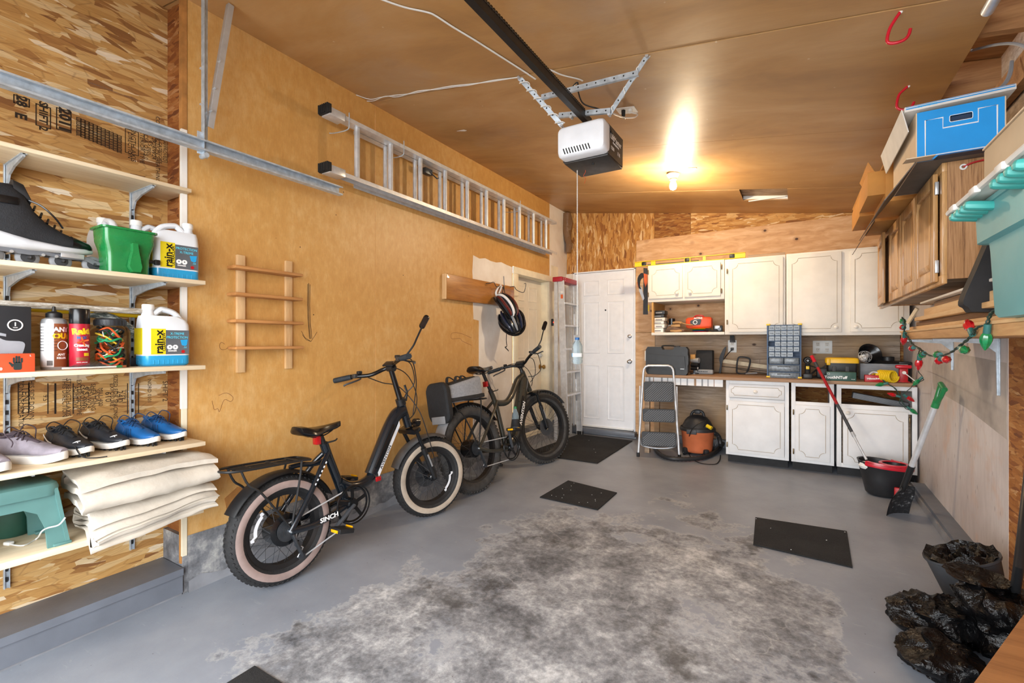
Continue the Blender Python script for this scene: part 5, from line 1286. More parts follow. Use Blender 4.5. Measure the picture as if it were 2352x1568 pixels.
    for e0, e1 in ((bars[0], bars[1]), (bars[-1], bars[-2])):
        d = (e1 - e0).normalized(); Lg = .12
        b = MB(); b.cyl(e0 - d * .012, e0 + d * Lg, .0175, n=14)
        for k in range(9): b.torus((0, 0, 0), .0175, .0016, basis(e0 + d * (.005 + k * .012), *[frame(d).col[i] for i in range(3)]), 14, 5)
        b.build('grip', 'grip', t)
        q = e0 + d * (Lg + .03); b = MB(); b.box(q, (.04, .04, .03), bev=.008); b.tube(spline([q + V((.02, 0, -.005)), q + V((.06, 0, -.02)) - d * .02, q + V((.07, 0, -.03)) - d * .09, q + V((.062, 0, -.036)) - d * .13, q + V((.052, 0, -.045)) - d * .145], 4), .006, 8); b.build('brake_lever', 'dark_steel', t)
        b = MB(); b.box(q + d * .03 + V((0, 0, .018)), (.03, .03, .022), bev=.006); b.build('switch', 'black', t)
    c = (bars[len(bars) // 2]); b = MB(); b.box(c + V((-.01, 0, .03)), (.055, .09, .012), (0, -.5, .2), bev=.004); b.box(c + V((0, 0, .012)), (.03, .05, .03), bev=.006); b.build('display', 'black', t)
    MB().cyl(c + V((0, .03, 0)), c + V((0, -.03, 0)), .024, n=14).build('bar_clamp', 'black', t)
    e = bars[-1]; mm = V(G['mirror']); d = (mm - e).normalized()
    MB().tube(spline([bars[-1].lerp(bars[-2], .3) + V((0, 0, .01)), e.lerp(mm, .35), e.lerp(mm, .62), mm], 5), .006, 8).build('mirror_arm', 'black', t)
    b = MB(); F2 = frame(V((.55, .75, .1)), d); b.ring([[mm + d * .035 + (F2.col[0] * x + F2.col[1] * y) * 1.0 + F2.col[2] * z for x, y in rrect(.04 * k, .095 * k, .018 * k, 4)] for z, k in ((-.009, .8), (0, 1.0), (.008, .96))]); b.build('mirror', 'black_gloss', t)
    for i, cp in enumerate(G['cables']): MB().tube(spline(cp, 6), .0035, 6).build('cable', 'black', t)
    # ---- saddle
    sx, sz = G['seat']; b = MB(); rings = []
    for u, w, h in ((0, .035, .02), (.04, .07, .045), (.14, .088, .055), (.3, .085, .05), (.5, .055, .042), (.7, .034, .036), (.88, .026, .032), (.97, .02, .026), (1, .01, .015)):
        x = sx + .285 * u; zz = sz - .01 * math.sin(u * PI) + .012 * (u < .2); rings.append([V((x, w * math.copysign(abs(math.cos(a)) ** .8, math.cos(a)), zz - h / 2 + h / 2 * math.sin(a) - (.01 * abs(math.cos(a)) if math.sin(a) < .5 else 0))) for a in [2 * PI * j / 16 for j in range(16)]])
    b.ring(rings); b.build('saddle', 'black_gloss', t)
    b = MB()
    for s in (-1, 1): b.tube(spline([(sx + .04, s * .03, sz - .03), (sx + .09, s * .022, sz - .062), (sx + .17, s * .022, sz - .062), (sx + .25, s * .012, sz - .03)], 4), .004, 6)
    b.build('saddle_rails', 'black', t, kind='stuff')
    p0, p1 = V(G['post'][0]), V(G['post'][1]); MB().cyl(p0, p1, .0155, n=14).build('seat_post', 'black', t)
    b = MB(); b.cyl(p0 - (p1 - p0) * .1, p0 + (p1 - p0) * .12, .022, n=14); b.tube(spline([p0 + V((.01, -.02, .01)), p0 + V((.05, -.035, .015)), p0 + V((.075, -.02, .02))], 4), .005, 8); b.build('seat_clamp', 'black', t)
    b = MB(); q = p0.lerp(p1, .42) + V((-.035, -.005, 0)); b.box(q, (.03, .045, .05), bev=.006); b.build('tail_light', 'reflect_red', t)
    # ---- rack and mudguards
    def fender(cx, a0, a1, rad, w, mat, A, name):
        b = MB(); b.grid(lambda u, q: A @ V(((rad + .018 * math.cos((q - .5) * 2.6)) * math.cos(a0 + (a1 - a0) * u), (rad + .018 * math.cos((q - .5) * 2.6)) * math.sin(a0 + (a1 - a0) * u), w * math.sin((q - .5) * 2.6) / .96 / 2)), 24, 6); b.grid(lambda u, q: A @ V(((rad - .003 + .018 * math.cos((q - .5) * 2.6)) * math.cos(a0 + (a1 - a0) * u), (rad - .003 + .018 * math.cos((q - .5) * 2.6)) * math.sin(a0 + (a1 - a0) * u), w * math.sin((q - .5) * 2.6) / .96 / 2)), 24, 6); return b.build(name, mat, t)
    fender(0, *G['fr'], R + .006, .11, 'black', Ar, 'rear_mudguard'); fender(wb, *G['ff'], R + .006, .11, 'fender_grey', Af, 'front_mudguard')
    if G.get('flap'): fender(0, *G['flap'], R + .008, .112, 'mid_grey' if G['fat'] != 20 else 'fender_grey', Ar, 'mudguard_tip')
    x0, x1, z, hw = G['rack']
    loop = [(x0, -hw, z + .02), (x0, hw, z + .02), (x1 * .5, hw, z), (x1, hw * .8, z - .01), (x1, -hw * .8, z - .01), (x1 * .5, -hw, z)]
    MB().tube(spline(loop, 5, True), .0065, 8, loop=True).build('rack_loop', 'black', t)
    for k in range(3): MB().tube([(x0 + .02, -hw * .5 + k * hw * .5, z + .016), (x1, -hw * .4 + k * hw * .4, z - .01)], .005, 8).build('rack_bar', 'black', t)
    for k in (.25, .55, .8): MB().tube([(x0 + (x1 - x0) * k, -hw, z + .012 * (1 - k)), (x0 + (x1 - x0) * k, hw, z + .012 * (1 - k))], .005, 8).build('rack_bar', 'black', t)
    for s in (-1, 1):
        MB().tube(spline([(x0 + .03, s * hw, z + .015), (x0 + .06, s * hw * 1.05, z - .06), (x0 + .12, s * .085, z - .12), (.0, s * .088, R + .02)], 4), .006, 8).build('rack_strut', 'black', t)
        MB().tube(spline([(x1 * .6, s * hw, z), (x1 * .45, s * .085, z - .09), (.01, s * .088, R + .03)], 4), .006, 8).build('rack_strut', 'black', t)
    # ---- drive train on the right side
    cx, cz_ = G['crank']; y = -.075
    A2 = basis((cx, y, cz_), (1, 0, 0), (0, 0, 1), (0, -1, 0))
    b = MB(); b.torus((0, 0, 0), .1, .006, A2, 40, 8); b.torus((0, 0, .012), .112, .005, A2, 40, 8)
    for k in range(5): a = k * 2 * PI / 5 + .3; b.bar(A2 @ V((0, 0, 0)), A2 @ V((.099 * math.cos(a), .099 * math.sin(a), 0)), .02, .005, (0, 1, 0))
    b.lathe([(.001, .012), (.03, .012), (.034, .004), (.034, -.02), (.001, -.02)], A2, 18); cr = b.build('chainring', 'black_gloss', t)
    MB().cyl((cx, -.06, cz_), (cx, .06, cz_), .035, n=20).build('bottom_bracket', fr, t)
    pa = G['pedal']; 
    for s, a in ((-1, pa), (1, pa + PI)):
        e = V((cx + .165 * math.cos(a), s * .10, cz_ + .165 * math.sin(a))); MB().bar((cx, s * .092, cz_), e, .014, .028, (0, 1, 0), .003).build('crank_arm', 'dark_grey', t)
        pc = e + V((0, s * .06, 0)); b = MB(); b.box(pc, (.095, .1, .026), (0, .25, 0), bev=.005); pd = b.build('pedal', 'black', t); MB().box(pc + V((-.048, 0, .008)), (.006, .06, .016), bev=.002).build('pedal_reflector', 'reflect_amber', pd); MB().box(pc + V((.048, 0, .002)), (.006, .06, .016), bev=.002).build('pedal_reflector', 'reflect_amber', pd)
    b = MB()
    for k in range(7): b.lathe([(.012, -.001), (.022 + .006 * k, -.001), (.022 + .006 * k, .001), (.012, .001)], basis((0, -.085 + .004 * k, R), (1, 0, 0), (0, 0, 1), (0, -1, 0)), 24)
    b.build('cassette', 'dark_steel', t, kind='stuff', ang=20)
    ch = MB(); d1_ = V((-.17, 0, -.12)) if G['fat'] == 20 else V((0, 0, 0))
    jx, jz = (.06, R - .155)
    path = spline([(0, y - .0, R + .04), (cx * .5, y, (R + .04 + cz_ + .1) / 2), (cx, y, cz_ + .1)], 3) + arc((cx, y, cz_), .1, PI / 2, -PI / 2, 10, (1, 0, 0), (0, 0, 1)) + [V((cx * .6, y, cz_ * .55 + jz * .45 - .06)), V((jx, y, jz - .012)), V((jx - .02, y, jz)), V((jx + .012, y, jz + .04)), V((.03, y, R - .07)), V((.04, y, R - .02))]
    ch.tube(path, .0042, 6); ch.build('chain', 'alu', t)
    b = MB(); b.bar((.01, y - .012, R - .02), (jx, y - .01, jz), .012, .026, (0, 1, 0), .003); b.cyl((jx, y - .012, jz), (jx, y + .006, jz), .018, n=14); b.cyl((.045, y - .012, R - .085), (.045, y + .006, R - .085), .018, n=14); b.build('derailleur', 'dark_steel', t)
    MB().cyl((0, -.1, R), (0, .1, R), .008, n=10).build('axle', 'steel', t)
    st_ = MB(); st_.tube([(cx - .1, .06, cz_ - .03), (cx - .13, .17, .012)], .009, 8); st_.build('kickstand', 'black', t)
    return t
R1 = .287
G1 = dict(R=R1, wb=1.112, fat=20, steer=-.26, frame='bike_black', tire='tire_black', side=('wall_pink', 'wall_cream'), knob=False, refl=(2.75, -.45),
    tubes=[('down_tube', [(.885, .80), (.82, .775), (.745, .68), (.66, .54), (.595, .43)], .044, 1.0), ('low_tube', [(.60, .42), (.56, .395), (.49, .385), (.42, .40), (.36, .44)], .032, 1.0), ('seat_tube', [(.40, .31), (.345, .47), (.30, .60), (.272, .69)], .026, 1.0), ('seat_stay_bridge', [(.30, .60), (.22, .585), (.13, .60), (.06, .60)], .014, 1.0)],
    stays=[('seat_stay', [(.285, .02, .635), (.22, .05, .57), (.13, .075, .45), (.05, .088, .35), (.0, .09, R1)], .0155), ('chain_stay', [(.385, .05, .31), (.25, .07, .285), (.12, .088, .275), (.0, .09, R1)], .019)],
    stemtop=(.80, 0, 1.085), stembase=(.875, 0, .845), crown=.20, bars=[(.585, .315, 1.035), (.635, .20, 1.055), (.70, .10, 1.06), (.78, .045, 1.095), (.80, 0, 1.10), (.785, -.05, 1.125), (.74, -.12, 1.14), (.715, -.21, 1.165), (.68, -.31, 1.175)], mirror=(.79, -.33, 1.36),
    cables=[[(.74, .1, 1.07), (.86, .06, 1.1), (.96, .02, 1.04), (1.0, -.02, .9), (.97, -.03, .78), (.9, -.03, .73)], [(.73, -.15, 1.15), (.84, -.16, 1.15), (.93, -.1, 1.0), (.95, -.05, .85), (.93, -.05, .76)], [(.72, -.2, 1.16), (.78, -.22, 1.12), (.82, -.2, 1.0), (.8, -.14, .93), (.84, -.05, .86)], [(.7, .14, 1.05), (.8, .1, 1.0), (.9, .04, .96), (.98, -.05, .8), (1.03, -.08, .62), (1.09, -.085, .4)]],
    seat=(.10, .805), post=((.272, 0, .685), (.245, 0, .765)), fr=(.35, 2.62), ff=(1.15, 2.75), rack=(-.255, .15, .64, .072), crank=(.395, .31), pedal=-2.55)
bk1 = bike(bike_pose(-2.358, 1.507, 1.505, .05), 'black folding electric bike with pink and cream tyre walls against the tan wall', G1)
def tube_side(p, d, off=.046): d = V(d).normalized(); return basis((p[0], -off, p[1]), (d.x, 0, d.z), (-d.z, 0, d.x), (0, -1, 0))
M = tube_side((.70, .585), (.14, 0, .215), .0455)
b = MB(); b.prism([(-.19, -.028), (.165, -.028), (.19, -.006), (-.17, -.006)], .001, M); b.build('decal_band', 'reflect_white', bk1)
text('AVENTON', .026, M @ TR((-.06, -.017, .0012)), 'print_black', bk1, xs=1.3, bold=.0004)
b = MB(); b.box((0, .018, .0), (.3, .03, .012), bev=.005, M=M); b.build('battery', 'black_gloss', bk1)
M = tube_side((.22, .29), (1, 0, .06), .102); text('SINCH', .036, M @ TR((0, 0, .002)), 'print_white', bk1, bold=.001, xs=1.1)
b = MB()
for k in range(7): b.box((.175 + k * .014 - .03, -.083, .50 + k * .021 - .03), (.012, .002, .007), (0, -1.0, 0))
b.build('hazard_stripes', 'reflect_white', bk1, kind='stuff')
b = MB(); b.box((.615, -.045, .40), (.04, .012, .03), bev=.004); b.build('side_reflector', 'reflect_red', bk1)
b = MB(); b.cyl((.985, 0, .70), (1.02, 0, .695), .028, .03, n=16); b.tube([(.94, 0, .66), (.96, 0, .70), (.99, 0, .70)], .008, 8); b.build('headlight', 'black_gloss', bk1)
R2 = .365
G2 = dict(R=R2, wb=1.10, fat=26, steer=-.24, frame='bike_olive', tire='tire_dusty', side=('tire_dusty', 'tire_black'), knob=True, refl=None,
    tubes=[('down_tube', [(.885, .885), (.80, .70), (.70, .52), (.62, .38), (.52, .31)], .054, 1.0), ('top_tube', [(.875, .915), (.78, .87), (.66, .745), (.56, .69), (.45, .695), (.40, .71)], .03, 1.0), ('seat_tube', [(.455, .30), (.43, .5), (.40, .70), (.365, .80)], .023, 1.0)],
    stays=[('seat_stay', [(.40, .02, .72), (.33, .05, .66), (.2, .08, .56), (.08, .09, .44), (.0, .092, R2)], .013), ('chain_stay', [(.44, .05, .28), (.28, .075, .29), (.12, .09, .32), (.0, .092, R2)], .016)],
    stemtop=(.872, 0, 1.00), stembase=(.90, 0, .93), crown=.22, bars=[(.745, .31, 1.00), (.80, .20, 1.02), (.85, .10, 1.03), (.875, .04, 1.02), (.88, 0, 1.02), (.885, -.05, 1.04), (.87, -.11, 1.08), (.85, -.2, 1.13), (.80, -.31, 1.16)], mirror=(.88, -.34, 1.33),
    cables=[[(.8, .15, 1.03), (.9, .1, 1.05), (1.0, .03, 1.0), (1.02, -.02, .88), (.97, -.03, .8)], [(.86, -.12, 1.09), (.95, -.12, 1.05), (1.0, -.08, .92), (.95, -.04, .84)], [(.84, -.2, 1.12), (.92, -.2, 1.1), (.98, -.17, .96), (.93, -.12, .9), (.91, -.05, .9)]],
    seat=(.14, 1.045), post=((.365, 0, .80), (.285, 0, 1.0)), fr=(.5, 2.2), flap=(2.2, 2.75), ff=(.55, 2.5), rack=(-.24, .22, .77, .07), crank=(.44, .285), pedal=1.75)
bk2 = bike(bike_pose(-2.285, 3.185, 1.475, .17), 'dark olive fat tyre electric bike with trunk bag beside the side door', G2)
M = tube_side((.72, .56), (.2, 0, .36), .0555)
text('AVENTON', .05, M @ TR((.0, 0, .0005)), 'print_white', bk2, bold=.0012, xs=1.0)
b = MB(); b.box((0, .02, -.006), (.34, .03, .012), bev=.005, M=M); b.build('battery', 'black_gloss', bk2)
# trunk bag strapped on the rack of the far bike, and its drinking bottle
pm('bag_grey', '8d9197', .85, var=.06, sc=60, bump=.3, bsc=300); pm('bag_black', '1e2023', .8, var=.1, sc=40, bump=.3, bsc=250)
BM = bike_pose(-2.285, 3.185, 1.475, .17)
t = thing('trunk_bag', 'grey and black trunk bag with a hanging side pouch on the bike rack', 'bag', M=BM @ TR((-.06, 0, .775)))
def bagring(x, z0, z1, hw): return [V((x, y, z)) for y, z in rrect(hw * 2, z1 - z0, .03, 4, 0, (z0 + z1) / 2)]
b = MB(); b.ring([bagring(-.19, .0, .125, .085), bagring(-.17, -.005, .14, .095), bagring(.15, -.005, .185, .095), bagring(.2, .0, .19, .088), bagring(.215, .01, .17, .07)]); b.build('bag_body', 'bag_grey', t)
MB().box((.01, 0, .02), (.42, .197, .035), bev=.008).build('bag_band', 'bag_black', t); MB().box((0, 0, .158), (.33, .15, .03), (0, -.13, 0), bev=.012).build('bag_lid', 'bag_black', t)
b = MB(); b.ring([[V((-.22 - dx, y * k, .05 + z * k)) for y, z in rrect(.235, .33, .07, 5, 0, -.04)] for dx, k in ((-.02, .92), (0, 1.0), (.03, 1.0), (.045, .9))]); b.build('side_pouch', 'bag_black', t)
b = MB(); b.box((-.266, 0, -.125), (.006, .15, .06), bev=.003); b.build('pouch_panel', 'mid_grey', t)
b = MB()
for k in (-.12, -.02, .04): b.tube(spline([(k - .05, -.05, .155), (k - .02, -.03, .2), (k + .02, -.02, .205), (k + .06, -.03, .175)], 4), .012, 8, flat=.4)
b.build('straps', 'bag_black', t, kind='stuff')
t = thing('drink_bottle', 'clear plastic drink bottle held against the down tube of the olive bike', 'bottle', M=BM @ TR((.565, -.06, .42), (0, .22, 0)))
MB().lathe([(.001, 0), (.03, 0), (.033, .01), (.033, .13), (.03, .15), (.014, .19), (.013, .205)], None, 18).build('bottle_body', 'pet_blue', t); MB().lathe([(.001, .2), (.015, .2), (.015, .22), (.001, .222)], None, 12).build('cap', 'green', t); MB().lathe([(.0335, .03), (.0335, .1)], None, 18, cap=False).build('label', 'bag_black', t)

# ================================================================== white wall cabinets
pm('cab_white', 'e7e2d8', .5, var=.03, sc=5); pm('groove', 'a5977f', .8, var=.1); pm('hinge', '6b5a40', .4, .6, var=.1); pm('cab_grey', 'e2e3e4', .5, var=.03, sc=5); pm('knob_white', 'ece8e0', .25, var=.02, coat=.4)
def groove(x0, x1, z0, z1, y, r=.05):
    P = []
    for cx, cz__, a in ((x1, z1, PI), (x0, z1, 1.5 * PI), (x0, z0, 0), (x1, z0, PI / 2)):
        P += [V((cx + r * math.cos(a + PI / 2 - PI / 2 * i / 5) if False else cx + r * math.cos(a + PI / 2 * (1 - i / 5)), y, cz__ + r * math.sin(a + PI / 2 * (1 - i / 5)))) for i in range(6)]
    return P
def cab_door(root, x0, x1, z0, z1, Y, knob=None, hinge=None, mat='cab_white', t=.018, gm=.035, gr=.05, drawer=False):
    d = MB().bb((x0, Y - t, z0), (x1, Y, z1), .004).build('drawer' if drawer else 'door', mat, root, world=True)
    P = groove(x0 + gm, x1 - gm, z0 + gm, z1 - gm, Y - t - .0002, gr)
    MB().tube(P, .0022, 5, loop=True).build('groove_line', 'groove', d, world=True)
    if knob: MB().lathe([(.001, 0), (.008, .0), (.007, .012), (.016, .018), (.0175, .025), (.012, .031), (.005, .033), (.001, .035)], facing((knob[0], Y - t, knob[1]), (0, -1, 0)), 16).build('knob', 'knob_white', d, world=True)
    if hinge:
        for z in (z0 + .14 * (z1 - z0), z1 - .14 * (z1 - z0)): MB().box((hinge, Y - t * .6, z), (.012, .012, .05), bev=.003).build('hinge', 'hinge', d, world=True)
    return d
YU = 5.31
def wall_cab(x0, x1, z0, z1, lab):
    t = thing('wall_cabinet', lab, 'cabinet', ((x0 + x1) / 2, (YU + 5.84) / 2, z0), group='white wall cabinets')
    MB().bb((x0 + .001, YU + .001, z0), (x1 - .001, 5.845, z1), .003).build('body', 'cab_white', t, world=True); return t
zA = onY(1490, 694, YU).z
t = wall_cab(-1.44, -.645, zA, 2.07, 'white two door wall cabinet above the open shelf')
cab_door(t, -1.425, -1.06, zA + .035, 2.045, YU, (-1.115, zA + .085), -1.434); cab_door(t, -1.04, -.68, zA + .035, 2.045, YU, (-.98, zA + .085), -.672)
# open shelf below: back, sides, bottom board
b = MB().bb((-1.40, YU + .01, 1.30), (-1.38, 5.845, zA)); wpart(b, 'side_panel', 'card', t); wpart(MB().bb((-1.40, YU, 1.285), (-.646, 5.845, 1.315), .002), 'bottom_board', 'cab_white', t)
t = wall_cab(-.643, -.094, 1.285, 2.067, 'white single door wall cabinet in the middle'); cab_door(t, -.60, -.115, 1.31, 2.045, YU, (-.15, 1.345), -.618)
t = wall_cab(-.09, .845, 1.27, 2.07, 'white wall cabinet with two tall doors beside the oak cabinet'); cab_door(t, -.075, .355, 1.30, 2.05, YU, (.31, 1.345)); cab_door(t, .42, .80, 1.30, 2.05, YU, (.46, 1.345))
MB().bb((-1.2, 5.6, 1.02), (-1.19, 5.61, 1.03)) 

# ================================================================== base cabinets and worktop
_before = set(COL.objects)
YC = 4.99
def set_back():                              # the whole bench stands a hand further back, on the wall
    for o in set(COL.objects) - _before:
        if o.parent is None: o.location += V((o.location.x * .035, .175, -.0125)); ROOTM[o.name] = Matrix.Translation(o.location)
wood('worktop', '8a6a50', 'ab8a6c', 'x', .8, .6)
o = MB().bb((-1.40, 4.945, .838), (.855, 5.66, .868), .003).build('worktop', 'worktop'); tag(o, 'long worn brown wood worktop over the white base cabinets', 'worktop')
def base_unit(x0, x1, lab, slot=None):
    t = thing('base_cabinet', lab, 'cabinet', ((x0 + x1) / 2, YC + .4, fz(5.3)), group='white base cabinets')
    for a, c in ((x0 + .001, x0 + .018), (x1 - .018, x1 - .001)): wpart(MB().bb((a, YC + .02, .088), (c, 5.62, .836)), 'side_panel', 'cab_grey', t)
    wpart(MB().bb((x0 + .018, YC + .02, .088), (x1 - .018, 5.62, .106)), 'bottom_panel', 'cab_grey', t)
    wpart(MB().bb((x0 + .01, YC + .08, fz(5) - .01), (x1 - .01, YC + .1, .088)), 'toe_kick', 'black_matte', t)
    wpart(MB().bb((x0, YC, .088), (x0 + .035, YC + .02, .836), .001), 'stile', 'cab_grey', t); wpart(MB().bb((x1 - .035, YC, .088), (x1, YC + .02, .836), .001), 'stile', 'cab_grey', t)
    for a, c in ((.80, .836), (.60, .66), (.088, .125)): wpart(MB().bb((x0 + .035, YC, a), (x1 - .035, YC + .02, c), .001), 'rail', 'cab_grey', t)
    return t
t = base_unit(-.602, -.053, 'white base cabinet with a drawer above its door beside the vacuum')
cab_door(t, -.575, -.09, .665, .80, YC, (-.335, .733), mat='cab_grey', gm=.025, gr=.025, drawer=True); cab_door(t, -.575, -.09, .115, .632, YC, None, -.59, mat='cab_grey')
wpart(MB().bb((-.567, YC + .02, .66), (-.088, YC + .025, .80)), 'drawer_back', 'cab_grey', t)
t = base_unit(-.05, .286, 'narrow white base cabinet with an open drawer slot'); cab_door(t, -.02, .255, .115, .63, YC, None, -.032, mat='cab_grey')
t = base_unit(.289, .852, 'wide white base cabinet with open slot at the right wall'); cab_door(t, .335, .79, .115, .62, YC, (.37, .585), .80, mat='cab_grey')
# striped apron under the open end of the worktop
t = thing('apron_board', 'pale board with grey stripes under the worktop edge behind the step stool', 'board', (-1.0, 4.97, .765))
wpart(MB().bb((-1.39, 4.965, .765), (-.604, 4.985, .837)), 'board', 'cab_grey', t)
rg = random.Random(2)
for i in range(11):
    x = -1.36 + i * .068 + rg.uniform(-.01, .01); wpart(MB().bb((x, 4.964, .766), (x + rg.uniform(.006, .022), 4.966, .836)), 'stripe', ['mid_grey', 'worktop', 'grey_plastic'][i % 3], t)
b = MB().bb((-1.39, 5.0, fz(5)), (-1.34, 5.05, .838)); tag(b.build('timber_post', 'grey_wood'), 'grey timber post holding up the left end of the worktop', 'post')
# finned grey panel lying in the slot
p = onY(2040, 912, 5.12)
t = thing('finned_panel', 'grey ribbed vent panel lying slanted in the open cabinet slot', 'panel', M=TR((.62, 5.22, .135)))
b = MB(); Mx = TR((0, 0, .555), (0, .18, 0))
b.box((0, 0, 0), (.40, .12, .05), bev=.003, M=Mx); o = b.build('panel_body', 'mid_grey', t)
b = MB()
for i in range(7): b.box((.0, -.061, -.02 + i * .0066), (.39, .003, .0025), M=Mx)
b.build('fins', 'dark_grey', t, kind='stuff')
wpart(MB().bb((.33, 5.05, .61), (.82, 5.5, .625)), 'slot_shelf', 'grey_wood', t)
wpart(MB().bb((.33, 5.05, .107), (.345, 5.06, .61)), 'shelf_post', 'grey_wood', t); wpart(MB().bb((.80, 5.05, .107), (.815, 5.06, .61)), 'shelf_post', 'grey_wood', t)

set_back()

# ================================================================== things on the wall cabinets
t = thing('spirit_level', 'long yellow spirit level resting on top of the white cabinets', 'level', (-1.03, YU + .02, 2.071))
lv0, lv1 = -1.595, -.45
for z0, z1 in ((0, .007), (.05, .057)): wpart(MB().bb((lv0, YU + .01, 2.072 + z0), (lv1, YU + .04, 2.072 + z1), .001), 'flange', 'yellow', t)
for x0, x1 in ((lv0, -1.50), (-1.41, -1.36), (-1.05, -.985), (-.86, -.83), (-.60, lv1)): wpart(MB().bb((x0, YU + .018, 2.078), (x1, YU + .03, 2.123)), 'web', 'yellow', t)
for x in (-1.49, -1.02, -.575): wpart(MB().box((x, YU + .022, 2.1), (.05, .022, .04), bev=.006), 'vial', 'black', t); 
wpart(MB().bb((-1.45, YU + .02, 2.072), (-.9, YU + .028, 2.09)), 'rear_web', 'dark_grey', t)
for i, (x0, x1, z, lab) in enumerate(((-.43, -.10, 2.068, 'grey wood offcut lying on the middle white cabinet'),)):
    b = MB(); b.box(((x0 + x1) / 2, YU + .09, z + .014), (x1 - x0, .12, .028), (0, 0, .02), bev=.003); tag(b.build('wood_offcut', 'grey_wood'), lab, 'board')

# saws hanging at the left side of the cabinet
xs = -1.475
def polyYt(pts, Y, th, name, mat, parent): return MB().prism(pts, th, basis((0, Y, 0), (1, 0, 0), (0, 0, 1), (0, 1, 0))).build(name, mat, parent, world=True)
t = thing('hand_saw', 'hand saw with orange and black handle hanging beside the white cabinet', 'saw', (-1.5, 5.78, 1.5))
yS = 5.846
def sxz(px, py): p = onY(px, py, yS); return (p.x, p.z)
polyYt([sxz(*q) for q in ((1478, 615), (1487, 616), (1488, 722), (1477, 722))], yS, .004, 'blade', 'dark_grey', t)
polyYt([sxz(*q) for q in ((1468, 655), (1474, 660), (1480, 685), (1477, 690), (1468, 668))], yS - .002, .003, 'blade', 'steel', t)
polyYt([sxz(*q) for q in spl2([(1466, 655), (1465, 640), (1470, 630), (1477, 627), (1478, 636), (1472, 642), (1470, 655), (1473, 664), (1468, 662)], 3)], yS - .014, .02, 'handle', 'black', t)
polyYt([sxz(*q) for q in ((1479, 628), (1487, 630), (1487, 650), (1483, 660), (1480, 648))], yS - .012, .016, 'handle', 'orange', t)
polyYt([sxz(*q) for q in ((1464, 648), (1469, 646), (1470, 660), (1466, 660))], yS - .013, .016, 'handle', 'orange', t)
t = thing('drywall_saw', 'narrow saw with yellow tip hanging below the hand saw', 'saw', (-1.48, 5.78, 1.3))
polyYt([sxz(*q) for q in ((1487, 718), (1493, 718), (1494, 757), (1487, 757))], yS + .006, .003, 'blade', 'steel', t); polyYt([sxz(*q) for q in ((1488, 700), (1492, 700), (1491, 715), (1488, 714))], yS - .002, .012, 'handle', 'yellow', t)

# ================================================================== things on the open shelf
zS = 1.316
def S_(px, py, Y=5.45): return onY(px, py, Y)
x = S_(1515, 740).x
hz = zS
for i, (h, w, mat, lab) in enumerate(((.05, .12, 'white', 'white parts box at the bottom of the stack'), (.045, .12, 'white', 'white parts box second in the stack'), (.035, .13, 'white', 'white tray third in the stack'), (.04, .13, 'shelf_white', 'cream tray fourth in the stack'), (.035, .135, 'black', 'black tray near the top of the stack'), (.045, .13, 'black', 'black box on top of the stack'))):
    t = thing('parts_box', lab + ' on the open cabinet shelf', 'box', (x + .012 * (i % 2), 5.44, hz), group='stacked parts boxes')
    MB().box((0, 0, h / 2), (w, .14, h - .003), bev=.004).build('body', mat, t); MB().box((0, -.071, h * .4), (w * .55, .006, h * .3), bev=.002).build('pull', 'mid_grey', t); hz += h
p = S_(1541, 732); t = thing('mug', 'black metal mug behind the cloth on the open shelf', 'mug', (p.x, 5.50, zS)); MB().lathe([(.001, .09), (.035, .09), (.035, .16), (.032, .16), (.03, .1)], None, 20).build('cup', 'black_gloss', t); MB().lathe([(.001, 0), (.045, 0), (.045, .088), (.001, .089)], None, 18).build('tin', 'mid_grey', t); MB().torus((0, 0, 0), .022, .004, TR((-.035, 0, .125), (PI / 2, 0, 0)), 16, 6).build('handle', 'black_gloss', t)
pm('brush_tan', 'b08a5c', .8, var=.1); pm('leather_brown', '6d5646', .8, var=.12)
p = S_(1550, 752); t = thing('work_gloves', 'brown leather work glove crumpled on the open shelf', 'glove', (p.x, 5.40, zS))
b = MB(); b.ring([[V((x_, .05 * math.cos(a) * k, .035 * k + .032 * k * math.sin(a))) for a in [2 * PI * j / 12 for j in range(12)]] for x_, k in ((-.09, .5), (-.06, 1.1), (0, 1.2), (.05, 1.0), (.08, .6))]); b.jitter(.012, 18, 3); b.build('palm', 'leather_brown', t)
for k in range(3): MB().tube(spline([(.04, -.03 + k * .02, .03), (.09, -.04 + k * .025, .028), (.12, -.05 + k * .03, .018)], 4), .013, 8).build('finger', 'leather_brown', t)
p = S_(1560, 742); t = thing('hand_brush', 'tan hand brush lying across the glove on the open shelf', 'brush', (p.x, 5.38, zS + .075)); b = MB(); b.tube(spline([(-.05, 0, .03), (0, 0, .035), (.05, 0, .025), (.1, 0, .01), (.16, 0, .005)], 4), [.03] * 8 + [.012] * 9, 10, flat=.5); b.build('handle', 'brush_tan', t); MB().box((-.02, 0, -.002), (.1, .05, .03), bev=.008).build('bristles', 'brush_tan', t)
p = S_(1553, 757, 5.36); tag(MB().tube(spline([(p.x - .06, 5.36, zS + .02), (p.x, 5.35, zS + .014), (p.x + .06, 5.36, zS + .02)], 5), .013, 10).build('curved_stick', 'brush_tan'), 'curved tan wooden stick at the front of the open shelf', 'stick')
p = S_(1607, 760); px0, px1 = S_(1578, 760).x, S_(1632, 760).x
for i, (m_, r_) in enumerate((('red', .088), ('blue', .092), ('green', .097), ('yellow', .10))):
    o = MB().lathe([(.001, 0), (r_ * .8, 0), (r_, .009), (r_ * .96, .009), (r_ * .76, .003), (.001, .003)], Matrix.Translation((p.x + .01, 5.45, zS + .001 + i * .0095)), 28); tag(o.build('plastic_plate', m_), m_ + ' plastic plate in the small stack on the open shelf', 'plate', 'coloured plates')
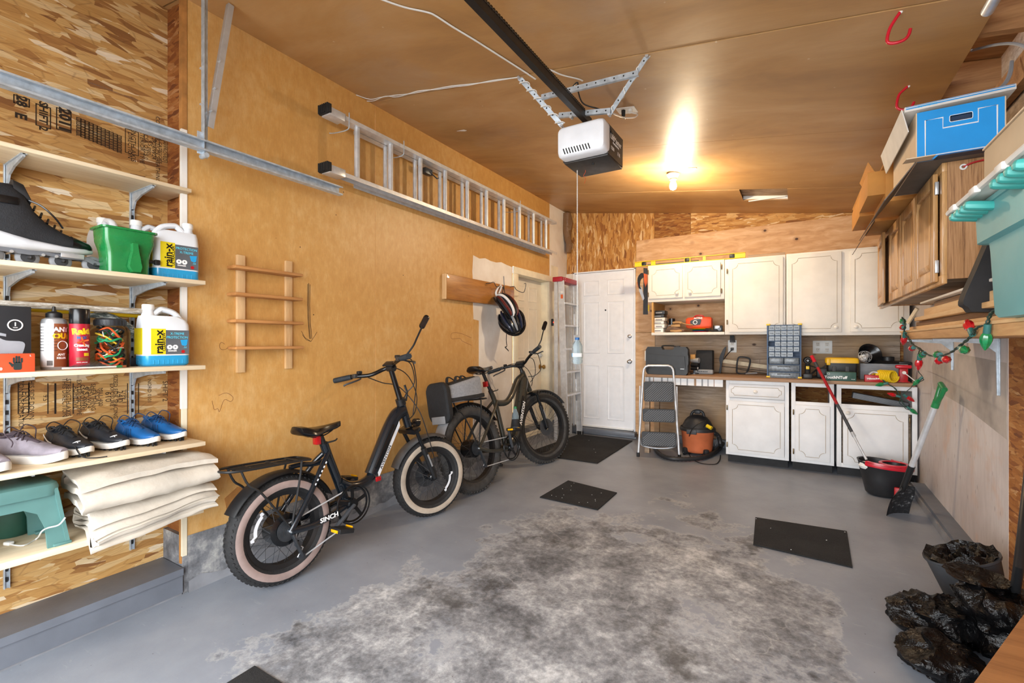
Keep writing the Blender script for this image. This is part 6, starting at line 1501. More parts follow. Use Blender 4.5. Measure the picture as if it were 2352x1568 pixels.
t = thing('bait_bag', 'orange printed bag lying on the coloured plates', 'bag', ((px0 + px1) / 2 + .005, 5.45, zS + .042))
w = px1 - px0 + .02; b = MB(); b.ring([[V((x_, y * k, .06 + (z - .06) * k)) for y, z in rrect(.11, .12, .03, 4, 0, .06)] for x_, k in ((-w / 2, .8), (-w / 2 + .02, 1.0), (0, 1.08), (w / 2 - .02, 1.0), (w / 2, .82))]); b.jitter(.004, 25, 2); b.build('bag_body', 'glove_orange', t)
b = MB(); b.prism(spl2([(-.07, .03), (-.08, .08), (-.02, .1), (.03, .095), (.02, .04)]), .002, basis((0, -.0615, 0), (1, 0, 0), (0, 0, 1), (0, -1, 0))); b.build('print', 'print_black', t); MB().torus((0, 0, 0), .02, .004, basis((-.03, -.064, .065), (1, 0, 0), (0, 0, 1), (0, -1, 0)), 18, 6).build('print', 'print_white', t)
text('ACTIVE', .026, basis((.0, -.0635, .108), (1, 0, 0), (0, 0, 1), (0, -1, 0)), 'print_white', t, bold=.001)
MB().tube(spline([(-.06, 0, .11), (-.03, 0, .14), (.03, 0, .14), (.06, 0, .11)], 4), .008, 8).build('carry_handle', 'red', t)
p = S_(1650, 752); t = thing('camera', 'small black and silver camera at the right end of the open shelf', 'camera', (p.x, 5.42, zS)); MB().box((0, 0, .035), (.09, .05, .07), bev=.006).build('body', 'black', t); MB().box((-.005, -.026, .05), (.05, .004, .035), bev=.002).build('face', 'steel', t); MB().cyl((.02, -.025, .03), (.02, -.05, .03), .018, n=14).build('lens', 'black_gloss', t)
tag(MB().tube(spline([(p.x - .14, 5.40, zS + .012), (p.x - .1, 5.37, zS + .03), (p.x - .05, 5.36, zS + .012), (p.x, 5.35, zS + .01)], 5), .011, 8).build('black_strap', 'black_matte'), 'black strap heaped beside the camera on the open shelf', 'strap')

# ================================================================== outlets on the plank wall
for px, py, w, h, lab, n in ((1682, 795, .09, .14, 'white single outlet with a plug above the worktop', 1), (1889, 797, .17, .135, 'white double outlet above the yellow toolbox', 2)):
    p = onY(px, py, 5.842); t = thing('wall_outlet', lab, 'outlet', p, group='outlets over the worktop')
    MB().box((0, 0, 0), (w, .008, h), bev=.003).build('plate', 'white', t)
    for k in range(n):
        xo = 0 if n == 1 else (-.04 + .08 * k)
        for dz in (-.03, .03):
            s = MB().box((xo, -.0045, dz), (.034, .004, .04), bev=.002).build('socket', 'shelf_white', t)
            b = MB(); b.box((xo - .007, -.0068, dz + .006), (.003, .001, .012)); b.box((xo + .007, -.0068, dz + .006), (.003, .001, .012)); b.cyl((xo, -.0066, dz - .01), (xo, -.0072, dz - .01), .003, n=8); b.build('slots', 'black', s, kind='stuff')
    if n == 1: MB().box((0, -.02, -.03), (.03, .03, .028), bev=.004).build('plug', 'black', t)
p = onY(1682, 800, 5.83); tag(MB().tube(spline([p + V((0, -.02, -.02)), onY(1678, 806, 5.75), onY(1668, 817, 5.7), onY(1662, 826, 5.68)], 5), .005, 7).build('power_cord', 'black'), 'black cord hanging from the single wall outlet', 'cord')
b = MB()
for k in range(4): x = onY(1678 + k * 2.5, 775, 5.83).x; b.tube([(x, 5.82 - .006 * k, 1.285), (x + .004 * k, 5.815, onY(1680, 786, 5.83).z + .0)], .006, 6)
tag(b.build('wire_bundle', 'black', kind='stuff'), 'bundle of dark wires entering the top of the single outlet', 'wires')

# ================================================================== things on the worktop
_before = set(COL.objects)
zW = .869
t = thing('tool_case', 'large black plastic tool case standing on the worktop', 'case', (-1.165, 5.02, zW))
x0, x1, h = -.215, .225, .30
o = [(x0 + .02, 0), (x1 - .02, 0), (x1, .03), (x1, .1), (x1 + .006, .12), (x1 + .006, .2), (x1, .22), (x1, .27), (x1 - .02, h), (.09, h), (.075, h - .03), (-.035, h - .03), (-.05, h), (x0 + .02, h), (x0, .27), (x0, .03)]
b = MB(); b.prism(o, .10, basis((0, -.04, 0), (1, 0, 0), (0, 0, 1), (0, 1, 0))); b.build('shell', 'black', t)
b = MB(); b.prism([(x0 + .02, .07), (x1 - .02, .07), (x1 - .03, .2), (x0 + .04, .22)], .012, basis((0, -.052, 0), (1, 0, 0), (0, 0, 1), (0, 1, 0))); b.build('raised_panel', 'black', t)
b = MB(); b.prism([(-.06, .012), (.1, .012), (.08, .05), (-.04, .05)], .012, basis((0, -.052, 0), (1, 0, 0), (0, 0, 1), (0, 1, 0))); b.build('latch', 'black', t)
MB().tube(spline([(-.05, .0, h - .005), (-.035, 0, h + .012), (.075, 0, h + .012), (.09, 0, h - .005)], 4), .008, 8).build('handle', 'black', t)
for x in (x0 - .008, ): MB().box((x, 0, .2), (.014, .06, .11), bev=.003).build('side_clasp', 'shelf_white', t)
MB().box((.17, -.0415, .085), (.04, .002, .045)).build('sticker', 'print_white', t); MB().box((.12, 0, h + .006), (.035, .03, .012), bev=.004).build('hinge_bump', 'dark_grey', t)
t = thing('metal_fitting', 'dark metal fitting with knobs between the case and the black speaker', 'fitting', (-.935, 5.28, zW))
b = MB(); b.cyl((0, 0, 0), (0, 0, .012), .05, n=18); b.cyl((0, 0, .01), (0, 0, .2), .014, n=12); b.build('stand', 'dark_steel', t)
for z, r, dx in ((.06, .022, .02), (.10, .026, .03), (.15, .03, .035)): MB().cyl((-.03, -.01, z), (dx + .02, -.03, z), r * .8, r, n=14).build('knob', 'steel' if z == .15 else 'black', t)
MB().box((-.01, -.02, .19), (.05, .04, .05), bev=.004).build('paper_tag', 'card', t); MB().tube(spline([(.02, -.02, .03), (.04, -.03, .07), (.03, -.03, .11)], 4), .008, 8).build('loop', 'shelf_white', t)
t = thing('speaker', 'flat black speaker with silver base standing on the worktop', 'speaker', (-.855, 5.33, zW))
MB().box((.02, 0, .14), (.175, .08, .245), (0, 0, -.1), bev=.012).build('body', 'black_matte', t); MB().box((.015, -.02, .026), (.19, .085, .052), bev=.012).build('base', 'mid_grey', t)
for k in range(6): MB().cyl((-.04 + k * .018, -.069, .03), (-.04 + k * .018, -.076, .03), .006, n=10).build('button', 'black', t)
# set square, timber strip, rods
t = thing('bevel_guide', 'black angled plastic guide standing on the worktop before the planks', 'guide', (-.68, 5.56, zW))
Yg = 5.55
def gxz(px, py): p = onY(px, py, Yg); return (p.x, p.z)
polyYt([(gxz(q[0], q[1])[0], max(zW + .001, gxz(q[0], q[1])[1])) for q in spl2([(1651, 856), (1656, 857), (1659, 832), (1668, 797), (1664, 796), (1657, 808), (1652, 822), (1654, 836)], 3)], Yg, .03, 'blade', 'dark_grey', t)
w0, w1 = onY(1651, 826, 5.60), onY(1765, 842, 5.60)
tag(MB().bar(w0 + V((0, 0, 0)), w1, .012, .045, bev=.002).build('timber_strip', 'shelf_board'), 'pale timber strip propped behind the metal frame on the worktop', 'strip')
for k, (a, c) in enumerate((((1657, 840), (1768, 852)), ((1690, 846), (1768, 858)))):
    q0, q1 = onY(*a, 5.50), onY(*c, 5.42); q0.z = max(q0.z, zW + .004); q1.z = max(q1.z, zW + .004); tag(MB().cyl(q0, q1, .0035, n=8).build('thin_rod', 'black'), ['thin black rod leaning behind the metal frame', 'thin black rod lying in front of the first rod'][k], 'rod', 'thin rods')
t = thing('coping_frame', 'dark rounded metal frame tool standing on the worktop', 'frame', (-.48, 5.5, zW))
P = [onY(px, py, 5.50) for px, py in ((1695, 822), (1705, 818), (1722, 822), (1723, 834), (1718, 850), (1712, 857), (1695, 856), (1692, 848))]
wpart(MB().tube(spline(P, 4, True), .009, 8, loop=True), 'frame', 'dark_steel', t); q = onY(1712, 857, 5.50); wpart(MB().cyl(q, q + V((.12, -.02, .01)), .008, n=8), 'arm', 'steel', t)

# ---------------------------------------------------------------- drawer organiser
pm('org_blue', '2b4a6e', .5, var=.05); pm('org_clear', '5d6872', .3, var=.2, sc=50, coat=.15)
t = thing('drawer_organiser', 'blue small-parts organiser with rows of clear drawers on the worktop', 'organiser', (-.105, 5.16, zW + .003), (0, 0, 0))
W_, H_, D_2 = .29, .525, .15
for x in (-W_ / 2, W_ / 2 - .012): MB().bb((x, -D_2 / 2, 0), (x + .012, D_2 / 2, H_)).build('side_panel', 'org_blue', t)
MB().bb((-W_ / 2, D_2 / 2 - .006, 0), (W_ / 2, D_2 / 2, H_)).build('back_panel', 'org_blue', t)
rows = [H_ - .012 - i * .052 for i in range(7)]
lev = rows + [rows[-1] - .073, rows[-1] - .145, rows[-1] - .217, 0.01]
for z in lev: MB().bb((-W_ / 2 + .012, -D_2 / 2, z - .003), (W_ / 2 - .012, D_2 / 2 - .006, z + .003)).build('divider', 'org_blue', t)
cw = (W_ - .03) / 5
dr0 = None
dmb = MB(); dmb.ring([[V((x, y, z)) for x, z in rrect(cw - .006, .042, .004, 2)] for y in (0, .004)]); dmb.box((0, -.006, -.002), (cw * .6, .012, .006), bev=.002)
for r_ in range(6):
    for c_ in range(5):
        pos = (-W_ / 2 + .015 + cw * (c_ + .5), -D_2 / 2 - .002, rows[r_] - .026)
        if (r_, c_) in ((3, 0), (5, 4)): continue
        if dr0 is None: dr0 = dmb.build('small_drawer', 'org_clear', t); dr0.location = pos
        else: o = copy_part(dr0, t); o.location = pos
for k in range(2):
    d = MB().box((-W_ / 4 + .008 + k * (W_ / 2 - .016), -D_2 / 2, rows[6] - .037), (W_ / 2 - .022, .006, .062), bev=.003).build('medium_drawer', 'org_clear', t)
for k in range(2):
    z = lev[7 + k] - .036; d = MB().box((0, -D_2 / 2 - .001, z), (W_ - .03, .006, .062), bev=.003).build('wide_drawer', 'org_clear', t); MB().tube(spline([(-.05, -D_2 / 2 - .004, z + .012), (-.045, -D_2 / 2 - .014, z + .016), (.045, -D_2 / 2 - .014, z + .016), (.05, -D_2 / 2 - .004, z + .012)], 3), .003, 6).build('pull', 'black', d)
for x in (-1, 1):
    for z in (.0, H_ - .012): MB().box((x * (W_ / 2 - .012), 0, z + .006), (.034, D_2 + .012, .016), bev=.003).build('corner_cap', 'yellow', t)
rg = random.Random(8)
for k in range(5): MB().cyl((-.11 + k * .045, -.05, .018 + .004 * k), (-.04 + k * .03, .03, .02 + .004 * k), .004, n=6).build('screwdriver_bit', 'dark_steel', t)
# drill, cords
t = thing('cordless_drill', 'black cordless drill standing upright beside the organiser', 'drill', (.085, 5.13, zW))
MB().box((0, 0, .025), (.075, .1, .05), bev=.008).build('battery', 'black', t); MB().tube([(0, .01, .04), (0, .02, .14)], [.024, .022], 12).build('grip', 'black_matte', t); MB().tube([(0, .09, .17), (0, .04, .175), (0, -.03, .175), (0, -.06, .175)], [.03, .036, .034, .026], 16).build('motor_housing', 'black', t); MB().tube([(0, -.06, .175), (0, -.09, .175), (0, -.1, .175)], [.022, .02, .01], 14).build('chuck', 'black_gloss', t); MB().box((0, -.012, .105), (.028, .014, .03), bev=.003).build('trim', 'yellow', t)
for k, pts in enumerate(([(1858, 838), (1872, 842), (1885, 848), (1876, 862), (1862, 866)], [(1880, 850), (1893, 840), (1905, 838), (1915, 846)], [(1858, 866), (1875, 868), (1890, 862), (1900, 856)])):
    tag(MB().tube(spline([V((q.x, q.y, max(q.z, zW + .006))) for q in [onY(px, py, 5.30) for px, py in pts]], 5), .006, 7).build('extension_lead', 'black'), ['black cord looping up behind the drill', 'black cord arching towards the toolbox', 'black cord lying on the worktop behind the mop handle'][k], 'cord', 'loose black cords on the worktop')
t = thing('charger', 'dark chunky charger behind the mop handle on the worktop', 'charger', (.215, 5.28, zW)); MB().box((0, 0, .05), (.12, .1, .1), bev=.014).build('body', 'black', t); MB().tube(spline([(-.06, 0, .08), (-.1, -.02, .04), (-.14, -.02, .008)], 4), .008, 8).build('lead', 'black', t)
# glove carton and toolbox
pm('carton_teal', '32564c', .4, var=.12, sc=8)
a, c = onZ(1899, 876, zW), onZ(1973, 879, zW)
t = thing('glove_carton', 'dark teal printed glove carton at the front of the worktop', 'box', ((a.x + c.x) / 2, 4.96, zW))
w = c.x - a.x; MB().box((0, .05, .04), (w, .11, .08), bev=.002).build('carton', 'carton_teal', t)
FM = lambda x, z: basis((x, -.0055, z), (1, 0, 0), (0, 0, 1), (0, -1, 0)); text('TouchNTuff', .034, FM(-.04, .03), 'print_white', t, bold=.001); text('Ansell', .011, FM(w * .4, .018), 'print_white', t); MB().torus((0, 0, 0), .008, .0012, FM(-w * .42, .062), 14, 5).build('print_mark', 'print_white', t)
pm('tool_yellow', 'e2b20f', .4, var=.04)
p0_, p1_ = onY(1907, 820, 5.2), onY(1979, 830, 5.2)
t = thing('toolbox', 'black toolbox with yellow lid behind the teal carton', 'toolbox', (.345, 5.19, zW))
b = MB(); b.ring([[V((x, y, z)) for x, y in rrect(.23 * k, .17 * k, .015, 3)] for z, k in ((0, .92), (.005, .95), (.135, 1.0), (.16, 1.02))]); b.build('box_body', 'black', t)
for k in range(2): MB().box((-.06 + .1 * k, -.083, .07), (.03, .01, .11), bev=.004).build('rib', 'dark_grey', t)
b = MB(); b.ring([[V((x, y, z)) for x, y in rrect(.255 * k, .195 * k, .02, 3)] for z, k in ((.155, 1.0), (.185, 1.0), (.20, .96), (.205, .85))]); b.build('lid', 'tool_yellow', t); MB().box((-.105, -.09, .165), (.03, .03, .06), bev=.005).build('latch', 'tool_yellow', t)
# grey cartons, dish lamp and black lid behind them
t = thing('ribbed_carton', 'grey ribbed box at the right end of the worktop', 'box', (.66, 5.38, zW)); MB().box((0, 0, .075), (.35, .2, .15), bev=.004).build('carton', 'mid_grey', t)
b = MB()
for k in range(9): b.box((0, -.101, .02 + k * .014), (.34, .003, .004))
b.build('ribs', 'grey_plastic', t, kind='stuff'); MB().box((.155, -.02, .16), (.09, .16, .02), bev=.004).build('clip_bar', 'black', t)
t = thing('work_lamp', 'caged work lamp with a black dish lying on the grey box', 'lamp', (.57, 5.36, zW + .152))
Md = TR((.0, .02, .085), (1.2, .1, .35)); MB().lathe([(.02, -.07), (.03, -.06), (.06, -.035), (.095, .01), (.1, .012), (.06, -.03), (.025, -.05)], Md, 24, cap=False).build('reflector', 'black_gloss', t)
b = MB()
for k in range(6): a = k * PI / 6; b.tube([Md @ V((.055 * math.cos(a) * math.cos(q), .055 * math.sin(a) * math.cos(q), .03 + .05 * math.sin(q) + 0)) for q in [PI * i / 10 for i in range(11)]], .0022, 5)
for z, r in ((.035, .055), (.06, .045)): b.torus((0, 0, z), r, .0022, Md, 20, 5)
b.xf(TR((-.06, -.09, -.035))); b.build('cage', 'steel', t, kind='stuff'); MB().ball((-.06, -.09, .05), .034, 14, 8).build('bulb', 'white', t)
t = thing('round_lid', 'round black lid lying on top of the grey box', 'pan', (.70, 5.38, zW + .151)); MB().lathe([(.001, 0), (.115, 0), (.12, .006), (.09, .02), (.05, .026), (.05, .06), (.046, .064), (.001, .064)], None, 26).build('lid', 'black', t)
t = thing('red_tool_box', 'small red and white tool package by the yellow hose', 'package', (.555, 4.97, zW)); MB().box((0, .02, .03), (.125, .06, .06), bev=.003).build('carton', 'red', t); text('Milwaukee', .022, basis((0, -.0105, .03), (1, 0, .08), (-.08, 0, 1), (0, -1, 0)), 'print_white', t, bold=.0006); MB().tube(spline([(-.03, .02, .062), (0, .02, .085), (.04, .01, .075), (.06, 0, .066)], 4), .01, 8).build('pump_head', 'steel', t)
t = thing('air_hose', 'yellow coiled air hose on the worktop', 'hose', (.66, 4.995, zW))
pts = []
for i in range(96):
    u = i / 95; a = u * 2 * PI * 8; pts.append(V((-.06 + .085 * u + .012 * math.cos(a) * 0, .02 - .09 * u + .0, .055) ) + V((.047 * math.cos(a) * .75, .047 * math.cos(a) * .66, .047 * math.sin(a))))
b = MB().tube(pts, .0072, 7); b.build('coil', 'yellow', t)
MB().tube(spline([pts[0], pts[0] + V((-.05, .01, .02)), pts[0] + V((-.09, 0, .0))], 4), .0068, 7).build('hose_tail', 'yellow', t)
t = thing('red_stapler', 'red staple gun standing on end by the right wall', 'staple gun', (.765, 5.08, zW)); MB().box((0, 0, .06), (.06, .05, .12), bev=.008).build('body', 'red', t); MB().box((0, -.01, .135), (.11, .05, .03), bev=.01).build('handle', 'red_plastic', t); MB().cyl((0, -.03, .085), (0, -.05, .085), .014, n=12).build('dial', 'white', t); MB().cyl((.0, -.045, .085), (.075, -.06, .012), .004, n=8).build('lever', 'white', t)
MB().box((0, 0, .004), (.08, .06, .008), bev=.002).build('foot', 'red', t)

set_back()

# ================================================================== folding step stool
pm('grip_rib', '6a6d71', .5, var=.05); pm('tread_black', '26282b', .55, var=.1, sc=20)
fl, fr_ = V((-1.466, 5.02, fz(5.02))), V((-1.066, 5.14, fz(5.14)))
t = thing('folding_steps', 'grey three tread folding step stool leaning against the worktop', 'step stool', (fl + fr_) / 2)
dv = (fr_ - fl).normalized(); nb = V((-dv.y, dv.x, 0))
hgt = 1.0; lean = nb * -.10
wT = .145
ctr = (fl + fr_) / 2; half = (fr_ - fl).length / 2
Tl, Tr = ctr - dv * (half - .055) + V((0, 0, hgt)) + nb * (-.0), ctr + dv * (half - .055) + V((0, 0, hgt))
pth = [fl + nb * -.06, Tl + V((0, 0, -.10))] + [Tl + dv * (.05 * (1 - math.cos(q))) + V((0, 0, -.10 + .07 * math.sin(q))) for q in (.5, 1.0, 1.57)] + [Tr - dv * (.05 * (1 - math.cos(q))) + V((0, 0, -.10 + .07 * math.sin(q))) for q in (1.57, 1.0, .5)] + [Tr + V((0, 0, -.10)), fr_ + nb * -.06]
wpart(MB().tube(pth, .0125, 12), 'front_frame', 'alu', t)
for p in (fl, fr_): wpart(MB().cyl(p + nb * -.06, p + nb * -.06 + V((0, 0, .045)), .016, n=12), 'foot_cap', 'black', t)
q0, q1 = fl + dv * .03 + V((0, 0, .11)), fr_ - dv * .03 + V((0, 0, .11)); 
wpart(MB().tube(spline([fl + dv * .02 + V((0, 0, .75)) + nb * .02, fl + dv * .02 + V((0, 0, .2)) + nb * .02, q0 + dv * .05 + nb * .02 + V((0, 0, -.015)), q1 - dv * .05 + nb * .02 + V((0, 0, -.015)), fr_ - dv * .02 + V((0, 0, .2)) + nb * .02, fr_ - dv * .02 + V((0, 0, .75)) + nb * .02], 6), .009, 10), 'rear_frame', 'alu', t)
for k, (zc, hh, wd) in enumerate(((.70, .21, .30), (.45, .135, .33), (.20, .15, .35))):
    c = ctr + V((0, 0, zc)) + nb * (-.075 if k else -.07)
    Mt = basis(c, dv, (V((0, 0, 1)) + nb * .08).normalized(), -nb)
    b = MB(); b.prism(rrect(wd, hh, .02, 4), .022, Mt); tr = wpart(b, 'tread', 'tread_black', t)
    b = MB(); n_ = int(wd / .02) + 4
    for i in range(n_):
        x = -wd / 2 - hh / 2 + .02 + i * .024
        a0, a1 = max(-wd / 2 + .014, x), min(wd / 2 - .014, x + hh * .9)
        if a1 - a0 < .02: continue
        z0, z1 = -hh / 2 + .012 + (a0 - x) * (hh - .024) / (hh * .9), -hh / 2 + .012 + (a1 - x) * (hh - .024) / (hh * .9)
        b.bar(Mt @ V((a0, z0, .0225)), Mt @ V((a1, z1, .0225)), .006, .004, -nb)
    wpart(b, 'grip_ribs', 'grip_rib', tr).__setitem__('kind', 'stuff')
text('COSCO', .05, basis(ctr + V((0, 0, .63)) + dv * .05 + nb * -.0935, dv, (0, 0, 1), -nb), 'dark_grey', t, world=True, ext=.001)

# ================================================================== shop vacuum
pm('vac_orange', 'c26a42', .45, var=.06, sc=8); pm('vac_black', '222326', .5, var=.08, sc=10)
vp = V((-.925, 5.40, fz(5.4)))
t = thing('shop_vacuum', 'orange and black shop vacuum under the worktop', 'vacuum', vp)
MB().lathe([(.001, .03), (.135, .03), (.145, .04), (.15, .06), (.168, .25), (.172, .255), (.172, .262), (.165, .265), (.001, .265)], None, 32).build('drum', 'vac_orange', t)
MB().lathe([(.15, .255), (.182, .258), (.184, .275), (.175, .295), (.15, .30), (.001, .30)], None, 32).build('lid_rim', 'vac_black', t)
MB().lathe([(.16, .295), (.15, .32), (.13, .36), (.1, .395), (.06, .418), (.001, .425)], None, 28).build('motor_head', 'vac_black', t)
b = MB(); b.tube(spline([(-.07, 0, .40), (-.05, 0, .45), (0, 0, .47), (.05, 0, .455), (.07, 0, .40)], 4), .014, 10); b.box((0, 0, .455), (.06, .04, .04), bev=.008); b.build('carry_handle', 'vac_black', t)
b = MB(); b.box((-.03, -.178, .262), (.1, .02, .05), bev=.006); b.build('latch', 'dark_grey', t)
b = MB(); b.cyl((.11, -.1, .33), (.16, -.12, .31), .02, n=12); b.build('label_clip', 'yellow', t)
for a in (-2.3, -.85, .6, 2.4):
    MB().box((.145 * math.cos(a), .145 * math.sin(a), .045), (.08, .05, .07), (0, 0, a), bev=.012).build('caster_foot', 'vac_black', t); MB().cyl((.17 * math.cos(a) - .012, .17 * math.sin(a), .022), (.17 * math.cos(a) + .012, .17 * math.sin(a), .022), .021, n=14).build('caster', 'black', t)
hp = [onF(px, py, .03) for px, py in ((1500, 1010), (1508, 1035), (1530, 1050), (1570, 1054), (1615, 1050), (1645, 1036), (1660, 1018))] + [V((-.70, 5.47, .10)), V((-.72, 5.46, .19)), V((-.77, 5.42, .24))]
hpath = spline(hp, 10); b = MB(); 
rr_ = [.024 if i % 2 else .021 for i in range(len(hpath))]; b.tube(hpath, rr_, 10); wpart(b, 'hose', 'vac_black', t)
cp = [vp + V((.08, -.12, .31)), onY(1620, 965, 5.2), onY(1590, 985, 5.15), onF(1580, 1020, .1), onF(1584, 1045, .008), onF(1605, 1062, .008), onF(1640, 1066, .008), onF(1652, 1058, .008), onF(1655, 1045, .008)]
tag(MB().tube(spline(cp, 7), .0045, 7).build('vacuum_cord', 'black'), 'black power cord looping down from the vacuum to the floor', 'cord')
wpart(MB().tube(spline([vp + V((.1, -.12, .31)), vp + V((.17, -.1, .29)), vp + V((.2, -.05, .22)), vp + V((.19, -.06, .12))], 5), .0045, 7), 'cord_loop', 'black', t)

# ================================================================== mop bucket with mop, shovel
pm('bucket_black', '202124', .45, var=.08, sc=12); pm('mop_red', '9e1622', .35, var=.05, coat=.3)
bp = V((.60, 4.75, fz(4.75)))
t = thing('mop_bucket', 'black spin mop bucket with red rim standing by the base cabinets', 'bucket', bp, (0, 0, -.25))
def ov(rx, ry, z, tip=0.0): return [V((rx * math.cos(a), ry * math.sin(a) * (1 - .22 * math.cos(a)), z + tip * math.cos(a))) for a in [2 * PI * j / 28 for j in range(28)]]
b = MB(); b.ring([ov(.10, .085, .002), ov(.125, .1, .02), ov(.15, .12, .14), ov(.175, .135, .25, -.01), ov(.182, .142, .262, -.012), ov(.17, .13, .258, -.012), ov(.145, .115, .14), ov(.11, .085, .03)], True, False); b.add(ov(.11, .085, .03), [tuple(range(28))]); b.build('pail', 'bucket_black', t)
b = MB(); n_ = 18
b.ring([[V((.178 * math.cos(a) * k, .138 * math.sin(a) * (1 - .22 * math.cos(a)) * k, zz - .012 * math.cos(a))) for a in [-2.2 + 3.6 * j / n_ for j in range(n_ + 1)]] for k, zz in ((1.02, .235), (1.035, .25), (1.0, .272), (.86, .272), (.84, .25))], False, False); b.build('red_rim', 'red_plastic', t)
b = MB(); b.lathe([(.04, .16), (.07, .165), (.085, .25), (.092, .262), (.08, .262), (.065, .18)], Matrix.Translation((.06, 0, 0)), 24, cap=False); b.build('wringer_basket', 'black', t)
b = MB(); b.torus((.06, 0, .263), .088, .012, None, 28, 8, sx=.5); b.build('wringer_ring', 'red_plastic', t)
MB().box((.10, -.13, .06), (.05, .03, .1), bev=.006).build('pedal_post', 'red', t); MB().box((.12, -.16, .016), (.09, .06, .025), bev=.008).build('foot_pedal', 'black', t)
mt, mb_ = onY(1864, 817, 5.105), onY(1990, 1055, 4.72)
t = thing('mop', 'mop with red and grey pole leaning from the bucket to the worktop', 'mop', mb_)
d = mt - mb_
for a, c, mat, r in ((0, .22, 'alu', .0095), (.22, .5, 'dark_grey', .0125), (.5, .93, 'mop_red', .0125), (.93, 1.0, 'red_plastic', .015)): wpart(MB().cyl(mb_ + d * a, mb_ + d * c, r, n=12), 'pole_section', mat, t)
wpart(MB().cyl(mb_ + d * .875, mb_ + d * .93, .0135, n=12), 'grip_collar', 'dark_grey', t); wpart(MB().cyl(mb_ + d * .20, mb_ + d * .24, .014, n=12), 'lock_collar', 'steel', t)
wpart(MB().lathe([(.001, 0), (.05, -.005), (.06, -.03), (.05, -.05), (.001, -.05)], Matrix.Translation(mb_ - d * .02), 18), 'mop_head', 'white', t)
# shovel standing on its blade against the right wall
st, sm, sb = onX(2165, 888, .80), onY(2078, 1082, 4.62), onF(2052, 1178)
t = thing('shovel', 'grey handled shovel with green grip leaning on the right wall', 'shovel', sb)
hd = onX(2098, 1040, .76); hd = st.lerp(sb, .72)
dirs = (sb - st).normalized()
g0 = st; g1 = st + dirs * .13
b = MB(); F3 = frame(dirs, (1, 0, 0)); 
for s in (-1, 1): b.tube([g0 + F3.col[0] * s * .042 + dirs * -.01, g0 + F3.col[0] * s * .036 + dirs * .05, g1 + dirs * -.01], [.014, .013, .018], 10)
b.cyl(g0 - F3.col[0] * .05, g0 + F3.col[0] * .05, .016, n=12); b.cyl(g1 - dirs * .03, g1 + dirs * .02, .021, n=12); wpart(b, 'd_grip', 'green', t)
wpart(MB().cyl(g1, st.lerp(sb, .62), .0175, n=14), 'shaft', 'alu', t)
wpart(MB().tube([st.lerp(sb, .60), st.lerp(sb, .70), st.lerp(sb, .80)], [.021, .02, .019], 12), 'socket', 'black', t)
blade0 = st.lerp(sb, .76); L_ = (sb - blade0).length; sx_ = V((.72, .69, 0)).normalized(); sx_ = (sx_ - dirs * sx_.dot(dirs)).normalized(); nn = dirs.cross(sx_)
def bl(u, w): 
    wid = .11 * (.55 + .45 * min(1, u * 3)) * (1 if u < .93 else 1); x = (w - .5) * 2
    return blade0 + dirs * (L_ * u) + sx_ * (wid * x * .9) + nn * (.03 * x * x - .012 * math.sin(u * PI))
b = MB(); b.grid(bl, 10, 8); b.grid(lambda u, w: bl(u, w) + nn * .003, 10, 8); m = MT('blade_grey', .5, .3); n_ = m.noise(m.co(), 40, 5, .7); m.out(m.ramp(n_, [(.5, '2b2b2d'), (.6, '4a4a4c'), (.66, 'b0b0b0')])); wpart(b, 'blade', 'blade_grey', t)

# ================================================================== right wall shelf with lumber
XS = .56
wood('lumber', 'c49a66', 'e3c394', 'y', 1.0, .65); wood('lumber2', 'a87b4c', 'cfa673', 'y', 1.0, .65); wood('lumber_dark', '6f5138', '94714f', 'y', 1.0, .7)
o = MB().bb((XS, 1.3, 1.222), (XR - .002, 3.78, 1.262), .002).build('shelf_board', 'lumber2'); tag(o, 'long timber shelf board on the right wall', 'shelf')
o = MB().bb((XS - .004, 1.3, 1.2625), (XR - .002, 3.80, 1.274), .001).build('plywood_sheet', 'lumber'); tag(o, 'thin plywood sheet lying on the right wall shelf', 'board')
for i, (px, lab) in enumerate(((2185, 'thin metal shelf bracket at the far end of the right shelf'), (2290, 'metal shelf bracket under the right shelf by the flake board seam'))):
    Y = onX(px, 850, XR - .01).y; t = thing('shelf_bracket', lab, 'bracket', (XR - .001, Y, .9), group='right shelf brackets'); zl_ = .93 if i else 1.02
    b = MB(); b.prism([(0, 1.2215), (-.26, 1.2215), (-.26, 1.212), (-.06, 1.195), (-.014, 1.15), (-.01, zl_), (0, zl_)], .008, basis((XR - .001, Y + .004, 0), (1, 0, 0), (0, 0, 1), (0, -1, 0))); wpart(b, 'bracket_arm', 'galv', t); wpart(MB().bb((XR - .006, Y - .015, zl_), (XR - .001, Y + .015, 1.22), .001), 'wall_plate', 'galv', t)
LB = [(.60, .72, 2.15, 3.74, 1.275, .022, 'lumber', 'pale board lowest in the lumber pile'), (.73, .85, 2.2, 3.70, 1.275, .03, 'lumber2', 'thick board against the wall low in the lumber pile'), (.61, .70, 2.3, 3.62, 1.298, .026, 'lumber_dark', 'dark board second in the lumber pile'),
      (.58, .70, 2.05, 3.55, 1.325, .022, 'lumber', 'pale board with a whitish end in the lumber pile'), (.72, .84, 2.1, 3.64, 1.306, .036, 'lumber2', 'brown board by the wall in the lumber pile'), (.60, .82, 2.0, 3.42, 1.348, .04, 'lumber', 'thick yellow pine plank on the lumber pile'), (.63, .80, 2.0, 3.30, 1.389, .03, 'lumber_dark', 'dark plank topping the lumber pile'), (.60, .84, 2.2, 3.52, 1.421, .012, 'shelf_white', 'thin white board on top of the lumber pile')]
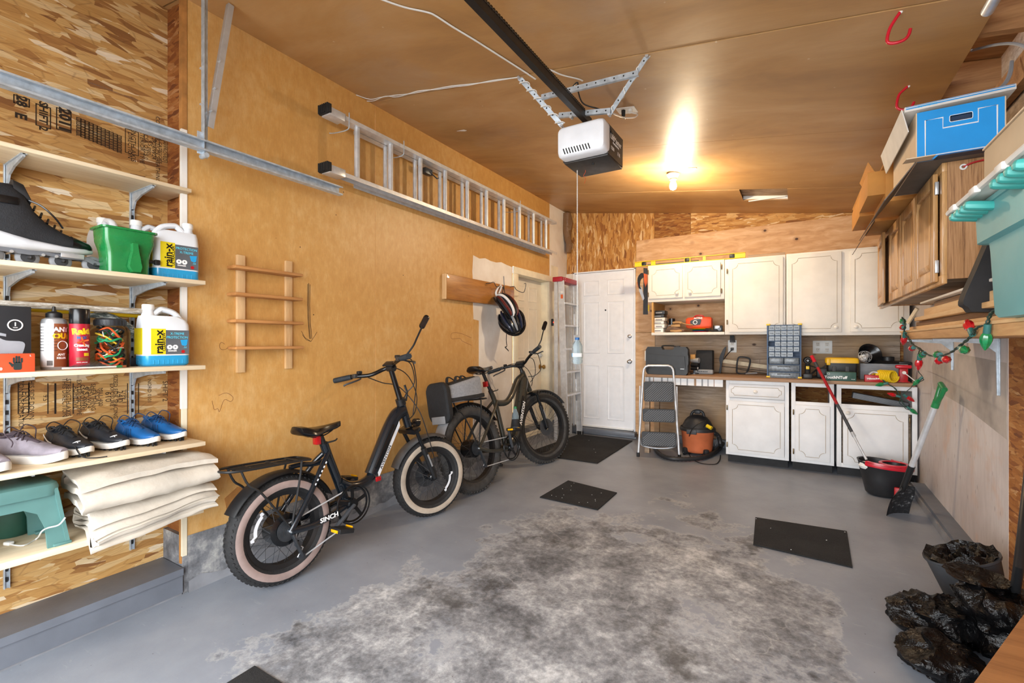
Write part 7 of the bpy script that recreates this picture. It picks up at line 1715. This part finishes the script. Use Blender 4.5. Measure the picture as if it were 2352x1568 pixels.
for i, (x0, x1, y0, y1, z, h, mat, lab) in enumerate(LB):
    b = MB(); b.box(((x0 + x1) / 2, (y0 + y1) / 2, z + h / 2), (x1 - x0, y1 - y0, h - .001), (0, 0, (-1) ** i * .008), bev=.002); tag(b.build('lumber_board', mat), lab, 'board', 'lumber on the right shelf')
t = thing('pale_stick', 'pale stick leaning from the lumber pile end', 'stick', onX(2090, 735, .60)); wpart(MB().bar(onX(2085, 742, .62), onX(2107, 708, .66), .012, .02), 'stick', 'shelf_board', t)

# ================================================================== oak wall cabinet
m = MT('oak', .4)
v = m.co((7, 7, .55)); w = m.noise(v, 3.2, 6, .65, 1.0); g = m.noise(m.co((90, 90, 5)), 2, 3, .7)
c = m.ramp(w, [(.3, 'a87846'), (.45, 'c09058'), (.58, 'd0a26c'), (.72, 'dab27e')]); c = m.mix(.45, c, m.ramp(g, [(.32, .5), (.6, 1.05)]), 'MULTIPLY'); m.out(c); m.b.inputs['Coat Weight'].default_value = .25; m.bump(g, .15, .002)
m = MT('oak_side', .45)
w = m.noise(m.co((16, 16, .7), loc=(3, 0, 1)), 2.4, 6, .62, 1.4); g = m.noise(m.co((110, 110, 4)), 2, 4, .7)
c = m.ramp(m.math('ADD', m.math('MULTIPLY', w, .6), m.math('MULTIPLY', g, .4)), [(.36, '70482a'), (.48, 'a67a4e'), (.6, 'bd9166')]); m.out(c)
X0, X1, Y0, Y1, Z0_, Z1_ = .565, .885, 2.84, 4.72, 1.47, 2.02
t = thing('oak_cabinet', 'oak wall cabinet with four raised panel doors on the right wall', 'cabinet', ((X0 + X1) / 2, (Y0 + Y1) / 2, Z0_))
wpart(MB().bb((X0 + .018, Y0, Z0_ + .02), (X1, Y0 + .012, Z1_)), 'side_panel', 'oak_side', t); wpart(MB().bb((X0 + .018, Y1 - .012, Z0_ + .02), (X1, Y1, Z1_)), 'side_panel', 'oak_side', t)
wpart(MB().bb((X0 + .018, Y0 + .012, Z0_ + .03), (X1, Y1 - .012, Z0_ + .045)), 'bottom_panel', 'grey_wood', t); wpart(MB().bb((X0 + .018, Y0 + .012, Z1_ - .02), (X1, Y1 - .012, Z1_ - .001)), 'top_panel', 'oak', t); wpart(MB().bb((X1 - .01, Y0 + .012, Z0_ + .045), (X1, Y1 - .012, Z1_ - .02)), 'back_panel', 'oak', t)
wpart(MB().bb((X0, Y0, Z0_), (X0 + .018, Y1, Z0_ + .04), .001), 'frame_rail', 'oak', t); wpart(MB().bb((X0, Y0, Z1_ - .04), (X0 + .018, Y1, Z1_), .001), 'frame_rail', 'oak', t)
for y in (Y0, 3.28, 3.74, 4.20, Y1 - .04): wpart(MB().bb((X0, y, Z0_ + .04), (X0 + .018, y + .04, Z1_ - .04), .001), 'frame_stile', 'oak', t)
dy = [(2.90, 3.30), (3.31, 3.70), (3.73, 4.14), (4.22, 4.66)]
for i, (a, c) in enumerate(dy):
    opn = i == 3
    z0, z1 = Z0_ + .015, Z1_ - .03; tx = X0 - .02
    if opn:                                                  # far door stands ajar
        Md = Matrix.Translation((X0 - .001, c, 0)) @ Matrix.Rotation(-.06, 4, 'Z') @ Matrix.Translation((-(X0 - .001), -c, 0))
    else: Md = Matrix.Identity(4)
    b = MB(); fw = .055
    b.bb((tx, a, z0), (X0 - .001, a + fw, z1), .003); b.bb((tx, c - fw, z0), (X0 - .001, c, z1), .003); b.bb((tx, a + fw, z0), (X0 - .001, c - fw, z0 + fw), .003); b.bb((tx, a + fw, z1 - fw), (X0 - .001, c - fw, z1), .003)
    d = wpart(b.xf(Md), 'door', 'oak', t)
    q = MB(); R_ = lambda k, x: [V((x, a + fw + k, z0 + fw + k)), V((x, c - fw - k, z0 + fw + k)), V((x, c - fw - k, z1 - fw - k)), V((x, a + fw + k, z1 - fw - k))]
    q.ring([R_(-.004, X0 - .004), R_(0, X0 - .005), R_(.012, X0 - .005), R_(.016, X0 - .009), R_(.04, X0 - .018)], True, False); q.add(R_(.04, X0 - .018), [(0, 1, 2, 3)]); q.add(R_(-.004, X0 - .004), [(3, 2, 1, 0)]); wpart(q.xf(Md), 'raised_panel', 'oak', d)
    for z in (z0 + .07, z1 - .07):
        yy = a - .006 if i != 3 else c + .004
        wpart(MB().box((X0 - .008, yy, z), (.014, .02, .06), bev=.003), 'hinge', 'steel' if i == 0 else 'brass', d)
wpart(MB().box((.72, Y0 - .004, Z0_ + .07), (.012, .008, .012), bev=.002), 'screw', 'dark_steel', t)
p = onY(2213, 383, Y0 - .004); wpart(MB().torus((0, 0, 0), .01, .004, facing(p, (0, -1, 0)), 14, 6), 'eyelet', 'white', t); wpart(MB().tube(spline([p, p + V((.03, -.003, .012)), p + V((.08, -.004, .018))], 4), .004, 6), 'red_wire', 'red', t)

# ================================================================== boxes on the oak cabinet
pm('card_orange', 'c08640', .8, var=.06, sc=5); pm('card_pale', 'd8c2a4', .8, var=.04, sc=5); pm('card_white', 'd9d6d0', .75, var=.03); pm('box_blue', '1296e6', .5, var=.03, sc=5); pm('card_grey', '6f655c', .8, var=.06); pm('print_navy', '1d3350', .6, var=.05)
YB2 = 2.78
bl0, bl1, bl2, bl3 = onY(2103, 262, YB2), onY(2308, 215, YB2), onY(2115, 370, YB2), onY(2312, 325, YB2)
bz0 = Z1_ + .002
BX0, BX1, BZ0, BZ1 = bl0.x + .005, bl1.x, bz0, bz0 + .225
t = thing('blue_file_box', 'blue fronted cardboard file box with a hand hole on the oak cabinet', 'box', ((BX0 + BX1) / 2, YB2 + .2, BZ0))
fm = basis((0, YB2, 0), (1, 0, 0), (0, 0, 1), (0, -1, 0))
W2, H2 = BX1 - BX0, BZ1 - BZ0; hx, hz_ = BX0 + W2 * .52, BZ0 + H2 * .76
def front_strip(x0, x1, z0, z1, mat='box_blue', nm='front_panel'): return wpart(MB().bb((x0, YB2, z0), (x1, YB2 + .004, z1)), nm, mat, t)
hw_, hh_ = .036, .013
b = MB(); b.bb((BX0, YB2, BZ0), (BX1, YB2 + .004, hz_ - hh_)); b.bb((BX0, YB2, hz_ + hh_), (BX1, YB2 + .004, BZ1)); b.bb((BX0, YB2, hz_ - hh_), (hx - hw_, YB2 + .004, hz_ + hh_)); b.bb((hx + hw_, YB2, hz_ - hh_), (BX1, YB2 + .004, hz_ + hh_)); wpart(b, 'front_panel', 'box_blue', t)
wpart(MB().torus((0, 0, 0), .001, .001, None), 'hole_edge', 'white', t) if False else None
wpart(MB().bb((hx - hw_, YB2 + .012, hz_ - hh_), (hx + hw_, YB2 + .014, hz_ + hh_)), 'hole_flap', 'print_navy', t)
rim = [fm @ V((x, z, .0008)) for x, z in [(hx + (a - 0), hz_ + c) for a, c in rrect(hw_ * 2 + .003, hh_ * 2 + .003, .006, 3)]]; wpart(MB().tube(rim, .0014, 5, loop=True), 'hole_rim', 'print_white', t)
i0, i1, j0, j1 = BX0 + W2 * .1, BX0 + W2 * .92, BZ0 + H2 * .1, BZ0 + H2 * .86
line = [(i0, j0), (i1, j0), (i1, j1), (hx + .055, j1), (hx + .055, hz_ - .035), (hx - .06, hz_ - .035), (hx - .06, j1 - .01), (i0, j1 - .01)]
wpart(MB().tube([fm @ V((x, z, .0005)) for x, z in line], .003, 6, loop=True, flat=1.0), 'white_outline', 'print_white', t)
wpart(MB().bb((BX0 - .004, YB2, BZ0), (BX0, YB2 + .58, BZ1)), 'side_panel', 'card_pale', t); wpart(MB().bb((BX1, YB2, BZ0), (BX1 + .004, YB2 + .58, BZ1)), 'side_panel', 'card_pale', t); wpart(MB().bb((BX0, YB2 + .576, BZ0), (BX1, YB2 + .58, BZ1)), 'back_panel', 'card_pale', t); wpart(MB().bb((BX0, YB2, BZ0), (BX1, YB2 + .58, BZ0 + .004)), 'bottom_panel', 'card_grey', t)
# loose lid on top and flap folded down at the side
Ml = TR((BX0 - .035, YB2 + .005, BZ1 + .012), (0, -.02, 0)); wpart(MB().box((W2 / 2 + .03, .30, .012), (W2 + .08, .62, .024), bev=.003, M=Ml), 'lid', 'card_white', t)
b = MB(); b.box((W2 / 2 + .03, -.012, .012), (W2 + .07, .002, .004), M=Ml); b.box((W2 / 2 + .03, -.012, .02), (W2 + .07, .002, .0015), M=Ml); wpart(b, 'lid_print', 'box_blue', t); text('CONTENTS', .013, ROOTM[t.name].inverted() @ Ml @ basis((.07, -.0115, .012), (1, 0, 0), (0, 0, 1), (0, -1, 0)), 'print_cyan', t)
b = MB(); b.add([(BX0 - .006, YB2 + .01, BZ1 + .03), (BX0 - .006, YB2 + .40, BZ1 + .03), (BX0 - .11, YB2 + .40, BZ1 - .10), (BX0 - .10, YB2 + .02, BZ1 - .10)], [(0, 1, 2, 3)]); b.add([(v_[0] - .003, v_[1], v_[2] + .003) for v_ in b.v], [(0, 1, 2, 3)]) if False else None
wpart(MB().box((BX0 - .042, YB2 + .31, BZ1 - .025), (.004, .62, .11), (0, -.22, 0)), 'lid_flap', 'card_white', t)
wpart(MB().box((BX0 - .06, YB2 + .28, BZ0 - .075), (.004, .58, .20), (0, .62, 0)), 'lower_flap', 'card_grey', t)
wpart(MB().box((BX0 - .002, YB2 - .045, BZ0 - .0), (.10, .09, .004), (.1, 0, 0)), 'torn_flap', 'card_pale', t)
wpart(MB().box((BX0 + W2 * .6, YB2 - .04, BZ0 - .004), (W2 * .8, .09, .004), (.12, 0, 0)), 'bottom_flap', 'print_navy', t)
for i, (y0, y1, x0, h, lab) in enumerate(((3.46, 3.90, .39, .25, 'orange brown cardboard box behind the blue box'), (3.99, 4.50, .40, .22, 'orange brown cardboard box furthest along the oak cabinet'))):
    t = thing('cardboard_box', lab, 'box', (.62, (y0 + y1) / 2, Z1_ + .001), group='cardboard boxes on the oak cabinet')
    b = MB(); b.bb((x0 + .05, y0, Z1_ + .002), (.83, y1, Z1_ + h), .004); wpart(b, 'carton', 'card_orange', t)
    wpart(MB().box((x0 + .01, (y0 + y1) / 2, Z1_ + h - .08), (.004, y1 - y0 - .02, .18), (0, -.45, 0)), 'flap', 'card_orange', t); wpart(MB().box((x0 + .01, (y0 + y1) / 2 - .01, Z1_ - .06), (.004, y1 - y0, .17), (0, .5, 0)), 'flap', 'card_grey', t); wpart(MB().box((x0 + .01, (y0 + y1) / 2 , Z1_ + .12), (.085, y1 - y0 - .01, .14), bev=.003), 'bulged_side', 'card_orange', t)
for k in range(3):
    P = [onY(2280 - k * 6, 213 + k, 2.86), onY(2292 + k * 2, 204, 2.88), onY(2308 + k * 3, 188, 2.9), onY(2318 + k * 3, 165, 2.92), onY(2322 + k * 2, 140, 2.94)]
    tag(MB().tube(spline(P, 5), .004, 6).build('plastic_strapping', 'mid_grey'), ['grey plastic strap rising behind the blue box, nearest', 'grey plastic strap rising behind the blue box, middle', 'grey plastic strap rising behind the blue box, last'][k], 'strap', 'grey straps behind the blue box')

# ================================================================== teal storage tote, black panel
pm('tote_teal', '6aa6a8', .45, var=.03, sc=4); pm('tote_rib', '3fa39c', .4, var=.03); pm('lid_beige', 'bba88c', .6, var=.05, sc=4)
tx0, tx1, ty0, ty1, tz0, tz1 = .475, .86, 1.28, 2.03, 1.275, 1.60
t = thing('storage_tote', 'large teal plastic storage tote with beige lid on the right shelf', 'tote', (.66, 1.66, tz0))
def trr(k, z, kx=None): return [V((.665 + x, 1.655 + y, z)) for x, y in rrect((tx1 - tx0) * (kx or k), (ty1 - ty0) * k, .05, 5)]
b = MB(); b.ring([trr(.86, tz0, .80), trr(.89, tz0 + .012, .83), trr(.91, tz0 + .2, .87), trr(.915, tz1 - .1, .88), trr(.985, tz1 - .095, .985), trr(1.0, tz1, 1.0)]); wpart(b, 'tub', 'tote_teal', t)
b = MB(); b.ring([trr(1.02, tz1, 1.03), trr(1.03, tz1 + .012, 1.04), trr(1.0, tz1 + .02, 1.0)]); wpart(b, 'rim', 'tote_teal', t)
for g0 in (0.0, -.36):
    for k in range(4): wpart(MB().box((.448, 1.98 + g0 - k * .048, tz1 - .0 - .008), (.075, .03, .026), (0, .15, 0), bev=.011), 'rim_rib', 'tote_rib', t)
wpart(MB().bb((.425, 1.24, tz1 + .021), (.86, 2.06, tz1 + .032), .003), 'lid', 'card_white', t)
t2 = thing('cardboard_box', 'plain beige flat box lying on the teal tote lid', 'box', (.66, 1.6, tz1 + .033)); wpart(MB().bb((.465, 1.25, tz1 + .033), (.86, 1.88, tz1 + .16), .006), 'carton', 'lid_beige', t2); wpart(MB().bb((.463, 1.25, tz1 + .1605), (.862, 1.882, tz1 + .165)), 'carton_lid', 'card_pale', t2)
b = MB().tube([(.428, 1.24, tz1 + .026), (.428, 2.06, tz1 + .026), (.85, 2.07, tz1 + .026)], .01, 8); wpart(b, 'lid_edge', 'card_white', t)
for k in range(4): wpart(MB().box((.42, 1.97 - k * .2, tz1 + .02), (.016, .05, .02), bev=.004), 'lid_clip', 'card_white', t)
# black padded panel wedged between tote and cabinet
a0, a1, a2, a3 = onY(2275, 545, 2.35), onY(2213, 690, 2.35), onY(2232, 716, 2.35), onY(2320, 716, 2.35)
pts = spl2([(a0.x, a0.z), ((a0.x + a1.x) / 2, (a0.z + a1.z) / 2), (a1.x, a1.z), ((a1.x + a2.x) / 2 + .002, (a1.z + a2.z) / 2 - .004), (a2.x, a2.z)], 4) + [(a3.x, a3.z), (.80, a3.z), (.80, a0.z + .05)]
b = MB().prism(pts, .07, basis((0, 2.35, 0), (1, 0, 0), (0, 0, 1), (0, 1, 0))); dz = 1.434 - min(v_.z for v_ in b.v)
b.xf(Matrix.Translation((0, 0, 0))); tag(b.build('padded_panel', 'black_matte'), 'black padded panel wedged between the teal tote and the oak cabinet', 'panel')

# ================================================================== string of christmas bulbs
pm('bulb_red', 'b3101c', .15, var=.1, sc=80, coat=.5); pm('bulb_green', '0d7c48', .15, var=.1, sc=80, coat=.5); pm('wire_green', '1f3a33', .5, var=.05); pm('socket_teal', '2f6a66', .45, var=.05)
t = thing('string_lights', 'string of large red and green holiday bulbs draped along the right shelf', 'string lights', onX(2155, 818, .545))
XW = .545
up_ = [(2072, 728), (2079, 745), (2077, 762), (2088, 778), (2098, 792), (2112, 800), (2124, 810), (2142, 818), (2165, 816), (2186, 808), (2203, 795), (2222, 780), (2234, 768), (2240, 756), (2254, 748), (2266, 746), (2272, 728), (2280, 716), (2297, 706)]
wp = [onX(px, py, XW) for px, py in up_]
lowp = [onX(2108, 800, XW), onX(2112, 815, XW)] + [onY(px, py, 4.76) for px, py in ((2107, 832), (2110, 850), (2118, 866), (2120, 872), (2108, 880))] + [onY(px, py, 5.085) for px, py in ((2095, 886), (2082, 900), (2070, 906), (2066, 922), (2078, 936), (2090, 942))]
low2 = [onY(px, py, 5.085) for px, py in ((2027, 872), (2040, 882), (2056, 892), (2066, 908), (2072, 922), (2082, 934), (2096, 944))]
for P, s in ((wp, 0), (wp, 1), (lowp, 0), (low2, 0), (low2, 1)):
    S2 = spline(P, 6); b = MB().tube([q + V((.004 * math.sin(i * .9 + s * PI), .004 * math.cos(i * .9 + s * PI), 0)) for i, q in enumerate(S2)], .0028, 6); wpart(b, 'wire', 'wire_green', t)
def xbulb(base, dirn, col):
    Mb = basis(V(base), *[frame(V(dirn)).col[i] for i in range(3)])
    s_ = MB().lathe([(.001, -.012), (.010, -.012), (.0105, .018), (.009, .022), (.001, .022)], Mb, 10); sk = wpart(s_, 'socket', 'socket_teal', t)
    b = MB(); prof = [(.008, .018), (.0135, .026), (.0165, .036), (.0155, .048), (.011, .062), (.005, .074), (.001, .08)]
    rings = []
    for r, z in prof: rings.append([Mb @ V(((r + .0008 * math.cos(8 * a)) * math.cos(a), (r + .0008 * math.cos(8 * a)) * math.sin(a), z)) for a in [2 * PI * j / 16 for j in range(16)]])
    b.ring(rings); wpart(b, 'bulb', 'bulb_' + col, sk)
def at2(px, py, pl): return onX(px, py, XW) if pl == 0 else onY(px, py, 4.76 if pl == 1 else 5.085)
for (bx, by), (tx_, ty_), col, pl in (((2076, 742), (2066, 726), 'green', 0), ((2076, 752), (2062, 750), 'red', 0), ((2078, 768), (2075, 788), 'red', 0), ((2098, 798), (2076, 811), 'red', 0), ((2122, 812), (2104, 826), 'green', 0), ((2158, 814), (2130, 816), 'green', 0), ((2112, 818), (2110, 840), 'red', 0), ((2162, 822), (2146, 842), 'red', 0), ((2168, 824), (2194, 830), 'red', 0), ((2208, 800), (2248, 818), 'green', 0), ((2232, 764), (2222, 738), 'red', 0), ((2268, 752), (2264, 790), 'green', 0),
                                      ((2116, 868), (2096, 886), 'green', 1), ((2036, 880), (2016, 884), 'green', 2), ((2064, 910), (2046, 905), 'red', 2), ((2078, 908), (2094, 918), 'red', 2), ((2086, 936), (2103, 948), 'green', 2)):
    p, q = at2(bx, by, pl), at2(tx_, ty_, pl); xbulb(p, q - p, col)

# ================================================================== floor mats
m = MT('mat_black', .95); v = m.co(); n_ = m.noise(v, 160, 4, .8); n2 = m.noise(v, 4, 4); c = m.ramp(n_, [(.4, '0c0c0d'), (.62, '252526'), (.8, '3a3a3c')]); dst = m.ramp(n2, [(.45, 0.0), (.75, .22)]); m.out(m.mix(dst, c, '4a4846')); m.bump(n_, .9, .008)
def mat_(pts, lab, crumbs):
    P = [onF(*q) for q in pts]; t = thing('floor_mat', lab, 'mat', sum(P, V((0, 0, 0))) / len(P), group='black floor mats'); inv = ROOTM[t.name].inverted()
    b = MB(); lo = [inv @ (q + V((0, 0, .001))) for q in P]; hi = [inv @ (q + V((0, 0, .009))) for q in P]; b.ring([lo, hi]); b.build('pile', 'mat_black', t)
    rg = random.Random(len(lab)); b = MB()
    for _ in range(crumbs):
        u, w = rg.random(), rg.random(); q = (hi[0] * (1 - u) + hi[1] * u) * (1 - w) + (hi[3] * (1 - u) + hi[2] * u) * w; b.box(q + V((0, 0, .0015)), (rg.uniform(.002, .006), rg.uniform(.002, .005), .002), (0, 0, rg.uniform(0, 3)))
    if crumbs: b.build('crumbs', 'print_white', t, kind='stuff')
mat_([(1240, 1143), (1305, 1105), (1417, 1133), (1373, 1172)], 'small black floor mat in the middle of the floor', 14)
mat_([(1735, 1190), (1945, 1222), (1958, 1305), (1730, 1252)], 'small black floor mat on the right half of the floor', 5)
mat_([(1330, 998), (1453, 1013), (1372, 1065), (1205, 1042)], 'black door mat before the white back door', 4)
a_ = onF(585, 1533); t_ = [a_, a_ + V((.5, .0, 0)), a_ + V((.5, -.5, 0)), a_ + V((0, -.5, 0))]
t = thing('floor_mat', 'black floor mat cut off by the bottom edge of the picture', 'mat', a_ + V((.25, -.25, -.005)), group='black floor mats'); inv = ROOTM[t.name].inverted()
b = MB(); b.ring([[inv @ V((q.x, q.y, fz(q.y) + .001)) for q in t_], [inv @ V((q.x, q.y, fz(q.y) + .009)) for q in t_]]); b.build('pile', 'mat_black', t)

# ================================================================== rubbish bags, bucket and board in the near right corner
m = MT('bag_film', .24); m.b.inputs['Specular IOR Level'].default_value = .35; n_ = m.noise(m.co(), 26, 5, .6, .6); n3 = m.noise(m.co(), 7, 4); m.out(m.ramp(n3, [(.3, '040405'), (.7, '0b0b0c')])); m.bump(m.math('ADD', m.math('MULTIPLY', n_, .5), n3), .9, .03)
def bagblob(name, c, rx, ry, h, lab, seed, neck=None, lean=(0, 0)):
    t = thing(name, lab, 'bag', c, group='black rubbish bags')
    b = MB(); rings = []
    for i in range(31):
        u = i / 30; ph = u * PI * (.93 if neck else 1.0); r = max(.02, math.sin(ph) ** .6); z = h * (1 - math.cos(u * PI)) / 2
        rings.append([V((rx * r * math.cos(a) + lean[0] * u, ry * r * math.sin(a) + lean[1] * u, z)) for a in [2 * PI * j / 64 for j in range(64)]])
    b.ring(rings); o = V((seed * 3.1, seed * 1.7, 0))
    nv = []
    for v_ in b.v:
        d1_ = mnoise.noise(v_ * 9 + o); d2_ = abs(mnoise.noise(v_ * 13 + o)); d = V((v_.x, v_.y, (v_.z - h / 2) * .6)).normalized() if v_.length > 0 else V((0, 0, 1))
        d3_ = abs(mnoise.noise(V((v_.x * 38, v_.y * 38, v_.z * 14)) + o)); r2 = (1 - d2_) ** 3; r3 = (1 - abs(mnoise.noise(v_ * 27 + o))) ** 2; w_ = v_ + d * (d1_ * .05 + (r2 - .5) * .04 + (r3 - .6) * .006); w_.z = max(.0, w_.z); nv.append(w_)
    b.v = nv; b.build('sack', 'bag_film', t, ang=35)
    if neck:
        b = MB(); n0 = V(neck); b.ring([[V((lean[0], lean[1], h * .86)) + n0 * u + V((math.cos(a) * rr2 * (1 + .5 * mnoise.noise(V((a * 2, u * 5, seed)))), math.sin(a) * rr2 * (1 + .5 * mnoise.noise(V((a * 2, u * 5, seed + 4)))), 0)) for a in [2 * PI * j / 20 for j in range(20)]] for u, rr2 in ((0, .06), (.35, .045), (.7, .08), (1, .11))], True, False); b.build('open_neck', 'bag_film', t, ang=35)
    return t
p1_ = onF(2175, 1500); bagblob('rubbish_bag', V((.495, 2.64, fz(2.64))), .135, .12, .17, 'small shiny black rubbish bag lying nearest the open floor', 1)
bagblob('rubbish_bag', V((.73, 2.60, fz(2.60))), .14, .17, .27, 'large shiny black rubbish bag slumped beside the brown board', 2, (-.06, .05, .06), (-.03, .03))
bagblob('rubbish_bag', V((.47, 2.37, fz(2.37))), .12, .11, .12, 'low black rubbish bag at the bottom edge of the picture', 7)
pc = V((.735, 3.0, fz(3.0)))
t = thing('grey_pail', 'grey rubber pail with a black bag stuffed in it by the right kerb', 'pail', pc, (0, 0, 0))
Mp = TR((0, 0, 0), (.0, -.28, .0)); MB().lathe([(.001, .035), (.10, .035), (.108, .045), (.135, .25), (.142, .255), (.142, .265), (.13, .262), (.1, .06)], Mp, 28).build('pail_body', 'dark_grey', t)
b = MB(); b.grid(lambda u, w: Mp @ V(((.02 + .115 * u) * math.cos(2 * PI * w), (.02 + .115 * u) * math.sin(2 * PI * w), .22 + .05 * u + .05 * mnoise.noise(V((u * 4, math.cos(w * 2 * PI) * 2, math.sin(w * 2 * PI) * 2))))), 8, 28, wrap=True); b.build('bag_lining', 'bag_film', t, ang=35)
h0, h1 = onX(2340, 1300, .74), onX(2352, 1190, .80); tag(MB().tube([V((.77, 2.80, fz(2.8) + .01)), h0, h1, h1 + (h1 - h0) * 1.2], .016, 12).build('broomstick', 'black'), 'black broomstick standing behind the rubbish bags at the frame edge', 'broom')
e0, e1 = onZ(2352, 1410, .22), onZ(2237, 1568, .22)
dd = (e0 - e1).normalized(); pn = V((dd.y, -dd.x, 0))
A_, B2 = e1 - dd * .5, e0 + dd * .05
b = MB(); wood('board_brown', '8a5c36', 'b3804f', 'x', .8, .55)
b.ring([[V((q.x, q.y, z)) for q in (A_, B2, B2 + pn * .16, A_ + pn * .5)] for z in (.195, .22)]); t = b.build('brown_board', 'board_brown'); tag(t, 'brown wooden table top corner at the lower right edge', 'table')
for q in (A_.lerp(B2, .2) + pn * .06, A_.lerp(B2, .85) + pn * .05, A_.lerp(B2, .2) + pn * .36):
    wpart(MB().bb((q.x - .02, q.y - .02, fz(q.y)), (q.x + .02, q.y + .02, .195)), 'leg', 'board_brown', t)
